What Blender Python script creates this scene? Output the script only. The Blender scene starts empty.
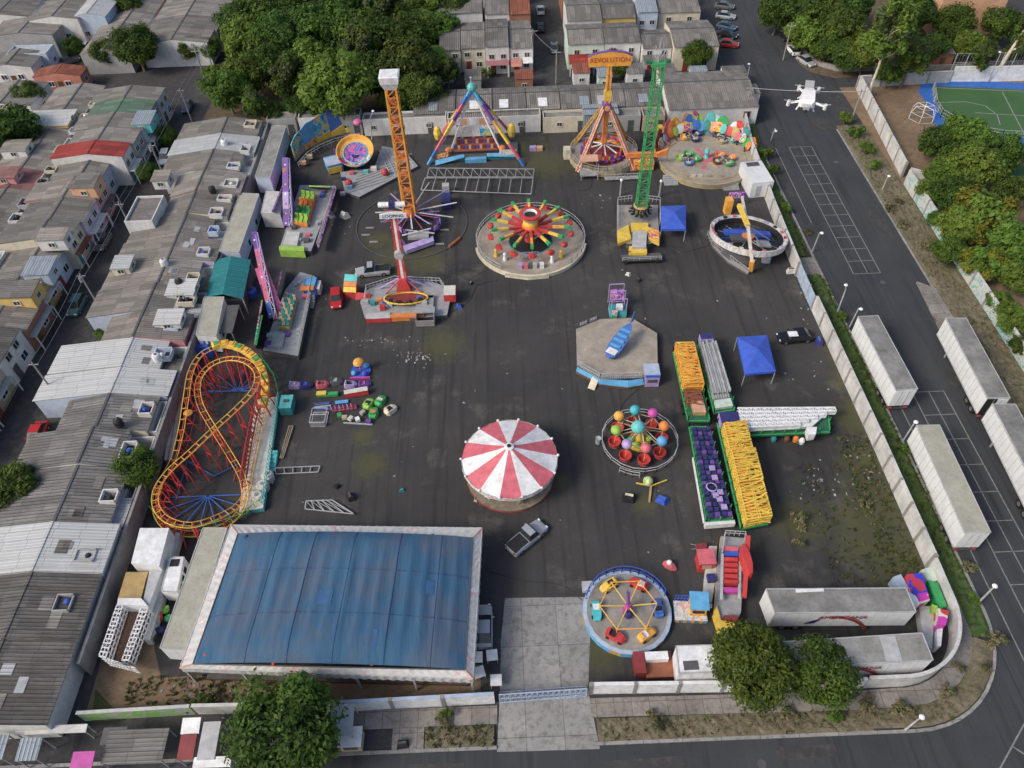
import bpy, math, random
from mathutils import Vector, Matrix, noise
R = math.radians
random.seed(7)
S = bpy.context.scene
COL = S.collection
V = Vector

# ------------------------------------------------------------ camera, sky, sun, exposure
FPX, CAMH, TH, ROLL = 750.0, 70.0, R(48.5), R(2.3)
_f = V((0, math.cos(TH), -math.sin(TH))); _r = V((1, 0, 0)); _u = _r.cross(_f)
_c, _s = math.cos(ROLL), math.sin(ROLL)
CR = _c * _r - _s * _u; CU = _s * _r + _c * _u; CF = _f
cam = bpy.data.objects.new('camera', bpy.data.cameras.new('camera')); COL.objects.link(cam)
cam.matrix_world = Matrix(((CR.x, CU.x, -CF.x, 0), (CR.y, CU.y, -CF.y, 0), (CR.z, CU.z, -CF.z, CAMH), (0, 0, 0, 1)))
cam.data.lens = 36 * FPX / 1024; cam.data.sensor_width = 36; cam.data.clip_end = 6000
S.camera = cam
SUN_EL, SUN_AZ = R(40), R(242)      # azimuth clockwise from north (+Y)
w = bpy.data.worlds.new('World'); S.world = w; w.use_nodes = True
nt = w.node_tree; bg = nt.nodes['Background']; bg.inputs[1].default_value = 0.14
sky = nt.nodes.new('ShaderNodeTexSky'); sky.sky_type = 'NISHITA'; sky.sun_disc = False
sky.sun_elevation = SUN_EL; sky.sun_rotation = SUN_AZ; sky.air_density = 1.0; sky.dust_density = 4.0; sky.ozone_density = 1.0
nt.links.new(sky.outputs[0], bg.inputs[0])
sl = bpy.data.lights.new('sun', 'SUN'); sl.energy = 1.6; sl.angle = R(15); sl.color = (1, .93, .82)
so = bpy.data.objects.new('sun', sl); COL.objects.link(so)
d = V((math.sin(SUN_AZ) * math.cos(SUN_EL), math.cos(SUN_AZ) * math.cos(SUN_EL), math.sin(SUN_EL)))
so.rotation_euler = d.to_track_quat('Z', 'Y').to_euler()
S.view_settings.view_transform = 'Standard'; S.view_settings.look = 'None'
S.view_settings.exposure = 0.27; S.view_settings.gamma = 1.0

def W(px, py, z=0.0):
    """point of the place seen at a given spot, at height z"""
    d = CF + CR * ((px - 512) / FPX) - CU * ((py - 384) / FPX)
    t = (z - CAMH) / d.z
    return V((0, 0, CAMH)) + d * t

# ------------------------------------------------------------ materials
MATS = {}
def _n(nt, t, **k):
    n = nt.nodes.new(t)
    for a, b in k.items(): setattr(n, a, b)
    return n
def _mix(nt, fac, a, b, mode='MIX'):
    n = nt.nodes.new('ShaderNodeMix'); n.data_type = 'RGBA'; n.blend_type = mode
    for sock, v in ((n.inputs[0], fac), (n.inputs[6], a), (n.inputs[7], b)):
        if isinstance(v, (int, float)): sock.default_value = v
        elif isinstance(v, tuple): sock.default_value = (*v[:3], 1)
        else: nt.links.new(v, sock)
    return n.outputs[2]
def _ramp(nt, src, stops):
    n = nt.nodes.new('ShaderNodeValToRGB'); cr = n.color_ramp
    while len(cr.elements) < len(stops): cr.elements.new(.5)
    for e, (p, c) in zip(cr.elements, stops):
        e.position = p; e.color = (c, c, c, 1) if isinstance(c, (int, float)) else (*c, 1)
    nt.links.new(src, n.inputs[0]); return n.outputs[0]
def _noise(nt, vec, scale, detail=4, rough=.6):
    n = nt.nodes.new('ShaderNodeTexNoise'); n.inputs['Scale'].default_value = scale
    n.inputs['Detail'].default_value = detail; n.inputs['Roughness'].default_value = rough
    nt.links.new(vec, n.inputs['Vector']); return n.outputs[0]
def _new(key):
    m = bpy.data.materials.new(key); m.use_nodes = True; MATS[key] = m
    nt = m.node_tree; b = nt.nodes['Principled BSDF']
    g = nt.nodes.new('ShaderNodeNewGeometry')
    return m, nt, b, g.outputs['Position']
def _bump(nt, b, h, strength, dist=.05):
    n = nt.nodes.new('ShaderNodeBump'); n.inputs['Strength'].default_value = strength; n.inputs['Distance'].default_value = dist
    nt.links.new(h, n.inputs['Height']); nt.links.new(n.outputs[0], b.inputs['Normal'])
def plain(key, c, rough=.6, var=.22, scale=1.1, metal=0.0, dirt=.25, spec=.4):
    if key in MATS: return key
    m, nt, b, P = _new(key)
    if key in ('trailer_white', 'wallpaint', 'white', 'w_white', 'w_cream', 'concrete'):
        mp = _n(nt, 'ShaderNodeMapping'); mp.inputs['Scale'].default_value = (1, 1, .16); nt.links.new(P, mp.inputs[0]); n2 = _noise(nt, mp.outputs[0], 3.2, 5, .7)
    else: n2 = _noise(nt, P, scale * 6, 3, .6)
    n1 = _noise(nt, P, scale, 5, .65)
    base = _mix(nt, _ramp(nt, n1, [(.3, 0.), (.7, 1.)]), tuple(v * (1 - var) for v in c), tuple(min(1, v * (1 + var)) for v in c))
    g = sum(c) / 3
    col = _mix(nt, _ramp(nt, n2, [(.5, 0.), (.8, dirt)]), base, (g * .45 + .02, g * .42 + .018, g * .38 + .015))
    nt.links.new(col, b.inputs['Base Color'])
    b.inputs['Roughness'].default_value = rough; b.inputs['Metallic'].default_value = metal
    b.inputs['Specular IOR Level'].default_value = spec
    return key
def corr(key, c, axis='y', pitch=.36, stain=.5, patch=.35, bump=.8):
    """corrugated sheet roofing: individual sheets, grime streaks, ribs"""
    if key in MATS: return key
    m, nt, b, P = _new(key)
    sp = _n(nt, 'ShaderNodeSeparateXYZ'); nt.links.new(P, sp.inputs[0])
    A, B = (sp.outputs[1], sp.outputs[0]) if axis == 'y' else (sp.outputs[0], sp.outputs[1])
    # ribs
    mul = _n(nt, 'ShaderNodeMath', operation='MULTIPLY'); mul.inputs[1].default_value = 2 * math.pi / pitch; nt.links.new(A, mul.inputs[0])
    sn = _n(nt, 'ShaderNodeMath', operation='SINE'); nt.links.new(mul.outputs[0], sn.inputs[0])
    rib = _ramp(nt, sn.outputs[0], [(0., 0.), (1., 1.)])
    # sheets
    cb = _n(nt, 'ShaderNodeCombineXYZ'); nt.links.new(A, cb.inputs[1]); nt.links.new(B, cb.inputs[0])
    br = _n(nt, 'ShaderNodeTexBrick'); nt.links.new(cb.outputs[0], br.inputs[0])
    br.inputs['Scale'].default_value = 1; br.inputs['Brick Width'].default_value = 2.6; br.inputs['Row Height'].default_value = 1.05
    br.inputs['Mortar Size'].default_value = .03; br.inputs['Mortar Smooth'].default_value = .3; br.offset = .1
    br.inputs['Color1'].default_value = (1 - patch, 1 - patch, 1 - patch, 1); br.inputs['Color2'].default_value = (1 + patch * .5,) * 3 + (1,)
    br.inputs['Mortar'].default_value = (.45, .45, .45, 1)
    # streaks along slope
    cs = _n(nt, 'ShaderNodeCombineXYZ'); 
    m1 = _n(nt, 'ShaderNodeMath', operation='MULTIPLY'); m1.inputs[1].default_value = .25; nt.links.new(B, m1.inputs[0])
    nt.links.new(m1.outputs[0], cs.inputs[0]); nt.links.new(A, cs.inputs[1])
    st = _noise(nt, cs.outputs[0], 1.6, 6, .7); bl = _noise(nt, P, .35, 6, .65)
    col = _mix(nt, 1.0, c, br.outputs[0], 'MULTIPLY')
    col = _mix(nt, _ramp(nt, st, [(.42, 0.), (.72, stain)]), col, tuple(v * .35 for v in c))
    col = _mix(nt, _ramp(nt, bl, [(.5, 0.), (.75, stain * .7)]), col, (c[0] * .75, c[1] * .66, c[2] * .55))
    col = _mix(nt, _ramp(nt, bl, [(.25, .3), (.42, 0.)]), col, tuple(min(1, v * 1.5) for v in c))
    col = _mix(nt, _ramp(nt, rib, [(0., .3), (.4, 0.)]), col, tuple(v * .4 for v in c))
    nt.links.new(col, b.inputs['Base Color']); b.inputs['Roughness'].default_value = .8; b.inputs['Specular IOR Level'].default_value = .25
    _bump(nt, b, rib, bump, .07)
    return key
def mural(key, cols, scale=.8, rough=.45, warp=1.5):
    """hand painted fairground panel: swirling patches of paint"""
    if key in MATS: return key
    m, nt, b, P = _new(key)
    n = nt.nodes.new('ShaderNodeTexNoise'); n.inputs['Scale'].default_value = scale; n.inputs['Detail'].default_value = 2; n.inputs['Distortion'].default_value = warp
    nt.links.new(P, n.inputs['Vector'])
    k = len(cols); stops = [(.30 + .40 * i / k, c) for i, c in enumerate(cols)]
    r = nt.nodes.new('ShaderNodeValToRGB'); r.color_ramp.interpolation = 'CONSTANT'
    while len(r.color_ramp.elements) < k: r.color_ramp.elements.new(.5)
    for e, (p, c) in zip(r.color_ramp.elements, stops): e.position = p; e.color = (*c, 1)
    r.color_ramp.elements[0].position = 0
    nt.links.new(n.outputs[0], r.inputs[0])
    n2 = _noise(nt, P, 3, 4)
    col = _mix(nt, _ramp(nt, n2, [(.5, 0.), (.8, .35)]), r.outputs[0], (.12, .1, .1))
    nt.links.new(col, b.inputs['Base Color']); b.inputs['Roughness'].default_value = rough
    return key
def glass(key, c=(.03, .04, .05)):
    if key in MATS: return key
    m, nt, b, P = _new(key)
    b.inputs['Base Color'].default_value = (*c, 1); b.inputs['Roughness'].default_value = .12; b.inputs['Specular IOR Level'].default_value = .7
    return key
def leafm(key, c1, c2, c3):
    if key in MATS: return key
    m, nt, b, P = _new(key)
    n = _noise(nt, P, 1.3, 4, .7); n2 = _noise(nt, P, 9, 2, .6)
    col = _mix(nt, _ramp(nt, n, [(.35, 0.), (.65, 1.)]), c1, c2)
    col = _mix(nt, _ramp(nt, n2, [(.45, 0.), (.75, .8)]), col, c3)
    oi = _n(nt, 'ShaderNodeObjectInfo'); hs = _n(nt, 'ShaderNodeHueSaturation'); mr = _n(nt, 'ShaderNodeMapRange'); nt.links.new(oi.outputs['Random'], mr.inputs[0]); mr.inputs[3].default_value = .495; mr.inputs[4].default_value = .535
    mv = _n(nt, 'ShaderNodeMapRange'); pw = _n(nt, 'ShaderNodeMath', operation='FRACT'); m7 = _n(nt, 'ShaderNodeMath', operation='MULTIPLY'); m7.inputs[1].default_value = 7.3; nt.links.new(oi.outputs['Random'], m7.inputs[0]); nt.links.new(m7.outputs[0], pw.inputs[0]); nt.links.new(pw.outputs[0], mv.inputs[0]); mv.inputs[3].default_value = .9; mv.inputs[4].default_value = 1.42
    nt.links.new(mr.outputs[0], hs.inputs['Hue']); nt.links.new(mv.outputs[0], hs.inputs['Value']); nt.links.new(col, hs.inputs['Color']); col = hs.outputs[0]
    nt.links.new(col, b.inputs['Base Color']); b.inputs['Roughness'].default_value = .6; b.inputs['Specular IOR Level'].default_value = .2
    tr = nt.nodes.new('ShaderNodeBsdfTranslucent'); nt.links.new(col, tr.inputs[0])
    mx = nt.nodes.new('ShaderNodeMixShader'); mx.inputs[0].default_value = .38
    nt.links.new(b.outputs[0], mx.inputs[1]); nt.links.new(tr.outputs[0], mx.inputs[2])
    nt.links.new(mx.outputs[0], nt.nodes['Material Output'].inputs[0])
    return key
def groundm(key, cols, scale, patches=(), pcol=(.05, .06, .015), rough=.9, fine=.35, bump=.3, cracks=0, joints=0):
    """ground: several scales of mottling plus irregular patches of moss / grime at real places"""
    m, nt, b, P = _new(key)
    n1 = _noise(nt, P, scale, 7, .62); n2 = _noise(nt, P, scale * 7, 5, .7); n3 = _noise(nt, P, 6, 4, .7)
    col = _mix(nt, _ramp(nt, n1, [(.35, 0.), (.65, 1.)]), cols[0], cols[1])
    if len(cols) > 2: col = _mix(nt, _ramp(nt, n2, [(.48, 0.), (.68, 1.)]), col, cols[2])
    if len(cols) > 3:
        n5 = _noise(nt, P, scale * 2.3, 6, .7); col = _mix(nt, _ramp(nt, n5, [(.56, 0.), (.66, 1.)]), col, cols[3])
    col = _mix(nt, _ramp(nt, n3, [(.45, 0.), (.75, fine)]), col, tuple(v * .45 for v in cols[0]))
    if key.startswith('asphalt'):
        for ang, sc_ in ((.5, .5), (-1.0, .6), (1.45, .45)):
            mp = _n(nt, 'ShaderNodeMapping'); mp.inputs['Rotation'].default_value = (0, 0, ang); mp.inputs['Scale'].default_value = (1, .045, 1); nt.links.new(P, mp.inputs[0]); ns = nt.nodes.new('ShaderNodeTexNoise'); ns.inputs['Scale'].default_value = sc_ * 2.2; ns.inputs['Detail'].default_value = 5; ns.inputs['Distortion'].default_value = .25; nt.links.new(mp.outputs[0], ns.inputs['Vector'])
            col = _mix(nt, _ramp(nt, ns.outputs[0], [(.56, 0.), (.68, .5)]), col, tuple(v * (.6 if ang > 0 else 1.5) for v in cols[0]))
    if joints:
        bk = _n(nt, 'ShaderNodeTexBrick'); nt.links.new(P, bk.inputs[0]); bk.inputs['Scale'].default_value = 1; bk.inputs['Brick Width'].default_value = joints; bk.inputs['Row Height'].default_value = joints * 1.2; bk.inputs['Mortar Size'].default_value = .035; bk.offset = 0
        bk.inputs['Color1'].default_value = (.86, .86, .86, 1); bk.inputs['Color2'].default_value = (1.08, 1.08, 1.08, 1); bk.inputs['Mortar'].default_value = (.55, .55, .53, 1); col = _mix(nt, 1.0, col, bk.outputs[0], 'MULTIPLY')
    if cracks:
        vo = _n(nt, 'ShaderNodeTexVoronoi', feature='DISTANCE_TO_EDGE'); vo.inputs['Scale'].default_value = cracks; nt.links.new(P, vo.inputs['Vector'])
        col = _mix(nt, _ramp(nt, vo.outputs['Distance'], [(0., .6), (.02, 0.)]), col, tuple(v * .4 for v in cols[0]))
    if patches:
        acc = None
        for (x, y, r) in patches:
            dn = _n(nt, 'ShaderNodeVectorMath', operation='DISTANCE'); nt.links.new(P, dn.inputs[0]); dn.inputs[1].default_value = (x, y, 0)
            q = _n(nt, 'ShaderNodeMath', operation='DIVIDE'); nt.links.new(dn.outputs['Value'], q.inputs[0]); q.inputs[1].default_value = r
            if acc is None: acc = q.outputs[0]
            else:
                mn = _n(nt, 'ShaderNodeMath', operation='MINIMUM'); nt.links.new(acc, mn.inputs[0]); nt.links.new(q.outputs[0], mn.inputs[1]); acc = mn.outputs[0]
        n4 = _noise(nt, P, .9, 6, .75)
        ad = _n(nt, 'ShaderNodeMath', operation='MULTIPLY_ADD'); nt.links.new(n4, ad.inputs[0]); ad.inputs[1].default_value = -2.4; nt.links.new(acc, ad.inputs[2])
        fac = _ramp(nt, ad.outputs[0], [(0., 0.), (1., 1.)])
        inv = _n(nt, 'ShaderNodeMapRange'); nt.links.new(ad.outputs[0], inv.inputs[0])
        inv.inputs[1].default_value = -.9; inv.inputs[2].default_value = 0.0; inv.inputs[3].default_value = .62; inv.inputs[4].default_value = 0
        col = _mix(nt, inv.outputs[0], col, pcol)
    nt.links.new(col, b.inputs['Base Color']); b.inputs['Roughness'].default_value = rough; b.inputs['Specular IOR Level'].default_value = .3
    _bump(nt, b, n3, bump, .03)
    return key
def C(name, rough=.5, metal=0.0, **k):
    return plain(name, PAL[name], rough=rough, metal=metal, **k)
PAL = dict(white=(.72, .73, .74), offwhite=(.58, .56, .50), dirty_white=(.5, .5, .48), grey=(.26, .26, .26), lightgrey=(.42, .43, .44), darkgrey=(.09, .09, .095),
    black=(.02, .02, .022), red=(.55, .03, .03), darkred=(.25, .03, .03), pink=(.62, .12, .28), rose=(.62, .11, .15), magenta=(.5, .04, .33), purple=(.14, .05, .32), navy=(.03, .03, .16),
    blue=(.03, .14, .5), sky_blue=(.07, .34, .62), royal=(.02, .09, .55), teal=(.02, .25, .27), cyan=(.02, .42, .5), green=(.03, .36, .1), darkgreen=(.02, .14, .07), lime=(.3, .55, .06),
    yellow=(.75, .5, .03), amber=(.8, .36, .02), orange=(.72, .2, .02), brown=(.14, .07, .035), rust=(.28, .09, .04), cream=(.6, .55, .4), peach=(.6, .32, .2), steel=(.35, .36, .37),
    tanc=(.42, .34, .2), concrete=(.27, .26, .25), mint=(.5, .62, .52), lilac=(.4, .3, .6), brick=(.28, .08, .05), ochre=(.45, .3, .1), paleblue=(.35, .45, .6), turq=(.08, .5, .5))
for k_ in PAL:
    g_ = sum(PAL[k_]) / 3; PAL[k_] = tuple((v * .88 + g_ * .12) * .96 for v in PAL[k_]); C(k_, dirt=.4, rough=.55)
plain('patch_blue', (.04, .11, .24), .5); plain('wheel', (.015, .015, .015), .8); plain('rim', (.4, .4, .42), .35, metal=.7); glass('pane'); glass('carglass', (.02, .025, .03))
plain('wood', (.3, .16, .07), .8, .35, 3); plain('plank', (.22, .19, .15), .8, .3, 2); plain('deck', (.27, .255, .235), .6, .25, .5, dirt=.5)
plain('deck_tan', (.33, .29, .24), .6, .25, .6, dirt=.5); plain('steelplate', (.30, .31, .32), .45, .2, 1.5, dirt=.5); plain('trunk', (.16, .12, .08), .9, .3, 3); plain('paletrunk', (.5, .46, .38), .8, .3, 2)
plain('trailer_white', (.66, .68, .69), .45, .1, .8, dirt=.3); plain('trailer_roof', (.25, .25, .235), .65, .3, .5, dirt=.7); plain('roof_dirty', (.2, .2, .19), .8, .4, .45, dirt=.7)
plain('wallpaint', (.5, .5, .49), .8, .25, .6, dirt=.6); plain('graffiti_wall', (.45, .48, .47), .8, .25, .6, dirt=.6)
plain('lamp_head', (.75, .76, .78), .4)
mural('mural_blue', [(.02, .12, .4), (.04, .3, .6), (.05, .45, .5), (.6, .5, .1), (.65, .3, .25), (.1, .3, .6)], .7)
mural('mural_hot', [(.55, .05, .05), (.75, .3, .04), (.75, .55, .08), (.55, .06, .25), (.65, .55, .45)], .9)
mural('mural_multi', [(.55, .04, .05), (.05, .1, .45), (.7, .3, .05), (.05, .4, .25), (.65, .6, .5), (.5, .06, .3), (.1, .45, .5)], .7, warp=.7)
mural('mural_purple', [(.12, .04, .3), (.3, .06, .35), (.5, .4, .6), (.55, .1, .3), (.1, .05, .25)], .9)
mural('mural_cloth', [(.5, .04, .07), (.05, .05, .5), (.55, .05, .4), (.65, .6, .5), (.5, .05, .05)], .35, warp=.5)
mural('mural_disc', [(.45, .08, .25), (.04, .08, .4), (.5, .12, .3), (.05, .15, .45), (.45, .35, .45)], .6, warp=1.0); mural('mural_pale', [(.6, .6, .58), (.6, .6, .58), (.5, .36, .33), (.6, .6, .58), (.35, .42, .5), (.6, .6, .58)], 1.2, warp=.4)
mural('graffiti', [(.5, .52, .5), (.5, .52, .5), (.2, .42, .42), (.5, .52, .5), (.48, .5, .48), (.3, .45, .5)], .35)
mural('graffiti_green', [(.4, .41, .4), (.4, .41, .4), (.2, .5, .08), (.4, .41, .4)], .7)
mural('cow', [(.6, .3, .05), (.05, .35, .1), (.75, .5, .03), (.5, .05, .04)], 2)

# ------------------------------------------------------------ mesh builder
class M:
    def __init__(s): s.v = []; s.f = []; s.m = []; s.names = []; s.X = None
    def mi(s, n):
        if n not in s.names: s.names.append(n)
        return s.names.index(n)
    def add(s, vs, fs, m):
        o = len(s.v)
        s.v += [tuple(s.X @ V(p)) if s.X else tuple(p) for p in vs]
        i = s.mi(m) if isinstance(m, str) else None
        for k, f in enumerate(fs):
            s.f.append(tuple(o + a for a in f)); s.m.append(i if i is not None else s.mi(m[k % len(m)]))
        return s
    def box(s, x0, y0, z0, x1, y1, z1, m, top=None):
        if x0 > x1: x0, x1 = x1, x0
        if y0 > y1: y0, y1 = y1, y0
        vs = [(x0, y0, z0), (x1, y0, z0), (x1, y1, z0), (x0, y1, z0), (x0, y0, z1), (x1, y0, z1), (x1, y1, z1), (x0, y1, z1)]
        s.add(vs, [(3, 2, 1, 0), (0, 1, 5, 4), (1, 2, 6, 5), (2, 3, 7, 6), (3, 0, 4, 7)], m)
        return s.add(vs[4:], [(0, 1, 2, 3)], top or m)
    def prism(s, pts, z0, z1, m, top=None):
        a = sum(pts[i][0] * pts[(i + 1) % len(pts)][1] - pts[(i + 1) % len(pts)][0] * pts[i][1] for i in range(len(pts)))
        if a < 0: pts = pts[::-1]
        n = len(pts); vs = [(p[0], p[1], z0) for p in pts] + [(p[0], p[1], z1) for p in pts]
        s.add(vs, [(i, (i + 1) % n, n + (i + 1) % n, n + i) for i in range(n)] + [tuple(range(n))[::-1]], m)
        return s.add(vs[n:], [tuple(range(n))], top or m)
    def bar(s, p, q, wd, m, h=None):
        p, q = V(p), V(q); d = q - p
        if d.length < 1e-5: return s
        d.normalize(); up = V((0, 0, 1)) if abs(d.z) < .95 else V((0, 1, 0))
        a = d.cross(up).normalized() * wd / 2; b = a.cross(d).normalized() * (h or wd) / 2
        vs = [p + a + b, p - a + b, p - a - b, p + a - b, q + a + b, q - a + b, q - a - b, q + a - b]
        return s.add([tuple(v) for v in vs], [(0, 1, 2, 3), (7, 6, 5, 4), (0, 4, 5, 1), (1, 5, 6, 2), (2, 6, 7, 3), (3, 7, 4, 0)], m)
    def tube(s, p, q, r, m, n=6, r2=None):
        p, q = V(p), V(q); d = (q - p).normalized(); up = V((0, 0, 1)) if abs(d.z) < .95 else V((0, 1, 0))
        a = d.cross(up).normalized(); b = a.cross(d); r2 = r if r2 is None else r2
        vs = [tuple(c + (a * math.cos(t) + b * math.sin(t)) * rr) for c, rr in ((p, r), (q, r2)) for t in [2 * math.pi * i / n for i in range(n)]]
        return s.add(vs, [(i, n + i, n + (i + 1) % n, (i + 1) % n) for i in range(n)] + [tuple(range(n)), tuple(range(2 * n - 1, n - 1, -1))], m)
    def path(s, pts, r, m, n=5, closed=False):
        pts = list(pts) + ([pts[0]] if closed else [])
        for a, b in zip(pts, pts[1:]): s.tube(a, b, r, m, n)
        return s
    def lathe(s, prof, m, n=24, c=(0, 0), mf=None, a0=0, a1=2 * math.pi):
        full = abs(a1 - a0 - 2 * math.pi) < 1e-6; k = n if full else n + 1
        vs = [(c[0] + r * math.cos(a0 + (a1 - a0) * i / n), c[1] + r * math.sin(a0 + (a1 - a0) * i / n), z) for r, z in prof for i in range(k)]
        for j in range(len(prof) - 1):
            for i in range(n):
                i2 = (i + 1) % k
                mm = mf(j, i) if mf else m
                o = len(s.v)
                q = [vs[j * k + i], vs[j * k + i2], vs[(j + 1) * k + i2], vs[(j + 1) * k + i]]
                s.add(q, [(0, 1, 2, 3)], mm)
        return s
    def sphere(s, c, r, m, n=12, sz=1.0, mf=None):
        k = max(4, n // 2)
        prof = [(max(1e-3, r * math.sin(math.pi * i / k)), c[2] - r * sz * math.cos(math.pi * i / k)) for i in range(k + 1)]
        return s.lathe(prof, m, n, (c[0], c[1]), mf)
    def loft(s, secs, m, cap=True):
        n = len(secs[0]); vs = [p for sec in secs for p in sec]
        fs = [(j * n + i, j * n + (i + 1) % n, (j + 1) * n + (i + 1) % n, (j + 1) * n + i) for j in range(len(secs) - 1) for i in range(n)]
        if cap: fs += [tuple(range(n))[::-1], tuple(range((len(secs) - 1) * n, len(secs) * n))]
        return s.add(vs, fs, m)
    def quad(s, a, b, c, d, m): return s.add([tuple(a), tuple(b), tuple(c), tuple(d)], [(0, 1, 2, 3)], m)
    def panel(s, pts, th, m):
        """flat outline (any plane) with thickness"""
        pts = [V(p) for p in pts]; nrm = (pts[1] - pts[0]).cross(pts[2] - pts[0]).normalized() * th / 2
        n = len(pts); vs = [tuple(p + nrm) for p in pts] + [tuple(p - nrm) for p in pts]
        return s.add(vs, [tuple(range(n)), tuple(range(2 * n - 1, n - 1, -1))] + [(i, n + i, n + (i + 1) % n, (i + 1) % n) for i in range(n)], m)
    def truss(s, p, q, w0, w1, m, n=10, r=.08, br=.05, mb=None):
        """square lattice mast"""
        p, q = V(p), V(q); d = (q - p); dn = d.normalized(); up = V((0, 0, 1)) if abs(dn.z) < .9 else V((0, 1, 0))
        a = dn.cross(up).normalized(); b = a.cross(dn); mb = mb or m
        def cor(t):
            c = p + d * t; hw = (w0 + (w1 - w0) * t) / 2
            return [c + a * hw + b * hw, c - a * hw + b * hw, c - a * hw - b * hw, c + a * hw - b * hw]
        A, B = cor(0), cor(1)
        for i in range(4): s.bar(A[i], B[i], r * 2, m)
        for k in range(n):
            A, B = cor(k / n), cor((k + 1) / n)
            for i in range(4):
                j = (i + 1) % 4
                s.bar(A[i], B[j] if (k + i) % 2 else B[i], br * 2, mb) if (k + i) % 2 else s.bar(A[j], B[i], br * 2, mb)
                s.bar(B[i], B[j], br * 2, mb)
        return s
    def build(s, name, parent=None, smooth=False, bevel=0):
        me = bpy.data.meshes.new(name); me.from_pydata(s.v, [], s.f)
        for n in s.names: me.materials.append(MATS[n])
        me.polygons.foreach_set('material_index', s.m)
        if smooth: me.polygons.foreach_set('use_smooth', [True] * len(s.f))
        me.update()
        o = bpy.data.objects.new(name, me); COL.objects.link(o)
        if parent: o.parent = parent
        if bevel:
            b = o.modifiers.new('bevel', 'BEVEL'); b.width = bevel; b.segments = 2; b.limit_method = 'ANGLE'
        return o
def tag(o, label=None, cat=None, group=None, kind=None):
    if label: o['label'] = label
    if cat: o['category'] = cat; o['kind'] = 'thing'
    if group: o['group'] = group
    if kind: o['kind'] = kind
    return o
def T(name, label, cat, loc=(0, 0, 0), rz=0.0, group=None):
    o = bpy.data.objects.new(name, None); COL.objects.link(o); o.empty_display_size = .5
    o.location = loc; o.rotation_euler = (0, 0, rz)
    return tag(o, label, cat, group)
def L(e, p):
    """world point -> local coordinates of empty e"""
    v = V(p) - V(e.location); a = -e.rotation_euler.z
    return V((v.x * math.cos(a) - v.y * math.sin(a), v.x * math.sin(a) + v.y * math.cos(a), v.z))
def LP(e, pts, z=0): return [tuple(L(e, W(x, y, z)))[:2] for x, y in pts]
def children(o): return [c for c in bpy.data.objects if c.parent == o]
def dup(root, loc, rz=None, label=None, sc=None, kids=None):
    r = root.copy(); COL.objects.link(r); r.location = loc
    if rz is not None: r.rotation_euler = (0, 0, rz)
    if label: r['label'] = label
    if sc: r.scale = sc if not isinstance(sc, (int, float)) else (sc,) * 3
    for ch in (kids if kids is not None else children(root)):
        c = ch.copy(); COL.objects.link(c); c.parent = r
        for g in children(ch):
            g2 = g.copy(); COL.objects.link(g2); g2.parent = c
    return r
def text(parent, body, size, mat, X, name='lettering', depth=.02, arc=None):
    cu = bpy.data.curves.new(name, 'FONT'); cu.body = body; cu.size = size; cu.extrude = depth; cu.align_x = 'CENTER'; cu.align_y = 'CENTER'
    tmp = bpy.data.objects.new('tmp_text', cu); COL.objects.link(tmp)
    dg = bpy.context.evaluated_depsgraph_get(); me = bpy.data.meshes.new_from_object(tmp.evaluated_get(dg)); bpy.data.objects.remove(tmp)
    if arc:
        for v in me.vertices: v.co.y += arc * (1 - (v.co.x / (size * len(body) * .35)) ** 2)
    me.transform(X); me.materials.clear(); me.materials.append(MATS[mat])
    o = bpy.data.objects.new(name, me); COL.objects.link(o); o.parent = parent
    return o
def ORD(i):
    n = ['first', 'second', 'third', 'fourth', 'fifth', 'sixth', 'seventh', 'eighth', 'ninth', 'tenth', 'eleventh', 'twelfth', 'thirteenth', 'fourteenth', 'fifteenth', 'sixteenth', 'seventeenth', 'eighteenth', 'nineteenth', 'twentieth']
    return n[i] if i < 20 else 'twenty-' + n[i - 20]
def struct(m, name): return tag(m.build(name), kind='structure')
def ribbon(m, pts, o0, o1, z0, z1, mat, top=None, bumpy=0.0, step=None):
    """prism swept along a ground polyline between two side offsets"""
    pts = [V((p[0], p[1])) for p in pts]
    if step:
        q = []
        for a, b in zip(pts, pts[1:]):
            k = max(1, int((b - a).length / step)); q += [a + (b - a) * i / k for i in range(k)]
        pts = q + [pts[-1]]
    n = len(pts); nr = []
    for i in range(n):
        dd = (pts[min(i + 1, n - 1)] - pts[max(i - 1, 0)]).normalized(); nr.append(V((dd.y, -dd.x)))
    A = [pts[i] + nr[i] * o0 for i in range(n)]; B = [pts[i] + nr[i] * o1 for i in range(n)]
    if bumpy:
        k = max(2, int(abs(o1 - o0) / .35)); vs = []; fs = []
        for i in range(n):
            for j in range(k + 1):
                p = A[i] + (B[i] - A[i]) * j / k; e = min(j, k - j, 1)
                vs.append((p.x, p.y, z1 + e * bumpy * (noise.noise(V((p.x * 1.7, p.y * 1.7, 0))) + .6 + .5 * noise.noise(V((p.x * 5, p.y * 5, 3))))))
        for i in range(n - 1):
            for j in range(k): a = i * (k + 1) + j; fs.append((a, a + 1, a + k + 2, a + k + 1) if o1 > o0 else (a, a + k + 1, a + k + 2, a + 1))
        m.add(vs, fs, top or mat); return
    for i in range(n - 1):
        q = [A[i], A[i + 1], B[i + 1], B[i]]
        vs = [(p.x, p.y, z) for z in (z0, z1) for p in q]
        fs = [(0, 1, 5, 4), (2, 3, 7, 6)] + ([(3, 0, 4, 7)] if i == 0 else []) + ([(1, 2, 6, 5)] if i == n - 2 else [])
        m.add(vs, fs, mat); m.add(vs, [(4, 5, 6, 7)], top or mat)
def arc(cx, cy, r, a0, a1, n=10):
    return [(cx + r * math.cos(R(a0 + (a1 - a0) * i / n)), cy + r * math.sin(R(a0 + (a1 - a0) * i / n))) for i in range(n + 1)]
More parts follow.
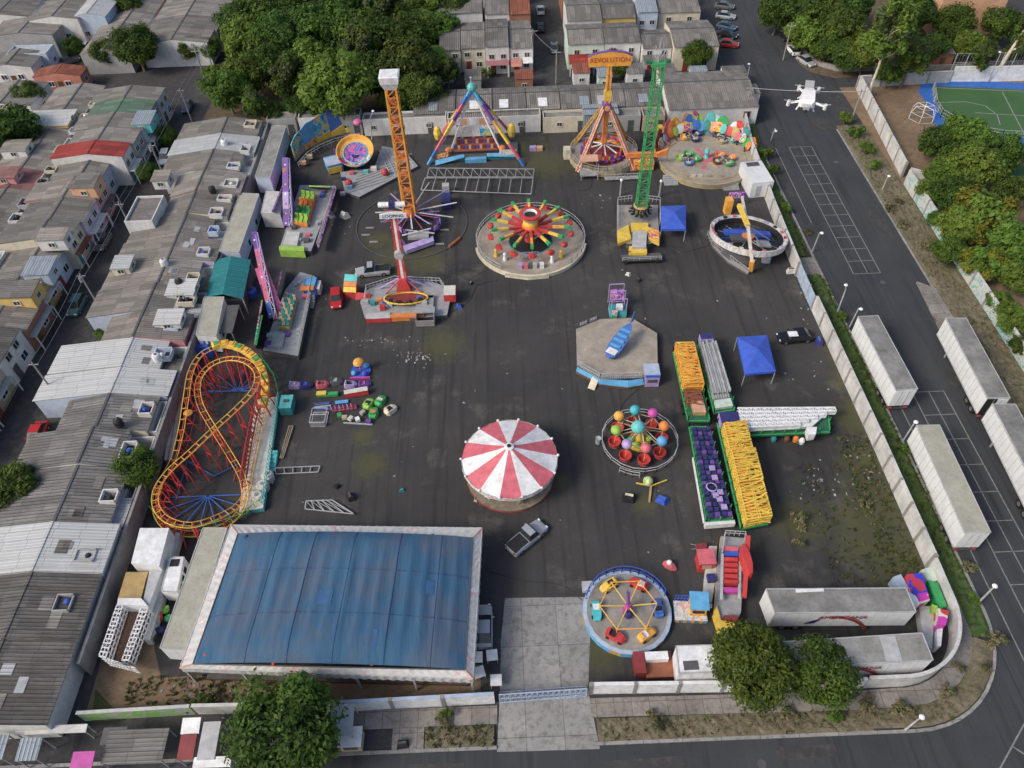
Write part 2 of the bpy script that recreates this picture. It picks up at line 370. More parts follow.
# ============================================================ THE SETTING
moss = [(*W(x, y)[:2], r) for x, y, r in [(442, 345, 3.2), (370, 465, 2.2), (362, 437, 1.5), (375, 405, 1.2), (885, 505, 5.5), (900, 555, 5.5), (866, 462, 3.5), (800, 522, 3.2), (860, 545, 3.2), (858, 420, 3), (905, 590, 3.5), (400, 255, 4), (425, 262, 3.5), (380, 240, 2.5),
    (545, 165, 5), (530, 150, 4), (855, 410, 2.2), (840, 355, 2), (895, 590, 3), (600, 650, 2.5), (560, 480, 1), (645, 505, 1.5), (855, 520, 3), (450, 560, 2), (845, 380, 2)]]
groundm('asphalt_lot', [(.037, .0365, .038), (.066, .064, .063), (.052, .050, .047), (.095, .089, .081)], .07, moss, (.085, .088, .032), fine=.5)
groundm('asphalt_road', [(.040, .044, .050), (.056, .060, .066), (.050, .053, .058)], .09, fine=.25)
groundm('street_old', [(.04, .04, .043), (.062, .061, .062), (.085, .08, .075)], .15, fine=.3)
groundm('earth', [(.10, .075, .05), (.16, .12, .085), (.07, .065, .03)], .12, fine=.4)
groundm('dirt_yard', [(.17, .115, .075), (.26, .18, .12), (.12, .11, .055)], .16, fine=.5)
groundm('concrete_slab', [(.24, .24, .235), (.33, .325, .31), (.16, .155, .15), (.19, .185, .18)], .22, fine=.35, joints=3.4)
groundm('sidewalk', [(.2, .185, .17), (.29, .27, .25), (.15, .14, .125)], .3, fine=.35, joints=1.6)
groundm('grass', [(.035, .055, .015), (.075, .085, .03), (.11, .09, .05)], .3, fine=.6, bump=.8)
groundm('grass_dark', [(.05, .095, .022), (.08, .125, .035), (.10, .105, .05)], .3, fine=.6, bump=.8)
groundm('grass_dry', [(.13, .11, .07), (.2, .17, .12), (.075, .085, .035)], .35, fine=.6, bump=.8)
groundm('turf', [(.045, .11, .04), (.06, .135, .05)], .1, fine=.1); plain('track_blue', (.03, .13, .45), .7); plain('paint_line', (.2, .205, .2), .8, .4, 3, dirt=.9)
groundm('patio', [(.16, .15, .14), (.25, .23, .21), (.1, .09, .08)], .5, fine=.3)
g = M(); g.box(-1500, -900, -1, 1500, 2600, -.03, 'street_old'); struct(g, 'ground')
g = M(); g.prism([(-41, 23.7), (40, 23.6), (41, 28), (41.2, 36), (41, 80), (41.6, 113), (43, 122), (-41, 126)], -.05, 0, 'asphalt_lot'); struct(g, 'fairground_asphalt')
g = M(); g.prism([(44.4, 31), (44.4, 400), (58.5, 400), (58.5, 142), (120, 142), (120, 132), (62, 132), (58.6, 117), (58.2, 5), (44.4, 5)], -.05, .0, 'asphalt_road')
struct(g, 'avenue')
g = M(); g.prism([(-250, 5), (-250, 19.5), (34, 19.5)] + arc(34, 30.3, 10.8, -90, 0, 12)[1:] + [(44.8, 31.2), (44.39, 31.2), (44.39, 5)], -.05, .0, 'asphalt_road'); struct(g, 'bottom_road')
g = M(); g.prism([(-61.6, 15), (-55.6, 15), (-55.6, 400), (-61.6, 400)], -.05, 0, 'street_old'); struct(g, 'west_street')
g = M(); g.prism([(7.0, 133), (13.0, 133), (13.6, 400), (7.6, 400)], -.05, 0, 'street_old'); struct(g, 'north_street')
g = M(); g.prism([(-100, 138), (-84, 138), (-84, 147), (-78, 400), (-88, 400), (-92, 168), (-100, 150)], -.05, 0, 'asphalt_road'); struct(g, 'corner_street')
g = M(); g.prism([(-55, 126.4), (-12.5, 134.5), (-12, 260), (-55.4, 260)], -.05, .01, 'earth'); struct(g, 'wood_floor')
g = M(); g.prism([tuple(W(*p)[:2]) for p in [(505, 598), (588, 597), (590, 640), (588, 690), (600, 749), (497, 752), (500, 690), (501, 640)]], -.02, .012, 'concrete_slab'); struct(g, 'concrete_driveway')
g = M(); g.prism([(-40, 24.0), (-17, 23.6), (-4, 23.8), (-4, 27), (-34, 27), (-37, 33), (-40.4, 33)], -.02, .006, 'dirt_yard'); struct(g, 'bare_earth')
# pavements, kerbs, verges round the lot
outer = [(5.8, 19.5), (34, 19.5)] + arc(34, 30.3, 10.8, -90, 0, 12)[1:] + [(44.7, 36), (44.4, 72), (44.2, 90), (43.7, 126)]
g = M(); ribbon(g, outer, -.28, 0, -.02, .13, 'concrete_slab'); ribbon(g, [(-90, 19.5), (-2.6, 19.5)], -.28, 0, -.02, .13, 'concrete_slab'); struct(g, 'kerb')
g = M(); ribbon(g, [(5.9, 23.5), (30.4, 23.2), (33.9, 23.35)] + arc(33.9, 30.6, 7.3, -85, 0, 10) + [(41.2, 33)], 0, 1.65, -.02, .11, 'sidewalk'); ribbon(g, [(-17, 23.2), (-2.5, 23.2)], 0, 1.6, -.02, .11, 'sidewalk')
g.box(-11.8, 19.8, -.02, -9, 21.58, .11, 'sidewalk'); struct(g, 'sidewalk')
g = M(); ribbon(g, [(6.3, 21.7), (14, 21.7), (30.4, 21.6)], 0, 1.9, 0, .10, 'grass_dry', bumpy=.12, step=.35); struct(g, 'south_verge')
g = M(); ribbon(g, [(-8.9, 21.55), (-2.8, 21.55)], 0, 1.75, 0, .10, 'grass_dry', bumpy=.12, step=.35); struct(g, 'gate_verge')
g = M(); ribbon(g, [(30.4, 21.6)] + arc(34.0, 30.4, 8.85, -88, -18, 10), -.1, 1.65, 0, .1, 'grass_dry', bumpy=.14, step=.35); struct(g, 'corner_verge')
g = M(); ribbon(g, [(42.5, 27.7), (42.7, 30.5), (42.3, 33), (41.2, 35), (41.2, 50), (40.9, 72), (40.8, 80)], 0, 3.15 if 0 else 1.75, 0, .1, 'grass_dark', bumpy=.25, step=.35); ribbon(g, [(44.35, 27.9), (44.5, 33), (44.3, 50), (44.05, 72), (43.9, 80)], -1.9, 0, 0, .1, 'grass_dark', bumpy=.3, step=.35); ribbon(g, [(41.0, 84), (41.8, 112), (42.6, 121)], -.1, 2.1, 0, .1, 'grass_dark', bumpy=.35, step=.35); struct(g, 'east_verge')
g = M(); ribbon(g, [(40.8, 80.1), (40.9, 83.9)], 0, 3.2, -.02, .1, 'sidewalk'); ribbon(g, [(42.1, 98), (42.1, 101)], 0, 1.7, -.02, .12, 'sidewalk'); struct(g, 'east_sidewalk')
# far side of the avenue
g = M(); ribbon(g, [(58.2, 118), (58.2, 10)], 0, -.25, -.02, .13, 'concrete_slab'); struct(g, 'far_kerb')
g = M(); ribbon(g, [(58.5, 10), (58.5, 119)], 0, 4.8, 0, .11, 'grass_dry', bumpy=.16, step=.5); struct(g, 'far_verge')
g = M(); g.prism([tuple(W(*p)[:2]) for p in [(916, 283), (935, 290), (968, 345), (950, 352)]], 0, .33, 'sidewalk'); struct(g, 'verge_slab')
g = M(); g.prism([(58.6, 143), (60, 139), (64, 136.2), (90, 135.2), (90, 220), (58.6, 220)], -.02, .12, 'earth'); struct(g, 'wooded_corner')
g = M(); g.prism([(60.2, 148), (61, 142), (65, 138.5), (90, 137.5), (90, 137.9), (65.3, 139), (61.5, 142.3), (60.7, 148)], .1, .95, 'concrete_slab'); tag(g.build('park_low_wall'), 'low curved concrete wall under the trees at the street corner', 'wall')
g = M(); g.prism([(63.4, 10), (63.4, 132.6), (160, 132.6), (160, 10)], -.02, .02, 'dirt_yard'); struct(g, 'park_ground')
# painted bays on the avenue
g = M()
def line(a, b, wd=.13):
    d = (V(b) - V(a)).normalized(); n = V((d.y, -d.x)) * wd / 2; a, b = V(a), V(b)
    g.quad((*(a - n), .005), (*(a + n), .005), (*(b + n), .005), (*(b - n), .005), 'paint_line')
def grid(x, xs, y0, y1, k):
    for dx in xs: line((x + dx, y0), (x + dx, y1))
    for i in range(k + 1): yy = y0 + (y1 - y0) * i / k; line((x, yy), (x + xs[-1], yy), .1)
grid(48.6, [0, 2.0, 3.8], 113, 80, 12); line((46.3, 113), (46.2, 92)); line((46.2, 60), (46.2, 24)); grid(48.4, [0, 2.0, 3.8], 58, 22, 10)
line((43.6, 19.9), (39.4, 16)); line((41.7, 18.1), (44, 16)); line((39.4, 16), (41.5, 14))
struct(g, 'road_markings')
g = M(); pr_ = random.Random(4)
for x, y, sx, sy in [(46.5, 70, 1.1, 3), (56.4, 92, .9, 4), (54.6, 60, 1.3, 1.6), (45.6, 104, .8, 5), (56.2, 120, 1.6, 2), (50, 131, 2.2, 1.2), (47, 22, 2, 1), (10, 17.6, 3.4, .8), (24, 18.3, 2.6, .6), (-8, 17.8, 2.4, .7), (52, 146, 1, 3)]: g.prism([(x - sx + pr_.uniform(-.2, .2), y - sy), (x + sx, y - sy + pr_.uniform(-.3, .3)), (x + sx + pr_.uniform(-.2, .2), y + sy), (x - sx, y + sy + pr_.uniform(-.2, .2))], -.001, .003, 'street_old')
struct(g, 'road_patches')
g = M()
for x, y in [(52, 78), (47.2, 118), (55, 108), (20, 17.5), (-12, 17.6), (47, 40), (-58.6, 90), (-58.8, 120)]: g.lathe([(.001, .008), (.36, .008), (.38, .004)], 'darkgrey', 14, (x, y))
struct(g, 'road_manholes')
# football pitch with blue surround
g = M(); g.prism([tuple(W(*p)[:2]) for p in [(924, 80), (1060, 84), (1060, 160), (990, 148), (955, 136), (935, 125), (928, 105), (918, 92)]], 0, .05, 'track_blue'); struct(g, 'blue_surround')
g = M(); g.prism([tuple(W(*p)[:2]) for p in [(932, 86), (1070, 92), (1070, 140), (1000, 136), (975, 132), (945, 120), (936, 103)]], .0, .06, 'turf'); struct(g, 'football_pitch')
g = M()
def pl(pts):
    for a, b in zip(pts, pts[1:]):
        a = W(*a); b = W(*b); d = (b - a).normalized(); n = V((d.y, -d.x, 0)) * .09
        g.quad((*(a - n)[:2], .066), (*(a + n)[:2], .066), (*(b + n)[:2], .066), (*(b - n)[:2], .066), 'grey')
pl([(936, 103), (965, 102), (985, 106), (997, 115), (1000, 125)]); pl([(1002, 92), (1024, 134)]); pl([(935, 88), (1060, 93)]); pl([(975, 113), (1040, 117)])
struct(g, 'pitch_lines')
g = M(); g.prism([tuple(W(*p)[:2]) for p in [(1000, 167), (1040, 165), (1040, 200), (1012, 196)]], 0, .07, 'turf'); struct(g, 'lower_pitch')
# ------------------------------------------------------------ walls and fences
def wall(name, label, pts, h, th, mat, top='wallpaint', posts=None, pmat='concrete', cat='wall'):
    e = T(name, label, cat, (*pts[0], 0)); m = M(); P = [L(e, (*p, 0)) for p in pts]
    ribbon(m, P, -th / 2, th / 2, 0, h, mat); m.build('wall_body', e)
    m = M(); ribbon(m, P, -th / 2 - .05, th / 2 + .05, h, h + .07, top); m.build('coping', e)
    if posts:
        for a, b in zip(P, P[1:]):
            k = max(1, round((b - a).length / posts))
            for i in range(k):
                c = a + (b - a) * i / k; m = M(); m.box(c.x - .17, c.y - .17, 0, c.x + .17, c.y + .17, h + .12, pmat); m.build('pillar', e)
    return e
wall('lot_wall', 'long white painted wall along the lot\'s east side with worn pink patches', [(41.0, 35), (41.0, 50), (40.7, 73)], 2.5, .22, 'mural_pale' if 0 else 'wallpaint', posts=3.2)
wall('lot_wall', 'weathered white wall curving round the lot\'s south-east corner', [(30.6, 23.55)] + arc(33.9, 30.6, 7.05, -88, 0, 12) + [(41.0, 34.9)], 2.3, .22, 'wallpaint')
wall('lot_wall', 'clean white low wall along the pavement right of the blue gate', [(6.0, 24.0), (17.8, 23.7), (30.4, 23.5)], 2.2, .22, 'white', 'white', posts=4)
wall('lot_wall', 'white wall with pale blue top left of the blue gate', [(-16.5, 23.3), (-2.7, 23.5)], 2.2, .22, 'white', 'paleblue', posts=4)
wall('lot_wall', 'white wall behind the ring of fire ride and round platform, north-east of lot', [(40.5, 80.2), (40.8, 95), (41.6, 113), (42.6, 121)], 2.3, .22, 'wallpaint', posts=4)
wall('lot_wall', 'grey concrete wall between the terraced roofs and the fairground', [(-40.7, 27.5), (-40.9, 60), (-41.0, 118), (-41.2, 124.5)], 2.7, .2, 'concrete', 'concrete')
wall('yard_wall', 'white yard wall hidden behind the large round tree at the bottom', [(-29.6, 23.6), (-16.7, 23.35)], 2.0, .2, 'wallpaint')
wall('yard_wall', 'short graffiti covered wall with green lettering below the dirt yard', [(-39.8, 23.4), (-29.8, 23.6)], 1.9, .2, 'graffiti_green', 'wallpaint')
wall('park_wall', 'long white and teal graffiti wall along the far side of the avenue', [(63.2, 12), (63.1, 60), (63.6, 101)], 2.6, .22, 'graffiti', 'wallpaint', posts=4)
wall('park_wall', 'bright white wall beside the bare earth plot opposite the drone', [(63.9, 103), (66.3, 131.6)], 2.6, .22, 'wallpaint', posts=4)
wall('park_wall', 'pale grey wall along the back of the bare earth plot', [(66.5, 132.4), (84, 132.9)], 2.2, .22, 'lightgrey', 'wallpaint', posts=4)
wall('park_wall', 'short white wall closing the bottom of the bare earth plot', [(64.1, 101.8), (67.5, 99.6), (72, 103)], 2.4, .22, 'wallpaint')
wall('park_wall', 'tall white wall behind the football pitch', [(84.3, 133.2), (93, 132.6), (150, 131.5)], 2.8, .3, 'white', 'white')
# side gate panels in the east wall
e = T('metal_gate', 'pale blue corrugated metal gate panels in the lot\'s east wall', 'gate', (40.6, 73.2, 0)); m = M()
for i in range(24): m.box(-.04 - .02 * (i % 2), i * .28, .05, .04 - .02 * (i % 2), i * .28 + .27, 2.3, 'paleblue')
m.build('sheet_panel', e)
for y in (0, 2.3, 4.5, 6.75): m = M(); m.box(-.12, y - .06, 0, .1, y + .06, 2.4, 'steel'); m.build('post', e)
# main gate
e = T('entrance_gate', 'pale blue steel lattice gate across the concrete driveway', 'gate', (*W(500, 703)[:2], 0)); b = L(e, W(586, 697)); m = M(); q = M(); n = 16
for zz in (.15, 1.1, 2.1): m.bar((0, 0, zz), (b.x, b.y, zz), .09, 'paleblue')
for i in range(n + 1):
    c = b * (i / n); m.bar((c.x, c.y, .1), (c.x, c.y, 2.1), .07, 'paleblue')
    if i < n: c2 = b * ((i + 1) / n); q.bar((c.x, c.y, .2), (c2.x, c2.y, 2.05), .04, 'paleblue'); q.bar((c2.x, c2.y, .2), (c.x, c.y, 2.05), .04, 'paleblue')
    if i % 4 == 0: m.bar((c.x, c.y, 2.0), (c.x, c.y + 1.0, .05), .05, 'paleblue')
m.bar((0, .95, .08), (b.x, b.y + .95, .08), .06, 'paleblue'); m.bar((0, -.5, 1.5), (b.x, b.y - .3, 1.5), .05, 'paleblue')
m.build('gate_frame', e); q.build('lattice', e)
# pitch fence
def meshfence(label, pts, h, step=2.2, name='chain_link_fence', mat='lightgrey', rails=3):
    e = T(name, label, 'fence', (*pts[0], 0)); P = [L(e, (*p, 0)) for p in pts]; m = M(); q = M()
    for a, b in zip(P, P[1:]):
        k = max(1, round((b - a).length / step))
        for i in range(k + 1):
            c = a + (b - a) * i / k; m = M(); m.bar(c, c + V((0, 0, h)), .1, mat); m.build('post', e)
        for j in range(rails + 1): z = h * j / rails + .02; q.bar(a + V((0, 0, z)), b + V((0, 0, z)), .05, mat)
        kk = int((b - a).length / .5)
        for i in range(kk): c = a + (b - a) * (i + .5) / kk; q.bar(c, c + V((0, 0, h)), .02, mat)
    q.build('wire_rails', e); return e
meshfence('tall curved wire fence between blue surround and football pitch', [tuple(W(*p)[:2]) for p in [(932, 90), (934, 108), (940, 118), (955, 127), (968, 133), (1000, 139), (1040, 141)]], 1.6)
meshfence('tall wire fence behind the pitch\'s white back wall', [(84, 133.8), (110, 133.0), (140, 132.4)], 5)
meshfence('low steel railing beside the path next to the far wood', [(87, 137.5), (110, 136.5), (140, 136)], 1.2)
e = T('goal_cage', 'hexagonal white frame climbing cage on the bare earth plot', 'play frame', (*W(921, 118)[:2], 0)); m = M()
for rr, zz in ((2.2, .05), (2.2, 1.2), (1.6, 2.2)):
    pts = [(rr * math.cos(R(60 * i)), rr * math.sin(R(60 * i)), zz) for i in range(6)]
    m.path(pts, .05, 'lightgrey', closed=True)
for i in range(6):
    c, s = math.cos(R(60 * i)), math.sin(R(60 * i)); m.path([(2.2 * c, 2.2 * s, 0), (2.2 * c, 2.2 * s, 1.2), (1.6 * c, 1.6 * s, 2.2), (0, 0, 2.2)], .05, 'white')
m.build('cage', e)

# ============================================================ HOUSES
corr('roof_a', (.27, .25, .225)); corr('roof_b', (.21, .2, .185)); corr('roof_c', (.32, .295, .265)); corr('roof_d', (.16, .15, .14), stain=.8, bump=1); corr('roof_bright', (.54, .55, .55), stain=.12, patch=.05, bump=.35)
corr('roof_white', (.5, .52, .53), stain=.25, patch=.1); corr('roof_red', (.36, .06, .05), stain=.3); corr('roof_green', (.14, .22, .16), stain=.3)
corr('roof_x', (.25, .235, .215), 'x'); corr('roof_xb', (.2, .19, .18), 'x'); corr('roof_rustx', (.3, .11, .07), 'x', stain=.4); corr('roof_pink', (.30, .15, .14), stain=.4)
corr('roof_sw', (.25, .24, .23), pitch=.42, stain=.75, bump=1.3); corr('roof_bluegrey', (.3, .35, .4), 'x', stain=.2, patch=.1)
for n, c in dict(w_white=(.6, .6, .59), w_cream=(.58, .53, .42), w_blue=(.42, .5, .62), w_yellow=(.6, .42, .14), w_peach=(.6, .35, .22), w_pink=(.55, .25, .28), w_mint=(.5, .62, .54), w_grey=(.33, .33, .33), w_brick=(.3, .14, .09), w_lilac=(.45, .42, .55), w_tan=(.42, .34, .25), w_salmon=(.55, .22, .16)).items():
    plain(n, c, .8, .15, .7, dirt=.5)
def window(e, p, ax, wd, ht, frame='offwhite'):
    """window on a wall plane: p = sill centre, ax = outward normal 'x+','y-' ..."""
    n = {'x+': V((1, 0, 0)), 'x-': V((-1, 0, 0)), 'y-': V((0, -1, 0)), 'y+': V((0, 1, 0))}[ax]; t = V((-n.y, n.x, 0)); p = V(p); z = V((0, 0, 1))
    def bx(m, a, b, z0, z1, d0, d1, mat):
        c1 = p + t * a + n * d0 + z * z0; c2 = p + t * b + n * d1 + z * z1; m.box(c1.x, c1.y, c1.z, c2.x, c2.y, c2.z, mat)
    m = M(); f = .09
    bx(m, -wd / 2, -wd / 2 + f, 0, ht, 0, .1, frame); bx(m, wd / 2 - f, wd / 2, 0, ht, 0, .1, frame)
    bx(m, -wd / 2 + f, wd / 2 - f, ht - f, ht, 0, .1, frame); bx(m, -wd / 2 + f, wd / 2 - f, 0, f, 0, .14, frame); bx(m, -.03, .03, f, ht - f, 0, .07, frame)
    w_ = m.build('window', e); m = M(); bx(m, -wd / 2 + f, wd / 2 - f, f, ht - f, .005, .03, 'pane'); m.build('pane', w_)
def door(e, p, ax, wd=1, ht=2.1, mat='brown'):
    n = {'x+': V((1, 0, 0)), 'x-': V((-1, 0, 0)), 'y-': V((0, -1, 0)), 'y+': V((0, 1, 0))}[ax]; t = V((-n.y, n.x, 0)); p = V(p)
    c1 = p - t * wd / 2 + n * .005; c2 = p + t * wd / 2 + n * .06 + V((0, 0, ht)); m = M(); m.box(*c1, *c2, mat); d_ = m.build('door', e)
    h = p + t * wd * .35 + n * .09 + V((0, 0, ht * .48)); m = M(); m.box(h.x - .05, h.y - .05, h.z - .05, h.x + .05, h.y + .05, h.z + .05, 'steel'); m.build('handle', d_)
def house(label, x0, x1, y0, y1, h=3.3, rise=.8, ridge='y', rpos=None, roof='roof_a', wallm='w_white', over=.25, cat='house', name='terraced_house', group=None, shed=None, par=False):
    e = T(name, label, cat, ((x0 + x1) / 2, (y0 + y1) / 2, 0), group=group)
    a, b = (x1 - x0) / 2, (y1 - y0) / 2; m = M(); r = M()
    if ridge == 'y':
        rx = (rpos - (x0 + x1) / 2) if rpos is not None else 0
        ht = h + rise
        zl = h; zr = h
        vs = [(-a, -b, 0), (a, -b, 0), (a, b, 0), (-a, b, 0), (-a, -b, zl), (a, -b, zr), (a, b, zr), (-a, b, zl), (rx, -b, ht), (rx, b, ht)]
        m.add(vs, [(0, 1, 5, 8, 4), (1, 2, 6, 5), (2, 3, 7, 9, 6), (3, 0, 4, 7)], wallm)
        for (p0, p1) in (((-a - over, zl - over * rise / (a + rx)), (rx, ht)), ((rx, ht), (a + over, zr - over * rise / (a - rx)))):
            vs = [(p0[0], -b + .02, p0[1] + .02), (p1[0], -b + .02, p1[1] + .02), (p1[0], b - .02, p1[1] + .02), (p0[0], b - .02, p0[1] + .02)]
            r.add(vs + [(x, y, z + .07) for x, y, z in vs], [(3, 2, 1, 0), (4, 5, 6, 7), (0, 1, 5, 4), (1, 2, 6, 5), (2, 3, 7, 6), (3, 0, 4, 7)], roof)
        rf = r.build('roof', e); c = M(); c.box(rx - .14, -b + .01, ht + .04, rx + .14, b - .01, ht + .15, 'darkgrey' if roof in ('roof_a', 'roof_b', 'roof_c', 'roof_sw') else roof); c.build('ridge_cap', rf)
    elif ridge == 'x':
        ry = (rpos - (y0 + y1) / 2) if rpos is not None else 0; ht = h + rise
        vs = [(-a, -b, 0), (a, -b, 0), (a, b, 0), (-a, b, 0), (-a, -b, h), (a, -b, h), (a, b, h), (-a, b, h), (-a, ry, ht), (a, ry, ht)]
        m.add(vs, [(0, 1, 5, 4), (1, 2, 6, 9, 5), (2, 3, 7, 6), (3, 0, 4, 8, 7)], wallm)
        for (p0, p1) in (((-b - over, h - over * rise / (b + ry)), (ry, ht)), ((ry, ht), (b + over, h - over * rise / (b - ry)))):
            vs = [(-a + .02, p0[0], p0[1] + .02), (a - .02, p0[0], p0[1] + .02), (a - .02, p1[0], p1[1] + .02), (-a + .02, p1[0], p1[1] + .02)]
            r.add(vs + [(x, y, z + .07) for x, y, z in vs], [(3, 2, 1, 0), (4, 5, 6, 7), (0, 1, 5, 4), (1, 2, 6, 5), (2, 3, 7, 6), (3, 0, 4, 7)], roof)
        rf = r.build('roof', e); c = M(); c.box(-a + .01, ry - .14, ht + .04, a - .01, ry + .14, ht + .15, 'darkgrey' if 'white' not in roof else roof); c.build('ridge_cap', rf)
    else:   # flat roof with parapet
        m.box(-a, -b, 0, a, b, h - .25, wallm); r.box(-a + .14, -b + .14, h - .248, a - .14, b - .14, h - .2, roof); r.build('roof', e)
        for q in ((-a, -b, a, -b + .14), (-a, b - .14, a, b), (-a, -b + .141, -a + .14, b - .141), (a - .14, -b + .141, a, b - .141)): m.box(q[0], q[1], h - .249, q[2], q[3], h + .15, wallm)
    m.build('walls', e); e['_a'] = a; e['_b'] = b; return e
def shed(e, x0, y0, x1, y1, h, roof='roof_b', wallm='w_grey', name='lean_to'):
    """low annex in world coordinates, child of a house"""
    p = L(e, (x0, y0, 0)); q = L(e, (x1, y1, 0)); m = M(); m.box(p.x, p.y, 0, q.x, q.y, h, wallm); o = m.build(name, e)
    m = M(); m.box(p.x - .1, p.y - .1, h + .002, q.x + .1, q.y + .1, h + .08, roof); m.build('roof_sheet', o)
def patio(e, x0, y0, x1, y1, h, wallm='w_white'):
    """open yard: four thin walls round bare floor"""
    p = L(e, (x0, y0, 0)); q = L(e, (x1, y1, 0)); m = M(); t = .13
    m.box(p.x, p.y, 0, q.x, p.y + t, h, wallm); m.box(p.x, q.y - t, 0, q.x, q.y, h, wallm); m.box(p.x, p.y + t, 0, p.x + t, q.y - t, h, wallm); m.box(q.x - t, p.y + t, 0, q.x, q.y - t, h, wallm)
    m.box(p.x + t, p.y + t, 0, q.x - t, q.y - t, .03, 'patio'); m.build('patio_walls', e)
def tank(x, y, z, n):
    e = T('water_tank', n, 'water tank', (x, y, z)); m = M(); m.lathe([(.5, 0), (.52, .1), (.52, .8), (.42, 1.0), (.15, 1.08), (.001, 1.1)], 'black' if 'black' in n else 'white', 12); m.build('tank_body', e)
    m = M(); m.lathe([(.16, 1.08), (.16, 1.16), (.001, 1.17)], 'darkgrey', 8); m.build('lid', e)
RO = ['roof_a', 'roof_b', 'roof_c', 'roof_a', 'roof_c']; WL = ['w_white', 'w_cream', 'w_blue', 'w_grey', 'w_peach', 'w_white', 'w_pink', 'w_tan', 'w_lilac', 'w_mint']
rnames = dict(roof_bright='bright white', roof_a='grey', roof_b='dark grey', roof_c='pale grey', roof_white='white', roof_red='red', roof_sw='sooty grey', roof_d='blackened', roof_green='green patched', roof_pink='faded pink', roof_x='grey', roof_xb='dark grey')
wn = lambda s: s[2:]
# --- strip A: single-storey terrace between west street and the lot
rnd = random.Random(11)
A = [(117.5, 123, 'roof_a'), (112.5, 117.5, 'roof_white'), (106.5, 112.5, 'roof_a'), (100.5, 106.5, 'roof_c'), (95, 100.5, 'roof_a'), (89.5, 95, 'roof_a'), (84.5, 89.5, 'roof_a'), (79, 84.5, 'roof_c'), (73.5, 79, 'roof_a'),
     (68.6, 73.5, 'roof_a'), (63.6, 68.6, 'roof_bright'), (59.4, 63.6, 'roof_bright'), (54.2, 59.4, 'roof_sw'), (49, 54.2, 'roof_sw'), (41.8, 49, 'roof_sw'), (36.2, 41.8, 'roof_bright'), (29.5, 36.2, 'roof_d'), (22.0, 29.5, 'roof_d')]
for i, (y0, y1, rf) in enumerate(A):
    xw = [-55.3, -55.5, -55, -51.8, -51.5, -55.2, -55.4, -55.5, -55.5, -52.0, -56.8, -57, -52.5, -55.0, -55.2, -55.5, -55.5, -55.5][i]
    xe = [-42, -41.4, -43, -41.3, -42, -43.8, -41.4, -43.2, -43.8, -41.6, -43.5, -41.3, -42.2, -44, -42.5, -41.3, -41.4, -41.4][i]
    h = 3.1 + rnd.random() * .35; wm = WL[rnd.randrange(len(WL))]
    e = house(f'{ORD(i)} house from the north in the terrace beside the lot wall, {rnames[rf]} corrugated roof', xw, xe, y0 + .02, y1 - .02, h, .85 + rnd.random() * .15, rpos=-47.6, roof=rf, wallm=wm, group='terraced houses between the west street and the fairground')
    if xe < -41.6:
        if i % 3 == 0: patio(e, xe + .05, y0 + .3, -41.25, y1 - .3, 2.6, ['w_white', 'w_blue', 'w_cream'][i % 3])
        else: shed(e, xe + .05, y0 + .2, -41.3, (y0 + y1) / 2, 2.5, ['white', 'roof_b', 'roof_white'][i % 3]); patio(e, xe + .05, (y0 + y1) / 2 + .1, -41.3, y1 - .2, 2.4)
    for k in range(rnd.randrange(1, 4)):   # mismatched replacement sheets lying on the east slope
        px_, py_ = rnd.uniform(-46.8, -43.8), rnd.uniform(y0 + .6, y1 - 1.8); q = L(e, (px_, py_, 0)); rx = L(e, (-47.6, 0, 0)).x; aa = (xe - xw) / 2
        z = lambda x: h + .9 * max(0, (aa - x) / (aa - rx)) + .12
        sx, sy = rnd.uniform(.7, 1.3), rnd.uniform(.8, 1.6)
        m = M(); x1 = min(q.x + sx, aa); mt = rnd.choice(['roof_white', 'roof_b', 'lightgrey', 'roof_c'])
        m.panel([(q.x, q.y, z(q.x)), (x1, q.y, z(x1)), (x1, q.y + sy, z(x1)), (q.x, q.y + sy, z(q.x))], .04, mt); m.build('patch_sheet', e)
    if rf in ('roof_a', 'roof_c') and i in (2, 4, 7): pass
    door(e, L(e, (xw, y0 + 1.5, 0)) + V((0, 0, 0)), 'x-', 1, 2.1, 'brown'); window(e, L(e, (xw, y1 - 1.6, 1.0)), 'x-', 1.5, 1.1)
for i, (px, py) in enumerate([(225, 145), (213, 192), (165, 265), (180, 285), (158, 360), (120, 425)]):
    q = W(px, py, 4); tank(q.x, q.y, 3.95, f'{"black" if i % 2 else "white"} water tank, {ORD(i)} from the north among those on the terrace roofs')
# courtyard notch with white parapet (street side)
e = house('roofless white-walled upper room rising from the middle terrace at street side', *[-55.8, -51.7], 92.2, 98.6, 4.9, ridge='flat', roof='patio', wallm='w_white', name='roof_room')
# --- strip B: two-storey terrace on the far side of the west street
B = [(128.5, 133, 'roof_a', 5, 'w_white'), (123.5, 128.5, 'roof_green', 5, 'w_grey'), (118.5, 123.5, 'roof_a', 5, 'w_blue'), (113.8, 118.5, 'roof_c', 5, 'w_grey'), (109.5, 113.8, 'roof_red', 5.3, 'w_white'), (103.6, 109.5, 'roof_a', 4.2, 'w_blue'),
     (98.4, 103.6, 'roof_c', 4.8, 'w_pink'), (92.8, 98.4, 'roof_b', 4.7, 'w_lilac'), (88.0, 92.8, 'roof_b', 4.9, 'w_cream'), (82.6, 88, 'roof_a', 3.6, 'w_blue'), (77.4, 82.6, 'roof_b', 3.9, 'w_yellow'), (71, 77.4, 'roof_a', 3.6, 'w_brick'), (64.5, 71, 'roof_d', 4.4, 'w_white'), (58, 64.5, 'roof_a', 4, 'w_tan'), (51, 58, 'roof_b', 4, 'w_grey')]
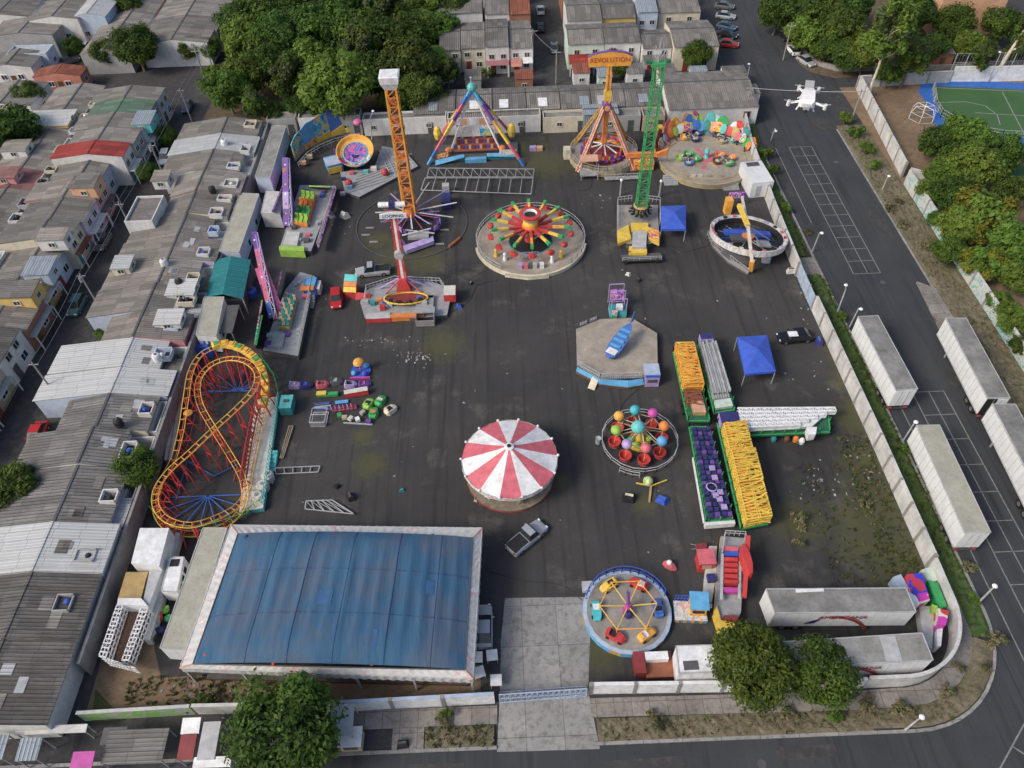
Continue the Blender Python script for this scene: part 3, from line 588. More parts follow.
for i, (y0, y1, rf, h, wm) in enumerate(B):
    xe = [-60.0, -60.2, -59.6, -60, -60.2, -62.8, -61.2, -61.0, -61.4, -62.6, -62.4, -61.4, -61.6, -61.5, -61.6][i]
    x0b = -71.9 if i % 2 else -72.9
    xe -= 1.3
    e = house(f'{ORD(i)} house from the north across the west street, {rnames[rf]} roof, {wn(wm)} walls', x0b, xe, y0 + .02, y1 - .02, h, .7, rpos=-66.8, roof=rf, wallm=wm, group='two-storey terraced houses across the west street')
    c = L(e, (xe, (y0 + y1) / 2, 0)); 
    if h > 4.3:
        window(e, (c.x, c.y - 1.1, 3.0), 'x+', 1.3, 1.1); window(e, (c.x, c.y + 1.1, 3.0), 'x+', 1.3, 1.1)
    window(e, (c.x, c.y + 1.2, .9), 'x+', 1.5, 1.2, 'white'); door(e, (c.x, c.y - 1.2, 0), 'x+', 1.1, 2.1, rnd.choice(['brown', 'darkred', 'teal', 'darkgrey']))
    if i not in (0, 1, 5, 9, 12): # porch slab / car-port over the front
        m = M(); m.box(c.x + .05, -(y1 - y0) / 2 + .2, 2.45, c.x + 1.0, (y1 - y0) / 2 - .2, 2.57, rnd.choice(['roof_b', 'w_white', 'roof_rustx', 'w_grey'])); m.build('porch_roof', e)
        for yy in (-(y1 - y0) / 2 + .3, (y1 - y0) / 2 - .3): m = M(); m.box(c.x + .85, yy - .07, 0, c.x + .99, yy + .07, 2.449, 'w_white'); m.build('porch_post', e)
        m = M(); m.bar((c.x + .92, -(y1 - y0) / 2 + .4, 1.3), (c.x + .92, (y1 - y0) / 2 - .4, 1.3), .05, 'darkgrey')
        for k in range(int((y1 - y0 - 1) / .45) + 1): m.bar((c.x + .92, -(y1 - y0) / 2 + .5 + k * .45, 0), (c.x + .92, -(y1 - y0) / 2 + .5 + k * .45, 1.3), .04, 'darkgrey')
        m.build('porch_grille', e)
    if i in (4, 6, 8, 10): # blank end gable rising over lower neighbour
        pass
    if i % 2: patio(e, -73.7, y0 + .4, -71.5, y1 - .6, 4.3, ['w_white', 'w_grey', 'w_cream'][i % 3])
    if i in (0, 4, 8, 12): shed(e, -73.7, y0 + .4, -72.75, y1 - 1.5, 4.2, 'roof_c', 'w_grey')
# rooftop rooms, wells and cisterns breaking up the terraces
cr = random.Random(21)
def well(label, x, y, z, sx, sy, wm, h=.9):
    e = T('roof_yard', label, 'roof yard', (x, y, z)); m = M(); t = .12; a, b = sx / 2, sy / 2
    m.box(-a, -b, 0, a, -b + t, h, wm); m.box(-a, b - t, 0, a, b, h, wm); m.box(-a, -b + t, 0, -a + t, b - t, h, wm); m.box(a - t, -b + t, 0, a, b - t, h * .7, wm); m.build('parapet', e); m = M(); m.box(-a + t, -b + t, .0, a - t, b - t, .12, 'black'); m.build('shade_floor', e)  # black floor at roof level paints in the shade of a deep open yard
    m = M(); m.lathe([(.3, .13), (.32, .6), (.2, .75), (.001, .78)], cr.choice(['black', 'white', 'royal']), 8, (cr.uniform(-.3, .3), cr.uniform(-.2, .2))); m.build('cistern', e)
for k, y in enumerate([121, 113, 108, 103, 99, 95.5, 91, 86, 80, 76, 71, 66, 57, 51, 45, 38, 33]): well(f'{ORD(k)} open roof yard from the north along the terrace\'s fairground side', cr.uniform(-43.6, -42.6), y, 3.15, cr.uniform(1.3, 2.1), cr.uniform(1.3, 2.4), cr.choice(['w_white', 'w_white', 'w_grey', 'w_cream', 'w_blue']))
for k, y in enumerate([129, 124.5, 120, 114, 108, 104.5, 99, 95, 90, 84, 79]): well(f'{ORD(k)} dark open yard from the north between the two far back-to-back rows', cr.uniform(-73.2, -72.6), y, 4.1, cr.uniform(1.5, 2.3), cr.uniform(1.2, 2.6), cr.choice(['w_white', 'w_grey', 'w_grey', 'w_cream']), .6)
def room(label, x0, x1, y0, y1, z, h, wm, rf):
    e = T('roof_room', label, 'roof room', ((x0 + x1) / 2, (y0 + y1) / 2, z)); a, b = (x1 - x0) / 2, (y1 - y0) / 2; m = M(); m.box(-a, -b, 0, a, b, h, wm); m.build('walls', e); m = M(); m.panel([(-a - .15, -b - .15, h + .1), (a + .15, -b - .15, h + .06), (a + .15, b + .15, h + .3), (-a - .15, b + .15, h + .34)], .08, rf); m.build('roof', e)
    window(e, (0, -b, h * .35), 'y-', 1.0, .8); window(e, (a, 0, h * .35), 'x+', 1.0, .8)
for lb, x0, x1, y0, y1, z, h, wm, rf in [('peach upper room jutting over the west street', -65.5, -61.9, 99, 102.5, 4.6, 2.0, 'w_peach', 'roof_b'), ('white upper room at the front of the far terrace', -66, -62.2, 86.8, 89.2, 4.4, 1.8, 'w_white', 'roof_c'), ('yellow upper room above the far terrace\'s street front', -67, -62.6, 75.5, 78.6, 3.6, 2.0, 'w_yellow', 'roof_b'), ('pale blue upper room at the far terrace\'s street front', -65.8, -62.4, 80.4, 84, 3.4, 1.9, 'w_blue', 'roof_bluegrey'),
        ('white stair room on the near terrace by the street, north part', -55.0, -52.6, 103, 105.5, 3.2, 1.5, 'w_white', 'roof_c'), ('small cream room on the near terrace by the street, middle part', -54.6, -52.2, 82, 84.5, 3.2, 1.3, 'w_cream', 'roof_white'), ('low white lean-to roof on the near terrace above the bright roofs', -45.4, -42.2, 70.5, 73, 3.5, .9, 'w_white', 'roof_bright'), ('pale tin roof patch room over the near terrace\'s yard side', -45.6, -42.0, 76.4, 79.2, 3.4, .8, 'w_white', 'roof_bright'), ('teal upper shopfront at the north end of the far terrace', -62.6, -59.6, 119, 123, 4.0, 1.6, 'turq', 'roof_bluegrey'), ('white gabled room on the westernmost row', -82, -78, 112, 115, 4.2, 1.4, 'w_white', 'roof_c'), ('bright yellow walled room at the left end of the white sheet roof', -86.5, -83.2, 118.0, 120.4, 3.2, 1.6, 'yellow', 'yellow'), ('pinkish room on the westernmost row', -80, -76.5, 104, 106.8, 4.4, 1.2, 'w_pink', 'roof_pink'), ('bright white sheet roof over the westernmost row\'s north end', -84, -74.5, 120.8, 125.6, 4.5, .5, 'w_yellow', 'roof_bright')]: room(lb, x0, x1, y0, y1, z, h, wm, rf)
for k, (x0, x1, y0, y1, h, wm, rf) in enumerate([(-12, -9, 140.5, 143, 2.5, 'w_white', 'roof_xb'), (-6.5, -3.6, 136.5, 140, 2.4, 'w_grey', 'roof_x'), (14, 17, 137, 140.5, 2.6, 'w_white', 'roof_rustx'), (18.5, 21, 135.5, 138.5, 2.4, 'w_mint', 'roof_bluegrey'), (24, 27, 136, 139.5, 2.6, 'w_white', 'roof_x'), (30, 33, 136, 139, 2.5, 'w_cream', 'roof_xb'), (3, 6.2, 136, 139, 2.4, 'w_brick', 'roof_rustx'), (36, 39, 135.8, 138, 2.3, 'w_white', 'roof_bluegrey')]): room(f'{ORD(k)} small annex from the west in the passage gardens behind the low houses', x0, x1, y0, y1, 0, h, wm, rf)
# west row back to back
Cc = [(126, 132, 'roof_a', 'w_white'), (120.5, 126, 'roof_white', 'w_yellow'), (114.5, 120.5, 'roof_a', 'w_grey'), (108.5, 114.5, 'roof_c', 'w_grey'), (103, 108.5, 'roof_pink', 'w_grey'), (97, 103, 'roof_a', 'w_white'), (91, 97, 'roof_b', 'w_tan'), (85, 91, 'roof_a', 'w_grey'), (79, 85, 'roof_c', 'w_white'), (132, 137, 'roof_c', 'w_white')]
for i, (y0, y1, rf, wm) in enumerate(sorted(Cc, reverse=True)):
    e = house(f'{ORD(i)} house from the north in the westernmost back-to-back row, {rnames[rf]} roof', -82.6, -73.9, y0 + .02, y1 - .02, 3.9, .7, rpos=-77.6, roof=rf, wallm=wm, group='low houses in the westernmost row')
    window(e, (8.7 / 2, 0, 1.5), 'x+', 1.2, 1)
# northern continuation of both rows
for i, (y0, y1) in enumerate([(152, 158), (158, 164), (164, 170), (170, 176), (176, 183), (183, 190)]):
    e = house(f'{ORD(i)} house north of the crossing in the row with the white end gable', -71.8, -57.6 if i % 2 else -58.2, y0 + .02, y1 - .02, 4.6, .8, rpos=-65, roof=RO[i % 5], wallm='w_white' if i == 0 else WL[i], group='terraced houses north of the crossing')
    c = (71.8 - 57.6) / 2; window(e, (e['_a'], -.9, 3), 'x+', 1.2, 1); window(e, (e['_a'], 1.2, .9), 'x+', 1.4, 1.2)
    e = house(f'{ORD(i)} house north of the crossing in the row behind, dark yard between', -83, -73.6, y0 - 2 + .02, y1 - 2 - .02, 4.0, .8, rpos=-78, roof=RO[(i + 2) % 5], wallm=WL[(i + 3) % 10], group='terraced houses north of the crossing, back row')
    window(e, (e['_a'], .5, 2.2), 'x+', 1.2, 1)
# north-west corner cluster
for i, (px, py, sx, sy, h, rf, wm, lb) in enumerate([(15, 60, 9, 7, 3.6, 'roof_b', 'w_white', 'low house with dark roof at the picture\'s left edge below the blue room'), (28, 28, 13, 8, 5, 'roof_a', 'w_grey', 'wide grey-roofed house in the far north-west cluster'), (62, 10, 10, 10, 6, 'roof_a', 'w_white', 'pale house with white side wall at the top left'),
        (12, 95, 10, 9, 4, 'roof_a', 'w_white', 'house with grey roof beside the dark trees at the left edge'), (95, 8, 7, 9, 6, 'roof_white', 'w_blue', 'blue and white two-storey house at the top left crossing'), (60, 72, 9, 4, 3, 'roof_rustx', 'w_salmon', 'reddish-brown low shop by the asphalt turning'), (30, 50, 8, 4, 4, 'roof_white', 'w_blue', 'turquoise and white flat house in the north-west cluster'), (8, 8, 12, 10, 5, 'roof_b', 'w_white', 'grey roofed house in the extreme top left corner')]):
    q = W(px, py, h); e = house(lb, q.x - sx / 2, q.x + sx / 2, q.y - sy / 2, q.y + sy / 2, h, .7, roof=rf, wallm=wm, name='corner_house', ridge='flat' if 'flat' in lb else 'y')
    window(e, (e['_a'], 0, h * .35), 'x+', 1.3, 1.1, 'white'); window(e, (-1.5, -e['_b'], h * .35), 'y-', 1.3, 1.1, 'white'); window(e, (1.8, -e['_b'], h * .35), 'y-', 1.3, 1.1, 'white'); door(e, (.2, -e['_b'], 0), 'y-')
# --- row directly behind the back wall
D = [(-15.5, -8, 'roof_xb', 'w_grey'), (-7.9, -1.5, 'roof_x', 'w_white'), (-1.4, 4.5, 'roof_xb', 'w_grey'), (4.6, 10.5, 'roof_x', 'w_tan'), (10.6, 16, 'roof_xb', 'w_white'), (16.1, 22, 'roof_x', 'w_grey'), (22.1, 28.3, 'roof_xb', 'w_white')]
for i, (x0, x1, rf, wm) in enumerate(D):
    e = house(f'{ORD(i)} low house from the west behind the back wall, {rnames[rf]} corrugated roof', x0, x1 - .04, 123.6, 131.6, 3.0, .8, ridge='x', rpos=128.0, roof=rf, wallm=wm, group='low houses behind the back wall')
    m = M(); xx = random.uniform(-2, 1); m.panel([(xx, -3.6, 3.3), (xx + 1.6, -3.6, 3.3), (xx + 1.6, -1.2, 3.62), (xx, -1.2, 3.62)], .05, random.choice(['white', 'roof_bluegrey', 'w_brick', 'lightgrey'])); m.build('patch_sheet', e)
    window(e, (.6, -4, 1), 'y-', 1.1, .9); door(e, (-1.4, -4, 0), 'y-')
e = house('wide white corner house with long grey roof beside the avenue behind the round platform', 29, 44.6, 120.6, 133.5, 3.6, 1.0, ridge='x', rpos=128, roof='roof_x', wallm='w_white', name='corner_house')
window(e, (-4.3, -6.45, 1.6), 'y-', 1.4, 1.0, 'darkgrey'); window(e, (6.0, -6.45, 1.6), 'y-', 1.2, 1.1, 'w_brick'); door(e, (1, -6.45, 0), 'y-'); shed(e, 43.4, 125.6, 46.2, 129, 3.2, 'roof_x', 'w_white', 'side_porch'); shed(e, 41.6, 134, 45.8, 136.6, 3, 'roof_xb', 'w_white', 'back_porch')
e = house('pale blue corrugated shed rising behind the revolving pendulum ride', 14.2, 20.4, 120.4, 123.4, 3.4, .1, ridge='x', roof='roof_bluegrey', wallm='roof_bluegrey', name='blue_shed'); door(e, (0, -1.5, 0), 'y-')
# back wall annexes: white flat rooms along the lot's north edge
for i, (px0, px1, h, wm, lb) in enumerate([(272, 300, 3, 'w_grey', 'grey flat-roofed room at the lot\'s north-west corner'), (303, 330, 3.2, 'w_white', 'white cabin behind the painted scenery of the tilted disc ride'), (338, 364, 3.6, 'w_grey', 'tall grey cabin right of the painted scenery'), (366, 448, 3, 'w_white', 'long white flat-roofed building behind the orange tower'), (449, 541, 3, 'w_white', 'white building with two small windows behind the blue pyramid ride'), (543, 590, 2.8, 'w_cream', 'cream walled annex left of the pendulum ride'), (592, 640, 2.8, 'w_grey', 'soot stained annex behind the pendulum ride'), (642, 664, 2.8, 'w_tan', 'narrow tan annex between green tower and round platform')]):
    a = W(px0, 132, 0); b = W(px1, 132, 0); y = W((px0 + px1) / 2, 135 - (px0 - 270) * .012, 0).y
    e = house(lb, a.x, b.x - .05, y - .2, max(y + 2.2, 122.9) if px0 > 360 else y + 2.4, h, ridge='flat', roof='roof_dirty' if i != 4 else 'roof_x', wallm=wm, name='back_building')
    k = max(1, int(e['_a'] / 2.2))
    for j in range(k): window(e, (-e['_a'] + 2 * e['_a'] * (j + .35) / k, -e['_b'], 1.2), 'y-', 1.0, .8)
    door(e, (e['_a'] * .6, -e['_b'], 0), 'y-', 1, 2.1, 'darkgrey')
# --- two-storey houses north of the passage
H2 = [(-11.5, -7.4, 144.5, 156, 4.6, 'roof_xb', 'w_cream', 'cream walled house with dark carport roof, leftmost of the row above the pyramid ride'), (-7.3, -2.6, 144.8, 156, 4.7, 'roof_x', 'w_cream', 'cream walled house with two small windows, second from left above the pyramid ride'),
      (-2.5, 2.0, 143.5, 155.5, 5.4, 'roof_xb', 'w_white', 'tall white house with pink balcony front'), (2.1, 6.6, 143.8, 155.8, 4.8, 'roof_x', 'w_white', 'white house with grey roof at the corner of the north street'),
      (13.4, 20.4, 144.0, 152.5, 5, 'roof_x', 'w_mint', 'mint coloured house with red porch roof right of the north street'), (20.5, 27.4, 144, 152.5, 5, 'roof_xb', 'w_white', 'white house with dark garage opening behind the pendulum ride sign'),
      (27.6, 33.2, 142.5, 150, 4.4, 'roof_xb', 'w_white', 'white house with balcony behind the top of the green tower'), (33.4, 42, 141.5, 152.5, 4.8, 'roof_x', 'w_cream', 'cream house with wide grey roof and round tree in front'),
      (-12, -3, 158, 171, 6, 'roof_x', 'w_white', 'broad pale house at the top of the block left of the north street'), (-2.5, 2.5, 158, 172, 5.5, 'roof_x', 'w_white', 'narrow white house in the second line left of the north street'), (2.6, 6.8, 157.5, 170, 5.5, 'roof_rustx', 'w_brick', 'brick red roofed house at the top left of the north street'),
      (14, 21, 154, 164, 5.2, 'roof_x', 'w_white', 'grey roofed house in the second line right of the north street'), (21.1, 28, 155, 164, 5, 'roof_xb', 'w_yellow', 'yellow walled house in the second line behind the pendulum ride sign'), (28.4, 32.6, 156, 167, 5.5, 'roof_bluegrey', 'w_blue', 'pale blue narrow house in the second line above the green tower'),
      (33, 41.5, 157, 167, 4.8, 'roof_x', 'w_cream', 'cream house with large roof in the second line near the avenue'), (14, 22, 167, 180, 5, 'roof_rustx', 'w_brick', 'rust roofed house at the top edge right of the north street'), (23, 41, 169, 182, 5, 'roof_xb', 'w_white', 'long dark roofed house at the top edge near the avenue'), (-30, -13, 176, 190, 5, 'roof_x', 'w_grey', 'house behind the wood at the top edge'), (-12, 6, 175, 188, 5.5, 'roof_x', 'w_white', 'house at the top edge left of the north street')]
for i, (x0, x1, y0, y1, h, rf, wm, lb) in enumerate(H2):
    e = house(lb, x0, x1, y0, y1, h, .9, ridge='x', roof=rf, wallm=wm, name='street_house'); a, b = e['_a'], e['_b']
    k = max(2, int(a * 2 / 3))
    for j in range(k): window(e, (-a + 2 * a * (j + .5) / k, -b, 2.9), 'y-', 1.1, 1.0)
    if i < 8 or i > 10:
        window(e, (a * .45, -b, .9), 'y-', 1.2, 1.1); door(e, (-a * .4, -b, 0), 'y-', 1.0, 2.1, 'darkred')
    if i in (0, 4, 5, 6):   # front porch
        m = M(); m.panel([(-a + .1, -b - 3, 2.5), (a - .1 if i == 0 else a * .5, -b - 3, 2.5), (a - .1 if i == 0 else a * .5, -b - .05, 3.0), (-a + .1, -b - .05, 3.0)], .1, ['roof_xb', 0, 0, 0, 'roof_red', 'roof_x', 'roof_xb'][i]); m.build('porch_roof', e)
        for xx in (-a + .3, a * .4): m = M(); m.box(xx - .08, -b - 2.9, 0, xx + .08, -b - 2.74, 2.44, 'w_white'); m.build('porch_post', e)
        m = M(); m.box(-a + .4, -b - 2.86, 0, a * .35, -b - 2.8, 1.5, 'darkgrey'); m.build('porch_front', e)
    if i == 2:
        m = M(); m.box(-a + .1, -b - 1.6, 2.4, a - .1, -b - .02, 2.55, 'w_pink'); m.box(-a + .1, -b - 1.6, 2.551, a - .1, -b - 1.48, 3.4, 'w_pink'); m.build('balcony', e)
        
        for xx in (-a + .1, a - .4): m = M(); m.box(xx, -b - 1.6, 0, xx + .3, -b - 1.3, 2.39, 'w_white'); m.build('balcony_post', e)
    if i == 3:
        m = M(); m.box(-a + .2, -b - 3, 2.5, 0, -b - .1, 2.6, 'w_salmon'); m.box(.2, -b - 2.6, 2.9, a - .1, -b - .1, 3.0, 'white'); m.build('awning', e)
e = house('orange and cream corner building at the top right edge', 88, 101, 152, 166, 7.5, ridge='flat', roof='roof_dirty', wallm='w_peach', name='corner_building')
for j in range(3): window(e, (-6.5, -4 + j * 4, 4), 'x-', 1.3, 1.3, 'brown'); window(e, (-4 + j * 4, -7, 4), 'y-', 1.3, 1.3, 'brown')
e = house('small grey corrugated shelter among the trees near the pitch', 82.5, 86.5, 138.5, 144, 2.8, .4, ridge='x', roof='roof_x', wallm='w_brick', name='shelter'); door(e, (0, -2.75, 0), 'y-')
# south-west corner oddments
def canopy_flat(name, label, p0, p1, h, mat, cat='awning', slope=.3, leg='steel'):
    e = T(name, label, cat, ((p0[0] + p1[0]) / 2, (p0[1] + p1[1]) / 2, 0)); a, b = abs(p1[0] - p0[0]) / 2, abs(p1[1] - p0[1]) / 2; m = M()
    m.panel([(-a, -b, h), (a, -b, h), (a, b, h + slope), (-a, b, h + slope)], .08, mat); m.build('roof_sheet', e)
    for x in (-a + .1, a - .1):
        for y, z in ((-b + .1, h - .05), (b - .1, h + slope - .08)): m = M(); m.bar((x, y, 0), (x, y, z), .09, leg); m.build('post', e)
    return e
canopy_flat('awning', 'magenta canopy by the pavement at the bottom left', tuple(W(68, 775, 2.3)[:2]), tuple(W(97, 752, 2.3)[:2]), 2.3, 'magenta')
canopy_flat('awning', 'pale blue corrugated awning at the bottom left corner', tuple(W(14, 761, 2.5)[:2]), tuple(W(44, 738, 2.5)[:2]), 2.4, 'roof_bluegrey')
canopy_flat('awning', 'blue-grey awning at the extreme bottom left edge', tuple(W(-20, 760, 2.5)[:2]), tuple(W(11, 735, 2.5)[:2]), 2.4, 'roof_bluegrey')
canopy_flat('awning', 'grey sheet roof beside the round tree at the bottom', (-17.0, 20.4), (-14.9, 23.0), 2.3, 'lightgrey')
canopy_flat('awning', 'white tin roof next to the brown-red roof at the bottom left', tuple(W(180, 734, 2.3)[:2]), tuple(W(202, 718, 2.3)[:2]), 2.2, 'white')
canopy_flat('awning', 'brown-red tin roof at the bottom left', tuple(W(176, 760, 2.2)[:2]), tuple(W(198, 735, 2.2)[:2]), 2.1, 'darkred')
canopy_flat('awning', 'grey tin roof half under the round tree at the bottom left', tuple(W(196, 760, 2.2)[:2]), tuple(W(222, 722, 2.2)[:2]), 2.1, 'lightgrey')
for lb_, a_, b_, mt_ in (('grey corrugated yard roof left of the brown-red roof, largest there', (100, 764), (170, 728), 'roof_b'), ('small dark sheet roof between magenta canopy and grey yard roof', (99, 745), (128, 727), 'darkgrey'), ('white sill roof under the sooty roofs at the left', (14, 735), (88, 724), 'dirty_white'), ('narrow white roof under the round tree near the kerb', (192, 768), (232, 756), 'white')): canopy_flat('tin_roof', lb_, tuple(W(*a_, 2.0)[:2]), tuple(W(*b_, 2.0)[:2]), 1.9, mt_, 'tin roof', .15)
e = T('brick_kiosk', 'small brick and sheet kiosk beside the round tree at the bottom', 'kiosk', (-15.2, 20.1, 0)); m = M(); m.box(-.9, -.3, 0, .9, 1.2, 1.6, 'w_tan'); m.build('body', e); m = M(); m.box(-1, -.4, 1.602, 1, 1.3, 1.7, 'white'); m.build('roof_slab', e); m = M(); m.box(-.6, -.36, .7, .6, -.302, 1.3, 'darkgrey'); m.build('hatch', e)
g = M(); g.prism([tuple(W(*p)[:2]) for p in [(92, 722), (96, 690), (110, 706), (124, 720)]], 0, .12, 'grass'); struct(g, 'grass_corner')
# ============================================================ RIDES
def rail(m, pts, h=1.05, mat='lightgrey', closed=False, step=.7, z=0, r=.035):
    pts = [V((p[0], p[1], z)) for p in pts]
    if closed: pts.append(pts[0])
    for a, b in zip(pts, pts[1:]):
        for zz in (h, h * .5): m.bar(a + V((0, 0, zz)), b + V((0, 0, zz)), r * 2, mat)
        k = max(1, int((b - a).length / step))
        for i in range(k + 1): c = a + (b - a) * i / k; m.bar(c, c + V((0, 0, h)), r * 1.6, mat)
def circ(r, n, a0=0, a1=360, c=(0, 0)): return [(c[0] + r * math.cos(R(a0 + (a1 - a0) * i / n)), c[1] + r * math.sin(R(a0 + (a1 - a0) * i / n))) for i in range(n if a1 - a0 == 360 else n + 1)]
def steps(e, x0, x1, y0, y1, h, n=4, mat='steelplate', name='stairs', down='y-'):
    m = M()
    for i in range(n):
        z = h * (i + 1) / (n + 1)
        if down == 'y-': d = (y1 - y0) / n; m.box(x0, y0 + d * i, 0, x1, y0 + d * (i + 1), z, mat)
        elif down == 'x+': d = (x1 - x0) / n; m.box(x1 - d * i - d, y0, 0, x1 - d * i, y1, z, mat)
    m.build(name, e)
def rot(p, a): return (p[0] * math.cos(a) - p[1] * math.sin(a), p[0] * math.sin(a) + p[1] * math.cos(a))

# --- red and white carousel -------------------------------------------------
o = W(509.5, 457.5, 3.4); e = T('carousel', 'children\'s carousel under a pink-red and white striped conical canopy', 'carousel', (o.x, o.y, 0))
Rr = 5.25; m = M(); N = 14
for i in range(N):
    a0, a1 = R(360 * i / N + 90 - 360 / N / 2), R(360 * (i + 1) / N + 90 - 360 / N / 2); mt = 'white' if i % 2 == 0 else 'rose'
    for k in range(6):
        t0, t1 = k / 6, (k + 1) / 6; f = lambda t: (.35 + (Rr - .35) * t, 5.35 - 1.95 * t ** .9)
        (r0, z0), (r1, z1) = f(t0), f(t1)
        am = (a0 + a1) / 2; sag = lambda r, t: r * (1 - .035 * t)
        P = lambda r, a, z: (r * math.cos(a), r * math.sin(a), z)
        m.add([P(r0, a0, z0), P(r1, a0, z1), P(sag(r1, t1) * 1.03, am, z1 - .08 * t1), P(r1, a1, z1), P(r0, a1, z0), P(sag(r0, t0) * 1.03, am, z0 - .08 * t0)], [(0, 1, 2, 5), (5, 2, 3, 4)], mt)
m.build('canopy', e)
m = M(); m.lathe([(.5, 5.3), (.52, 5.42), (.2, 5.5), (.001, 5.52)], 'white', 14); m.lathe([(.22, 5.5), (.2, 5.62), (.001, 5.64)], 'black', 10); m.build('finial', e)
m = M(); m.lathe([(Rr + .02, 3.42), (Rr + .06, 2.9), (Rr - .05, 2.88)], 'mural_pale', 28); m.build('valance', e)
for i in range(N):
    a = R(360 * i / N + 90 - 180 / N); m = M(); m.sphere((Rr * 1.01 * math.cos(a), Rr * 1.01 * math.sin(a), 3.5), .16, 'white', 8); m.build('bulb_finial', e)
m = M(); m.lathe([(.001, .32), (4.9, .32), (4.9, .02)], 'plank', 28); m.lathe([(4.95, .25), (4.95, .05)], 'red', 28); m.build('platform', e)
m = M(); m.lathe([(1.0, .3), (1.0, 3.2), (.001, 4.2)], 'mural_hot', 12); m.build('centre_column', e)
for i in range(14):
    a = R(360 * i / 14); r = 4.1 if i % 2 else 3.0; c = (r * math.cos(a), r * math.sin(a)); m = M(); m.tube((*c, .3), (*c, 3.3), .04, 'yellow'); m.build('pole', e)
    m = M(); m.X = Matrix.Translation((*c, 1.0)) @ Matrix.Rotation(a, 4, 'Z'); col = ['white', 'brown', 'tanc'][i % 3]
    m.sphere((0, 0, 0), .28, col, 8, .9); m.tube((0, .15, 0), (0, .5, .35), .13, col, 6, .08); m.tube((0, .48, .35), (0, .72, .22), .09, col, 6, .06)
    for sx in (-.12, .12):
        for sy in (-.2, .2): m.tube((sx, sy, -.1), (sx, sy * 1.6, -.55), .06, col, 5, .04)
    m.build('horse', e)

# --- balloon ride -----------------------------------------------------------
o = W(639, 443, 0); e = T('balloon_ride', 'small balloon ride with colourful balls above red tubs inside a round railing', 'ride', (o.x, o.y, 0))
m = M(); m.lathe([(1.3, 0), (1.3, .4), (.5, .5), (.35, 3.4), (.001, 3.5)], 'yellow', 14); m.build('hub', e)
o2 = L(e, W(638, 427, 3.9)); m = M(); m.sphere((o2.x, o2.y, 3.9), .78, 'turq', 18); m.build('top_balloon', e, smooth=True)
for i, (px, py, c) in enumerate([(635, 410, 'cyan'), (653, 413, 'magenta'), (664, 426, 'orange'), (662, 441, 'sky_blue'), (646, 448, 'rose'), (627, 444, 'lilac'), (616, 430, 'lime'), (619, 416, 'amber')]):
    q = L(e, W(px, py, 3.0)); m = M(); m.sphere((q.x, q.y, 3.0), .6, c, 16); b_ = m.build('balloon', e, smooth=True)
    m = M(); m.bar((q.x, q.y, .5), (q.x, q.y, 2.7), .07, 'amber'); m.bar((0, 0, 2.6), (q.x, q.y, 1.9), .1, 'tanc'); m.build('arm', e)
    m = M(); m.lathe([(.001, .35), (.6, .35), (.75, 1.0), (.68, 1.02), (.5, .5), (.001, .5)], 'red', 14, (q.x, q.y)); m.lathe([(.62, .33), (.4, .2)], 'white', 14, (q.x, q.y)); m.build('tub', e)
m = M(); m.path([(*p, 2.3) for p in circ(2.5, 8)], .06, 'tanc', closed=True)
for p in circ(2.5, 8): m.bar((0, 0, 3.2), (*p, 2.3), .07, 'cream')
m.build('top_frame', e)
for i, c in enumerate(['lime', 'yellow', 'orange', 'green', 'lime', 'yellow']):
    p = rot((1.0, 0), i * 1.047); m = M(); m.sphere((*p, .8), .42, c, 10, .8); m.build('centre_figure', e)
m = M(); rail(m, circ(4.35, 20), 1.0, 'lightgrey', closed=True, step=.8); m.build('railing', e)
m = M(); q = circ(4.9, 3, 235, 262); rail(m, q, 1.0, 'lightgrey', step=.5); m.build('queue_railing', e)
o = W(648, 481, .6); e = T('striped_ball', 'green and cream striped ball beside the balloon ride railing', 'ball', (o.x, o.y, 0)); m = M(); m.sphere((0, 0, .58), .56, 'lime', 16, mf=lambda j, i: 'lime' if i % 4 < 2 else 'cream'); m.build('shell', e, smooth=True)
o = W(649, 503, 0); e = T('pipe_frame', 'yellow Y-shaped pipe frame lying near the balloon ride', 'pipe frame', (o.x, o.y, 0)); m = M()
a = L(e, W(651, 486, .3)); b = L(e, W(636, 483, .3)); c = L(e, W(667, 480, .3)); m.bar((0, 0, .15), a, .22, 'ochre', .1); m.bar(a, b, .12, 'yellow'); m.bar(a, c, .12, 'yellow'); m.build('pipes', e)
o = W(598, 443, 0); e = T('steel_bin', 'small grey and teal bin left of the balloon ride', 'bin', (o.x, o.y, 0)); m = M(); m.lathe([(.3, 0), (.36, .9), (.3, .92), (.001, .8)], 'steel', 10); m.build('bin_body', e); m = M(); m.lathe([(.37, .8), (.38, .95)], 'teal', 10); m.build('rim', e)

# --- tilting car ride at the bottom -----------------------------------------
o = W(627, 611, .6); e = T('car_ride', 'round children\'s ride with toy cars on yellow spokes and pale blue rim', 'ride', (o.x, o.y, 0), R(0))
m = M(); m.prism(circ(3.9, 24), .0, .62, 'deck'); m.build('platform', e)
m = M(); m.lathe([(3.9, .64), (4.3, .6), (4.35, 0)], 'sky_blue', 24, mf=lambda j, i: 'ochre' if (j == 1 and i % 4 == 0) else ('sky_blue' if j else 'paleblue')); m.build('rim_panels', e)
m = M(); rail(m, circ(4.1, 12, 20, 160), 1.3, 'royal', step=.6, z=.6); m.build('back_railing', e)
m = M(); m.tube((0, 0, .6), (0, 0, 2.2), .5, 'magenta', 12, .25); m.tube((0, 0, 2.2), (-.1, .5, 3.6), .16, 'purple'); m.sphere((0, -.5, 1), .5, 'navy', 8); m.build('hub', e)
P6 = circ(2.75, 6, 0); m = M(); m.path([(*p, 2.0) for p in P6], .06, 'amber', closed=True); m.build('hex_frame', e)
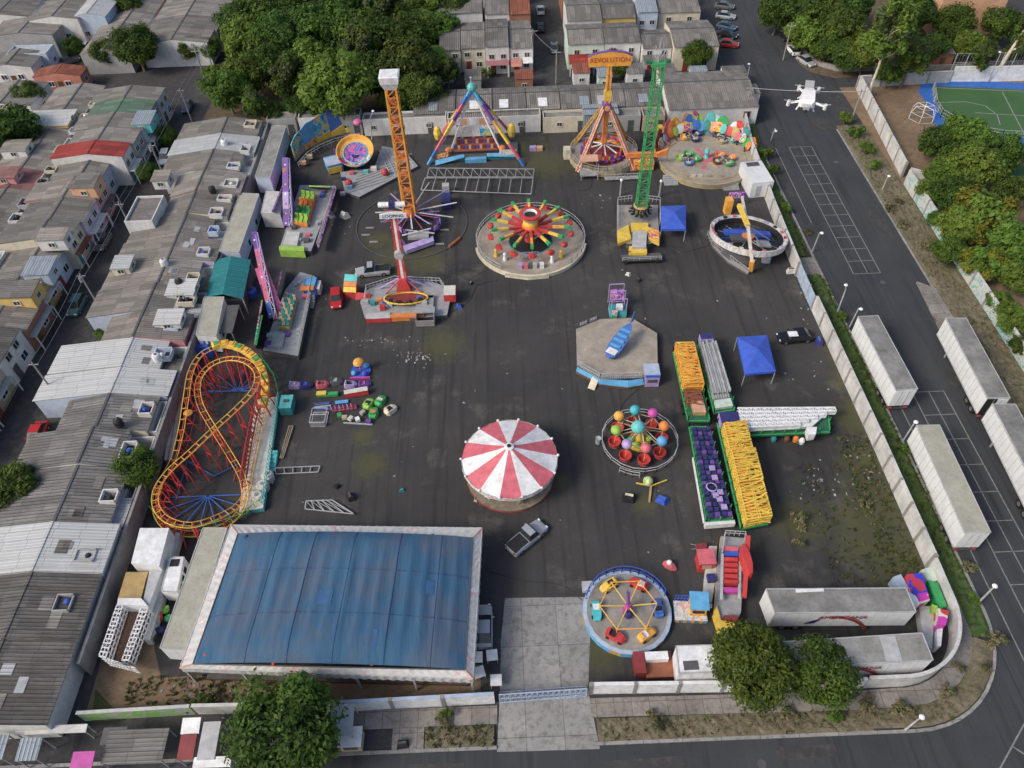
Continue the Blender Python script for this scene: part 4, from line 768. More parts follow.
for i, p in enumerate(P6):
    m = M(); m.bar((0, 0, 1.7), (*p, 2.0), .1, 'yellow'); m.bar((*p, 2.0), (*p, 1.0), .07, 'yellow'); m.build('spoke', e)
    a = math.atan2(p[1], p[0]) + math.pi / 2; col = ['blue', 'red', 'yellow', 'cyan', 'red', 'amber'][i]; pp = (p[0] * 1.08, p[1] * 1.08)
    m = M(); m.X = Matrix.Translation((*pp, .65)) @ Matrix.Rotation(a, 4, 'Z')
    m.loft([[(x, -w_ , z0), (x, w_, z0), (x, w_ * .9, z1), (x, -w_ * .9, z1)] for x, w_, z0, z1 in ((-.95, .3, .15, .5), (-.8, .45, .08, .65), (.1, .48, .08, .62), (.75, .42, .08, .5), (1.0, .25, .12, .35))], col); c = m.build('toy_car', e)
    m = M(); m.X = Matrix.Translation((*pp, .65)) @ Matrix.Rotation(a, 4, 'Z'); m.box(-.6, -.32, .63, .05, .32, .68, 'white' if i % 2 else 'black'); m.box(-.7, -.3, .66, -.55, .3, .95, col)
    m.build('seat', c); m = M(); m.X = Matrix.Translation((*pp, .65)) @ Matrix.Rotation(a, 4, 'Z')
    for sx in (-.6, .6):
        for sy in (-.47, .47): m = M(); m.X = Matrix.Translation((*pp, .65)) @ Matrix.Rotation(a, 4, 'Z'); m.tube((sx, sy - .06, .18), (sx, sy + .06, .18), .18, 'wheel', 8); m.build('wheel', c)
a = L(e, W(590, 588, 0)); m = M(); m.box(a.x - .8, a.y - .5, 0, a.x + .8, a.y + .5, .55, 'paleblue', 'lightgrey'); m.build('entry_ramp', e)
o = W(690, 612, 0); e = T('ticket_booth', 'blue-roofed ticket booth with yellow stripes beside the toy car ride', 'booth', (o.x, o.y, 0), R(-5)); m = M(); m.box(-1.6, -1.1, 0, 1.5, .9, .5, 'sky_blue', 'mural_pale'); m.build('base', e)
m = M(); m.box(-.2, -.6, .502, 1.3, .8, 1.9, 'mural_hot'); m.build('cabin', e); m = M(); m.panel([(-.35, -.75, 2.1), (1.45, -.75, 2.1), (1.45, .95, 2.5), (-.35, .95, 2.5)], .12, 'sky_blue'); m.build('roof', e)
m = M()
for i in range(4): m.box(-1.5 + i * .75, -1.14, .02, -1.2 + i * .75, -1.101, .48, 'amber')
m.build('stripes', e); m = M(); m.box(0, -.64, 1.1, 1.1, -.602, 1.6, 'black'); m.build('hatch', e); m = M(); rail(m, [(-1.5, .85), (-.3, .85)], 1.2, 'royal', z=.5, step=.3); m.build('railing', e)
o = W(669, 567, 0); e = T('toy_horse', 'small red and white rocking toy lying on the asphalt above the ticket booth', 'toy', (o.x, o.y, 0), R(-35)); m = M(); m.loft([[(x, -w_, .1), (x, w_, .1), (x, w_, h), (x, -w_, h)] for x, w_, h in ((-.7, .15, .3), (-.3, .35, .6), (.3, .35, .55), (.8, .12, .25))], 'rose'); m.build('body', e); m = M(); m.sphere((-.1, .1, .7), .3, 'white', 8); m.build('seat', e)

# --- polygon platform with blue boat ------------------------------------------
o = W(617, 352, 1); e = T('boat_ride', 'grey many-sided deck with an open blue boat gondola on it', 'ride', (o.x, o.y, 0))
poly = LP(e, [(576, 329), (600, 319), (632, 318), (657, 333), (658, 373), (641, 378), (600, 379), (577, 366)], .9)
m = M(); m.prism(poly, 0, .9, 'navy', 'deck_tan'); m.build('platform', e)
m = M(); lp2 = LP(e, [(576, 371), (600, 384), (628, 387), (645, 384)], .5); lp3 = LP(e, [(577, 367), (600, 379), (628, 380.5), (643, 378.5)], .9)
for i in range(3): m.quad((*lp2[i], .02), (*lp2[i + 1], .02), (*lp3[i + 1], .92), (*lp3[i], .92), 'sky_blue'); m.quad((*lp2[i], .01), (*lp2[i + 1], .01), (*lp2[i + 1], .4), (*lp2[i], .4), 'brown')
m.build('front_skirt', e); m = M(); rail(m, [poly[7], (lp3[1]), poly[5]], 1.0, 'lightgrey', z=.9, step=.25); m.build('front_railing', e)
m = M(); rail(m, [poly[0], poly[1]], .9, 'darkgrey', z=.9, step=.4); q = poly[0]
m.build('rear_railing', e); m = M(); a, b = V((*poly[0], 0)), V((*poly[1], 0))
for t in (.15, .55): c = a + (b - a) * t; d = a + (b - a) * (t + .3); m.panel([(c.x, c.y, 1.2), (d.x, d.y, 1.2), (d.x, d.y, 1.75), (c.x, c.y, 1.75)], .05, 'white')
m.build('sign_boards', e)
A, B = L(e, W(609, 356, 1.8)), L(e, W(631, 323, 3.2)); m = M(); secs = []
d = (B - A); n = V((-d.y, d.x, 0)).normalized()
for t, wd, dp in ((-.02, .15, .3), (.06, .75, .8), (.25, .95, 1.0), (.55, .9, 1.0), (.85, .6, .8), (1.0, .08, .3)):
    c = A + d * t; secs.append([c + n * wd, c - n * wd, c - n * wd * .55 + V((0, 0, -dp)), c + n * wd * .55 + V((0, 0, -dp))])
m.loft([[tuple(p) for p in s_] for s_ in secs], 'blue'); bt = m.build('boat_hull', e)
m = M()
for t in (.3, .45, .6, .75): c = A + d * t; m.bar(c + n * .7 + V((0, 0, .12)), c - n * .7 + V((0, 0, .12)), .3, 'sky_blue', .2)
m.build('benches', bt); m = M(); c = A + d * .13; m.X = Matrix.Translation(c) @ Matrix.Rotation(math.atan2(d.y, d.x), 4, 'Z'); m.box(-.45, -.65, .03, .45, .65, .14, 'white'); m.build('bow_cover', bt)
m = M(); m.panel([tuple(B + n * .1), tuple(B - n * .1 + d * .08), tuple(B + d * .14 + V((0, 0, 1.3))), tuple(B + d * .1 + V((0, 0, 1.2)))], .1, 'blue'); m.build('tail', bt)
c = (A + B) / 2; m = M(); m.bar((c.x, c.y, .9), (c.x, c.y, 2.0), .5, 'steel'); m.build('pivot', e)
o = W(618, 318, 0); e2 = T('control_booth', 'turquoise and pink control stand behind the boat ride', 'booth', (o.x, o.y + .9, 0)); m = M(); m.box(-1.1, -.9, 0, 1.1, .9, 1.0, 'turq', 'teal'); m.build('base', e2)
m = M()
for x in (-1, 1):
    for y in (-.8, .8, 2.2): m.bar((x, y, 0), (x, y, 3.3), .1, 'lilac')
for y in (-.8, .8, 2.2): m.bar((-1, y, 3.3), (1, y, 3.3), .1, 'lilac')
m.build('frame', e2); m = M(); m.box(-.8, .9, 1.2, .9, 2.2, 2.4, 'mural_purple'); m.build('panel', e2); m = M(); m.box(-.2, -.5, 1.002, .6, .2, 1.6, 'white'); m.build('console', e2); m = M(); m.box(-.9, -1.2, .2, -.2, -.85, 1.4, 'mural_multi'); m.build('side_board', e2)
o = W(652, 388, 0); e = T('ticket_booth', 'blue-topped grey booth at the front corner of the boat ride deck', 'booth', (o.x, o.y + 1.2, 0), R(-2)); m = M(); m.box(-.85, -1.0, 0, .85, 1.2, 1.6, 'lilac'); m.build('cabin', e); m = M(); m.box(-.95, -.75, 1.602, .95, 1.3, 1.75, 'paleblue'); m.box(-.9, -.95, 1.602, .9, -.76, 1.9, 'royal'); m.build('roof', e); m = M(); m.box(-.6, -1.05, .8, .6, -1.001, 1.3, 'darkgrey'); m.build('hatch', e)
o = W(594, 384, 0); e = T('ramp', 'small cream plank ramp at the lower left of the boat ride deck', 'ramp', (o.x, o.y, 0), R(-28)); m = M(); m.panel([(-.45, -1, .05), (.45, -1, .05), (.45, 1.0, .9), (-.45, 1.0, .9)], .1, 'cream'); m.build('ramp_plate', e); m = M(); m.bar((-.4, .9, 0), (-.4, .9, .8), .08, 'steel'); m.build('prop', e)

# --- red and yellow flying-arm ride --------------------------------------------
o = W(530.5, 240, .5); e = T('flying_arm_ride', 'round ride with red, yellow and green arms radiating from a tall hub', 'ride', (o.x, o.y, 0))
m = M(); m.prism(circ(8.0, 40), 0, .5, 'cream', 'deck_tan'); m.build('platform', e)
m = M(); m.lathe([(3.2, .52), (2.9, .54), (.001, .55)], 'black', 30); m.lathe([(3.4, .51), (3.2, .53)], 'teal', 30, a0=R(180), a1=R(360)); m.build('pit', e)
m = M(); rail(m, circ(8.05, 30, -55, 235), 1.0, 'lightgrey', z=.5, step=.9); m.build('railing', e)
m = M(); m.lathe([(8.05, .62), (8.3, .6), (8.3, .02)], 'cream', 24, a0=R(190), a1=R(350)); m.build('yellow_rim', e)
m = M(); m.lathe([(.9, .5), (.7, 2.2), (1.3, 3.0), (1.1, 3.6), (1.0, 4.2), (1.55, 5.0), (1.6, 5.3), (1.0, 5.35), (.85, 5.0), (.001, 5.0)], 'red', 18, mf=lambda j, i: ['red', 'red', 'orange', 'yellow', 'cream', 'red', 'red', 'white', 'black'][j]); m.build('hub', e)
for i in range(14):
    a = R(360 * i / 14 + 90 / 7 * 0 - 90); c, s = math.cos(a), math.sin(a); P = lambda r, z, k=0: (r * c - k * s, r * s + k * c, z)
    m = M(); m.bar(P(1.0, 3.0), P(3.3, 3.3), .38, 'red'); m.bar(P(3.3, 3.3), P(5.0, 3.5), .34, 'yellow' if i % 3 else 'amber'); m.bar(P(5.0, 3.5), P(5.8, 3.6), .42, 'green'); m.build('arm', e)
    m = M(); m.bar(P(1.2, 1.6), P(2.6, 3.0), .14, 'lightgrey'); m.sphere(P(1.5, 2.7), .28, 'cream', 6); m.build('ram', e)
    m = M(); m.X = Matrix.Translation(P(6.0, 2.1)) @ Matrix.Rotation(a + math.pi / 2, 4, 'Z'); m.loft([[(x, -w_, z0), (x, w_, z0), (x, w_ * .8, z1), (x, -w_ * .8, z1)] for x, w_, z0, z1 in ((-.6, .15, .2, .4), (-.3, .42, 0, .6), (.25, .42, 0, .5), (.65, .2, .15, .3))], 'red'); m.bar((0, 0, .5), (0, 0, 1.4), .08, 'green'); m.build('car', e)
m = M(); pp = LP(e, [(505, 262), (549, 262), (549, 276), (528, 278), (505, 275)], .4); m.prism(pp, 0, .45, 'cream', 'deck'); m.build('front_step', e)
q = L(e, W(530, 268, .45)); m = M(); rail(m, [(q.x - 1.3, q.y + .8), (q.x - 1.3, q.y + 2), (q.x + 1.3, q.y + 2), (q.x + 1.3, q.y + .8)], 1.2, 'lilac', z=.5, step=.4); m.build('entry_gate', e)
for dx, c in ((-1.4, 'lilac'), (-.6, 'rose'), (.1, 'darkgrey'), (.7, 'lightgrey'), (1.7, 'white')):
    m = M(); m.box(q.x + dx - .3, q.y - .3, .46, q.x + dx + .3, q.y + .3, 1.25, c); m.build('control_box', e)
for px, py, c in ((496, 256, 'yellow'), (561, 257, 'yellow'), (505, 260, 'white'), (552, 262, 'white')):
    q = L(e, W(px, py, .5)); m = M(); m.tube((q.x, q.y, .5), (q.x, q.y, 1.3), .35, c, 8, .2); m.sphere((q.x, q.y, 1.55), .3, c, 8); m.build('rim_figure', e)

# --- round platform with four car clusters and painted backdrop ---------------------
o = W(706, 158, .8); e = T('whirling_platform', 'big round tilting platform with four clusters of cars and a rainbow scenery wall', 'ride', (o.x, o.y, 0))
m = M(); m.prism(circ(7.8, 36), 0, .8, 'tanc', 'deck_tan'); m.build('platform', e)
m = M(); m.lathe([(6.6, .82), (6.6, .9), (6.45, .9), (6.45, .82)], 'ochre', 40); m.lathe([(7.85, .3), (7.95, .95), (7.7, .95)], 'tanc', 36, a0=R(185), a1=R(355)); m.build('rim_boards', e)
m = M()
for i in range(10):
    a = R(36 * i); p = [(.5, 0), (3.3, .45), (3.3, -.45)]; pts = [rot(q, a) for q in p]; m.add([(*q, .83) for q in pts], [(0, 1, 2)], 'rose' if i % 2 else 'peach')
m.prism(circ(1.3, 10), .8, .9, 'rose'); m.build('centre_star', e)
m = M(); m.tube((0, 0, .85), (0, 0, 1.6), .5, 'turq', 10, .2); m.sphere((0, 0, 2.0), .45, 'turq', 8, 1.4); m.build('centre_post', e)
for k, (px, py) in enumerate([(691, 137), (725, 139), (688, 160), (724, 161)]):
    q = L(e, W(px, py, .85)); m = M(); m.X = Matrix.Translation((q.x, q.y, 0))
    m.tube((0, 0, .82), (0, 0, 1.7), .35, 'darkgrey', 8, .15)
    cc = [['navy', 'black', 'amber'], ['turq', 'darkgrey', 'tanc'], ['green', 'lime', 'blue'], ['orange', 'brown', 'green']][k]
    for i in range(4): p = rot((1.25, 0), i * math.pi / 2 + .5 * k + .4); m.bar((0, 0, 1.3), (*p, 1.2), .14, 'steel')
    cl = m.build('spider', e)
    for i in range(4):
        p = rot((1.3, 0), i * math.pi / 2 + .5 * k + .4); m = M(); m.X = Matrix.Translation((q.x + p[0], q.y + p[1], 0)) @ Matrix.Rotation(i * math.pi / 2 + .5 * k + .4, 4, 'Z'); c = cc[i % 3]
        m.lathe([(.001, .9), (.65, .9), (.85, 1.4), (.74, 1.42), (.5, 1.05), (.001, 1.0)], c, 10, a0=R(-130), a1=R(130)); m.box(-.15, -.4, 1.0, .15, .4, 1.3, 'cream'); m.build('car', cl)
# backdrop arc: boards of uneven height round the north side
nb = 22; BC = ['ochre', 'red', 'mural_hot', 'darkred', 'mural_multi', 'rose', 'orange', 'mural_hot', 'peach', 'blue', 'mural_multi', 'lime', 'turq', 'mint', 'sky_blue', 'green', 'white', 'red', 'mural_multi', 'teal', 'orange', 'mural_hot']
for i in range(nb):
    ac = R(168 - 156 * (i + .5) / nb); t = (i + .5) / nb; h = 1.6 + 2.3 * math.sin(math.pi * t) ** .7 + .35 * math.sin(i * 2.7); rr = 8.0 + .12 * (i % 3); c_ = V((math.cos(ac), math.sin(ac), 0)); t_ = V((-c_.y, c_.x, 0)); wd = .85 + .25 * (i % 2)
    lean = (i % 4 - 1.5) * .35; pts = [c_ * rr - t_ * wd + V((0, 0, .7)), c_ * rr + t_ * wd + V((0, 0, .7)), c_ * (rr + .5) + t_ * (wd * 1.1 + lean) + V((0, 0, h * .7)), c_ * (rr + .7) + t_ * (wd * .6 + lean) + V((0, 0, h)), c_ * (rr + .75) + t_ * lean + V((0, 0, h + .3)), c_ * (rr + .7) + t_ * (lean - wd * .6) + V((0, 0, h - .05)), c_ * (rr + .5) + t_ * (lean - wd * 1.1) + V((0, 0, h * .65))]
    m = M(); m.panel(pts, .1, BC[i]); sb = m.build('scenery_board', e)
    p0 = c_ * (rr - .25) + V((0, 0, h * .45 + .5)); m = M(); m.lathe([(.001, 0), (.75, .02), (.85, .15), (.001, .2)], BC[(i * 5 + 3) % nb], 12); m2 = M(); m2.X = Matrix.Translation(p0) @ Matrix.Rotation(ac, 4, 'Z') @ Matrix.Rotation(R(-65), 4, 'Y') @ Matrix.Scale(.65 + .3 * (i % 3), 4, (0, 1, 0)); m2.add(m.v, m.f, BC[(i * 5 + 3) % nb]); m2.build('painted_shape', sb)
    if i % 2: m = M(); m.bar(c_ * (rr + 1.4) + V((0, 0, .1)), c_ * (rr + .7) + V((0, 0, h * .8)), .12, 'steel'); m.build('prop', e)
for i in range(26):
    a = R(12 + 156 * i / 25); m = M(); m.bar((6.9 * math.cos(a), 6.9 * math.sin(a), .8), (6.9 * math.cos(a + .05), 6.9 * math.sin(a + .05), 1.5), .2, ['navy', 'royal', 'navy', 'orange'][i * 4 // 26]); m.build('back_post', e) if i % 3 == 0 else None
for px0, px1, py in ((664, 678, 184), (723, 739, 189)):
    q = L(e, W(px0, py, 0)); q2 = L(e, W(px1, py, 0)); steps(e, q.x, q2.x, q.y - .5, q.y + 1.6, .8, 5, 'steelplate', 'stairs')
for px in (685, 693, 700, 709, 720):
    q = L(e, W(px, 177, .85)); m = M(); m.box(q.x - .4, q.y, .81, q.x + .4, q.y + .1, 1.3, 'offwhite' if px in (693, 700) else 'tanc'); m.build('rim_board', e)
o = W(758, 190, 0); e = T('cabin', 'white box cabin with square dark roof hatch behind the ring ride', 'cabin', (o.x - .4, o.y + 1.4, 0), R(5)); m = M(); m.box(-1.8, -3.3, 0, 1.6, 2.6, 2.7, 'trailer_white'); m.build('body', e)
m = M(); m.box(-1.1, 1.0, 2.702, .9, 2.3, 2.76, 'darkgrey'); m.box(-1.2, .9, 2.701, 1.0, .98, 2.85, 'white'); m.build('roof_hatch', e); m = M(); m.box(-1.0, -3.35, .2, -.2, -3.302, 2.1, 'lightgrey'); m.build('door', e)

# --- tilted ring ride ------------------------------------------------------------------
o = W(747, 240, 1.6); e = T('ring_ride', 'wide tilted white ring ride with painted panels and a yellow boom', 'ride', (o.x, o.y, 0))
X = Matrix.Translation((0, 0, 2.3)) @ Matrix.Rotation(R(-9), 4, 'X') @ Matrix.Rotation(R(6), 4, 'Y')
m = M(); m.X = X; m.lathe([(4.6, -.5), (5.45, -.35), (5.55, .55), (5.45, .6), (4.95, .35), (4.8, -.45)], 'dirty_white', 36, mf=lambda j, i: ['darkgrey', 'mural_pale', 'dirty_white', 'dirty_white', 'black'][j]); m.build('ring', e)
m = M(); m.X = X; m.lathe([(4.8, -.46), (.001, -.5)], 'black', 30); m.build('ring_floor', e)
m = M(); m.X = X
for i in range(12):
    a = R(30 * i); m.bar((0, 0, -.4), (4.4 * math.cos(a), 4.4 * math.sin(a), -.5), .1, 'steel' if i % 3 else 'royal')
m.lathe([(.9, -.7), (.9, .1), (.001, .2)], 'orange', 12); m.build('spokes', e)
for i in range(20):
    a = R(18 * i + 9); m = M(); m.X = X @ Matrix.Translation((5.2 * math.cos(a), 5.2 * math.sin(a), .38)) @ Matrix.Rotation(a, 4, 'Z'); m.box(-.2, -.3, 0, .15, .3, .22, ['rose', 'black', 'lilac', 'offwhite', 'red'][i % 5]); m.build('rim_panel', e)
m = M(); m.X = X; m.box(-3.2, .5, -.38, 3.6, 1.7, .1, 'royal'); m.box(-1.6, 1.71, -.38, 2.8, 2.5, -.05, 'navy'); m.box(-2.6, -1.4, -.38, -.6, .2, 0, 'darkgrey'); m.box(1.0, -2.4, -.38, 2.8, -.9, -.1, 'steel'); m.build('machinery', e); m = M(); m.lathe([(3.8, 1.7), (4.0, .05)], 'darkgrey', 20); m.build('drum', e)
q0 = L(e, W(739, 205, 6.6)); q1 = L(e, W(748, 226, 6)); q2 = L(e, W(752, 262, 2.5)); m = M(); m.bar(q0, q1, .55, 'yellow'); m.build('upper_boom', e); m = M(); m.bar(q1, q2, .35, 'offwhite'); m.bar((q2.x, q2.y, q2.z + .2), L(e, W(751, 270, .5)), .6, 'amber'); m.build('lower_boom', e)
m = M(); q3 = L(e, W(742, 197, 5)); m.bar(q3, q1, .3, 'offwhite'); m.bar(q1, L(e, W(762, 246, 2.2)), .18, 'lightgrey'); m.bar(q1, L(e, W(770, 240, 2)), .15, 'lightgrey'); m.build('boom_struts', e)
q = L(e, W(728, 207, 1)); m = M(); m.box(q.x - .5, q.y - .6, 0, q.x + .5, q.y + .6, 2.5, 'amber'); m.build('side_mast', e); q = L(e, W(735, 200, 1)); m = M(); m.box(q.x - 1.1, q.y - .3, 1.5, q.x + 1.3, q.y + .1, 2.4, 'mural_purple'); m.build('name_board', e)
m = M(); pp = LP(e, [(710, 232), (716, 226), (726, 247), (748, 268), (748, 274), (728, 262), (712, 246)], .3); m.prism(pp, 0, .3, 'darkgrey', 'steelplate'); m.build('walkway', e); m = M(); rail(m, LP(e, [(707, 236), (712, 248), (748, 275)], 0), 1, 'steel', step=.6); m.build('railing', e)
m = M(); q = L(e, W(733, 250, 0)); m.X = Matrix.Translation(q) @ Matrix.Rotation(R(-14), 4, 'Z'); m.box(-1.4, -.5, .4, 2.4, .5, 1.5, 'sky_blue'); m.build('front_cover', e)
m = M(); q = L(e, W(761, 259, 0)); m.X = Matrix.Translation(q); m.box(-.9, -1.1, 0, 1.0, 1.5, 1.8, 'sky_blue'); m.build('control_cabin', e); m = M(); m.X = Matrix.Translation(q); m.box(-.8, -1.2, .3, .8, -1.11, 1.2, 'mural_pale'); m.build('control_panel', e)
q = L(e, W(717, 240, 0)); m = M(); m.box(q.x - .7, q.y - .5, 0, q.x + .7, q.y + .6, .9, 'cream'); m.build('ticket_box', e)

# --- green tower ----------------------------------------------------------------------
o = W(639, 222, 0); e = T('drop_tower', 'tall green lattice tower ride on a grey and yellow trailer deck', 'tower ride', (o.x, o.y, 0))
top = L(e, W(657, 68, 24.8)); m = M(); m.truss((0, 0, 1.5), (0.15, 0, 24.5), 1.45, 1.2, 'green', 24, .065, .03); m.build('mast', e)
m = M()
for sx in (-1, 1): m.bar((0, 0, 24.5), (sx * 1.3, 0, 24.9), .2, 'green'); m.box(sx * 1.3 - .3, -.3, 24.8, sx * 1.3 + .3, .3, 25.1, 'darkgreen')
m.box(-.9, -.5, 24.4, .9, .5, 24.8, 'green'); m.build('head', e)
m = M()
for k in range(5): a = R(36 * k + 18); m.bar((0, 0, 24.8), (.9 * math.cos(a), .3, 25.8 + 1.4 * math.sin(a)), .08, 'lightgrey')
m.bar((0, 0, 24.8), (0, 0, 28), .08, 'lightgrey'); m.build('antenna_star', e)
m = M(); m.lathe([(.9, 2.1), (1.15, 2.3), (1.15, 3.0), (.9, 3.2)], 'ochre', 16); m.build('gondola_ring', e)
for i in range(12):
    a = R(30 * i); m = M(); m.X = Matrix.Translation((1.45 * math.cos(a), 1.45 * math.sin(a), 2.0)) @ Matrix.Rotation(a, 4, 'Z'); m.box(-.25, -.22, 0, .3, .22, .12, 'black'); m.box(-.3, -.22, 0, -.2, .22, 1.0, 'black'); m.bar((-.2, 0, .9), (.25, 0, .5), .12, 'darkgrey'); m.build('seat', e)
m = M(); m.prism(LP(e, [(617, 205), (658, 205), (659, 238), (650, 244), (628, 244), (617, 238)], .8), 0, .8, 'darkgrey', 'deck'); m.build('deck', e)
for p in [[(617, 232), (628, 226), (631, 240), (618, 245)], [(648, 228), (659, 232), (659, 245), (648, 240)], [(631, 224), (648, 224), (648, 232), (631, 232)]]:
    m = M(); m.prism(LP(e, p, 1.0), .81, 1.25, 'yellow' , 'mural_hot' if p[0][0] == 648 else 'yellow'); m.build('yellow_panel', e)
m = M(); m.prism(LP(e, [(633, 231), (647, 231), (646, 247), (632, 247)], 1.6), .8, 1.6, 'steel', 'lightgrey'); m.build('machine_box', e); m = M(); m.prism(LP(e, [(629, 246), (647, 246), (647, 253), (629, 253)], 1.2), .4, 1.2, 'yellow'); m.build('nose', e)
for px, py in ((620, 196), (659, 197)): q = L(e, W(px, py, 0)); m = M(); m.tube((q.x, q.y, 0), (q.x, q.y, 2.8), .12, 'steel'); m.sphere((q.x, q.y, 2.9), .25, 'white', 8); m.build('lamp', e)
m = M(); rail(m, LP(e, [(617, 232), (617, 207), (631, 205)], 0), 1, 'lightgrey', z=.8, step=.5); rail(m, LP(e, [(645, 205), (659, 207), (659, 230)], 0), 1, 'lightgrey', z=.8, step=.5); m.build('railing', e)
def canopy(label, pts, h, mat='royal', pk=.9):
    c = sum((W(*p, h) for p in pts), V()) / 4; e = T('canopy_tent', label, 'canopy', (c.x, c.y, 0)); P = [L(e, W(*p, h)) for p in pts]; m = M(); top_ = V((0, 0, h + pk)); mats = mat
    for i in range(4): a, b = P[i], P[(i + 1) % 4]; m.add([tuple(a), tuple(b), tuple(top_)], [(0, 1, 2)], mats); m.quad(a, b, b - V((0, 0, .35)), a - V((0, 0, .35)), mats)
    m.build('cover', e); 
    for p in P: m = M(); m.bar((p.x * .98, p.y * .98, 0), (p.x * .98, p.y * .98, h), .08, 'lightgrey'); m.build('leg', e)
canopy('small square blue canopy beside the green tower', [(661, 206), (686, 205), (686, 229), (661, 229)], 2.3)
canopy('large blue canopy tent near the black car, right of the loaded trailers', [(737, 337), (767, 335), (776, 371), (745, 374)], 2.4)
e = T('low_loader', 'black low loader trailer end at the foot of the green tower deck', 'trailer', (*W(641, 262, 0)[:2], 0)); m = M(); m.box(-2.9, -.6, .5, 2.9, 1.0, .75, 'black', 'darkgrey'); m.build('bed', e)
for x in (-2.2, 2.2): m = M(); m.tube((x - .25, -.2, .45), (x + .25, -.2, .45), .45, 'wheel', 12); m.build('wheel', e)
m = M(); rail(m, [(-2.8, -.5), (2.8, -.5)], .6, 'steel', z=.75, step=.7); m.bar((-2.8, .9, .8), (-1.5, .9, 1.3), .1, 'navy'); m.build('rack', e)

# --- revolving pendulum ------------------------------------------------------------------
o = W(603, 158, 0); e = T('pendulum_ride', 'orange and pink pendulum ride with a lettered fan sign and round platform', 'pendulum ride', (o.x, o.y, 0))
m = M(); m.prism(circ(5.7, 28), 0, 1.0, 'tanc', 'deck'); m.build('platform', e); m = M(); rail(m, circ(5.6, 28), .9, 'tanc', True, .6, 1.0); m.build('railing', e); m = M(); m.lathe([(3.9, 1.02), (3.7, 1.1), (.001, 1.1)], 'darkred', 28); m.build('pit', e)
H = 9.4; m = M()
for sx, sy, c in ((-1, -1, 'peach'), (1, -1, 'peach'), (-1, 1, 'ochre'), (1, 1, 'ochre')):
    m = M(); A_ = V((sx * 4.6, sy * 4.2, .2)); B_ = V((sx * .4, sy * .45, H)); m.truss(A_, B_, .55, .35, c, 10, .09, .05, 'rose' if sy < 0 else 'amber'); m.bar(A_, B_, .28, c if sy > 0 else 'cream'); m.build('leg', e)
m = M(); m.tube((0, -.9, H), (0, .9, H), .7, 'purple', 12); m.tube((0, -.95, H), (0, -.9, H), .45, 'amber', 12); m.build('hub', e)
m = M(); m.truss((0, 0, H), (0, 0, 15.8), .6, .45, 'amber', 8, .12, .07, 'orange'); m.box(-.55, -.4, H + 1, .55, .4, H + 2.6, 'yellow'); m.build('upper_arm', e)
m = M(); m.truss((0, 0, H), (0, 0, 2.6), .55, .5, 'orange', 7, .12, .07, 'amber'); m.box(-.35, -.35, 3, .35, .35, 4.5, 'amber'); m.build('lower_arm', e)
m = M(); pts = [(-3.2, 0, 15.9), (3.2, 0, 15.9), (3.35, 0, 17.3), (2.2, 0, 17.8), (0, 0, 18.1), (-2.2, 0, 17.8), (-3.35, 0, 17.3)]; m.panel(pts, .5, 'amber'); sg = m.build('sign_board', e)
m = M(); m.path([(-3.4, 0, 17.4), (-2.2, 0, 17.9), (0, 0, 18.2), (2.2, 0, 17.9), (3.4, 0, 17.4)], .2, 'purple'); m.build('sign_trim', sg)
text(sg, 'REVOLUTION', 1.0, 'red', Matrix.Translation((0, -.28, 16.9)) @ Matrix.Rotation(R(90), 4, 'X'))
m = M(); m.lathe([(3.0, 2.0), (3.3, 1.7), (3.3, 1.5), (2.8, 1.4)], 'amber', 24); m.build('gondola_ring', e)
for i in range(8): a = R(45 * i); m = M(); m.bar((0, 0, 2.7), (3.0 * math.cos(a), 3.0 * math.sin(a), 1.9), .16, 'white'); m.build('spoke', e)
for i in range(20):
    a = R(18 * i); m = M(); m.X = Matrix.Translation((3.6 * math.cos(a), 3.6 * math.sin(a), 1.5)) @ Matrix.Rotation(a, 4, 'Z'); m.box(-.3, -.3, 0, .3, .3, .15, 'purple'); m.box(-.35, -.3, 0, -.22, .3, 1.0, ['red', 'purple', 'rose'][i % 3]); m.build('seat', e)
q = L(e, W(589, 178, 0)); m = M(); m.box(q.x - 1.5, q.y - .6, .7, q.x + 1.3, q.y + 1.6, .85, 'steelplate'); m.build('entry_deck', e); m = M(); m.panel([(q.x - 1.4, q.y + .2, 2.9), (q.x + 1.4, q.y + .2, 2.9), (q.x + 1.4, q.y + 1.9, 3.1), (q.x - 1.4, q.y + 1.9, 3.1)], .12, 'peach'); m.build('entry_roof', e)
m = M()
for x in (-1.35, 1.35):
    for y in (-.6, 1.7): m.bar((q.x + x, q.y + y, 0), (q.x + x, q.y + y, 2.9), .1, 'lightgrey')
m.build('entry_posts', e); m = M(); q = L(e, W(626, 180, 0)); m.box(q.x - 3.5, q.y - .3, .3, q.x + 2.2, q.y + .5, .45, 'lightgrey'); rail(m, [(q.x - 3.5, q.y - .3), (q.x + 2.2, q.y - .3)], .9, 'lightgrey', z=.45, step=.5); m.build('side_walkway', e)
o = W(645, 168, 0); e = T('orange_gantry', 'orange steel gantry and machinery box between the pendulum and round platform', 'gantry', (o.x, o.y, 0)); m = M(); m.box(-3.4, -.3, 2.2, 1.5, .3, 2.9, 'orange'); m.panel([(1.5, -.3, 2.2), (3.1, -.3, 2.5), (3.3, -.3, 3.6), (1.5, -.3, 2.9)], .5, 'orange'); m.build('beam', e); m = M(); m.box(-2.0, -1.0, .2, 1.2, .9, 1.8, 'mural_hot'); m.box(-1.8, -.8, 0, 1.0, .7, .19, 'black'); m.build('machine_box', e)
for x in (-2.6, .6): m = M(); m.bar((x, 0, 0), (x, 0, 2.2), .25, 'orange'); m.build('leg', e)
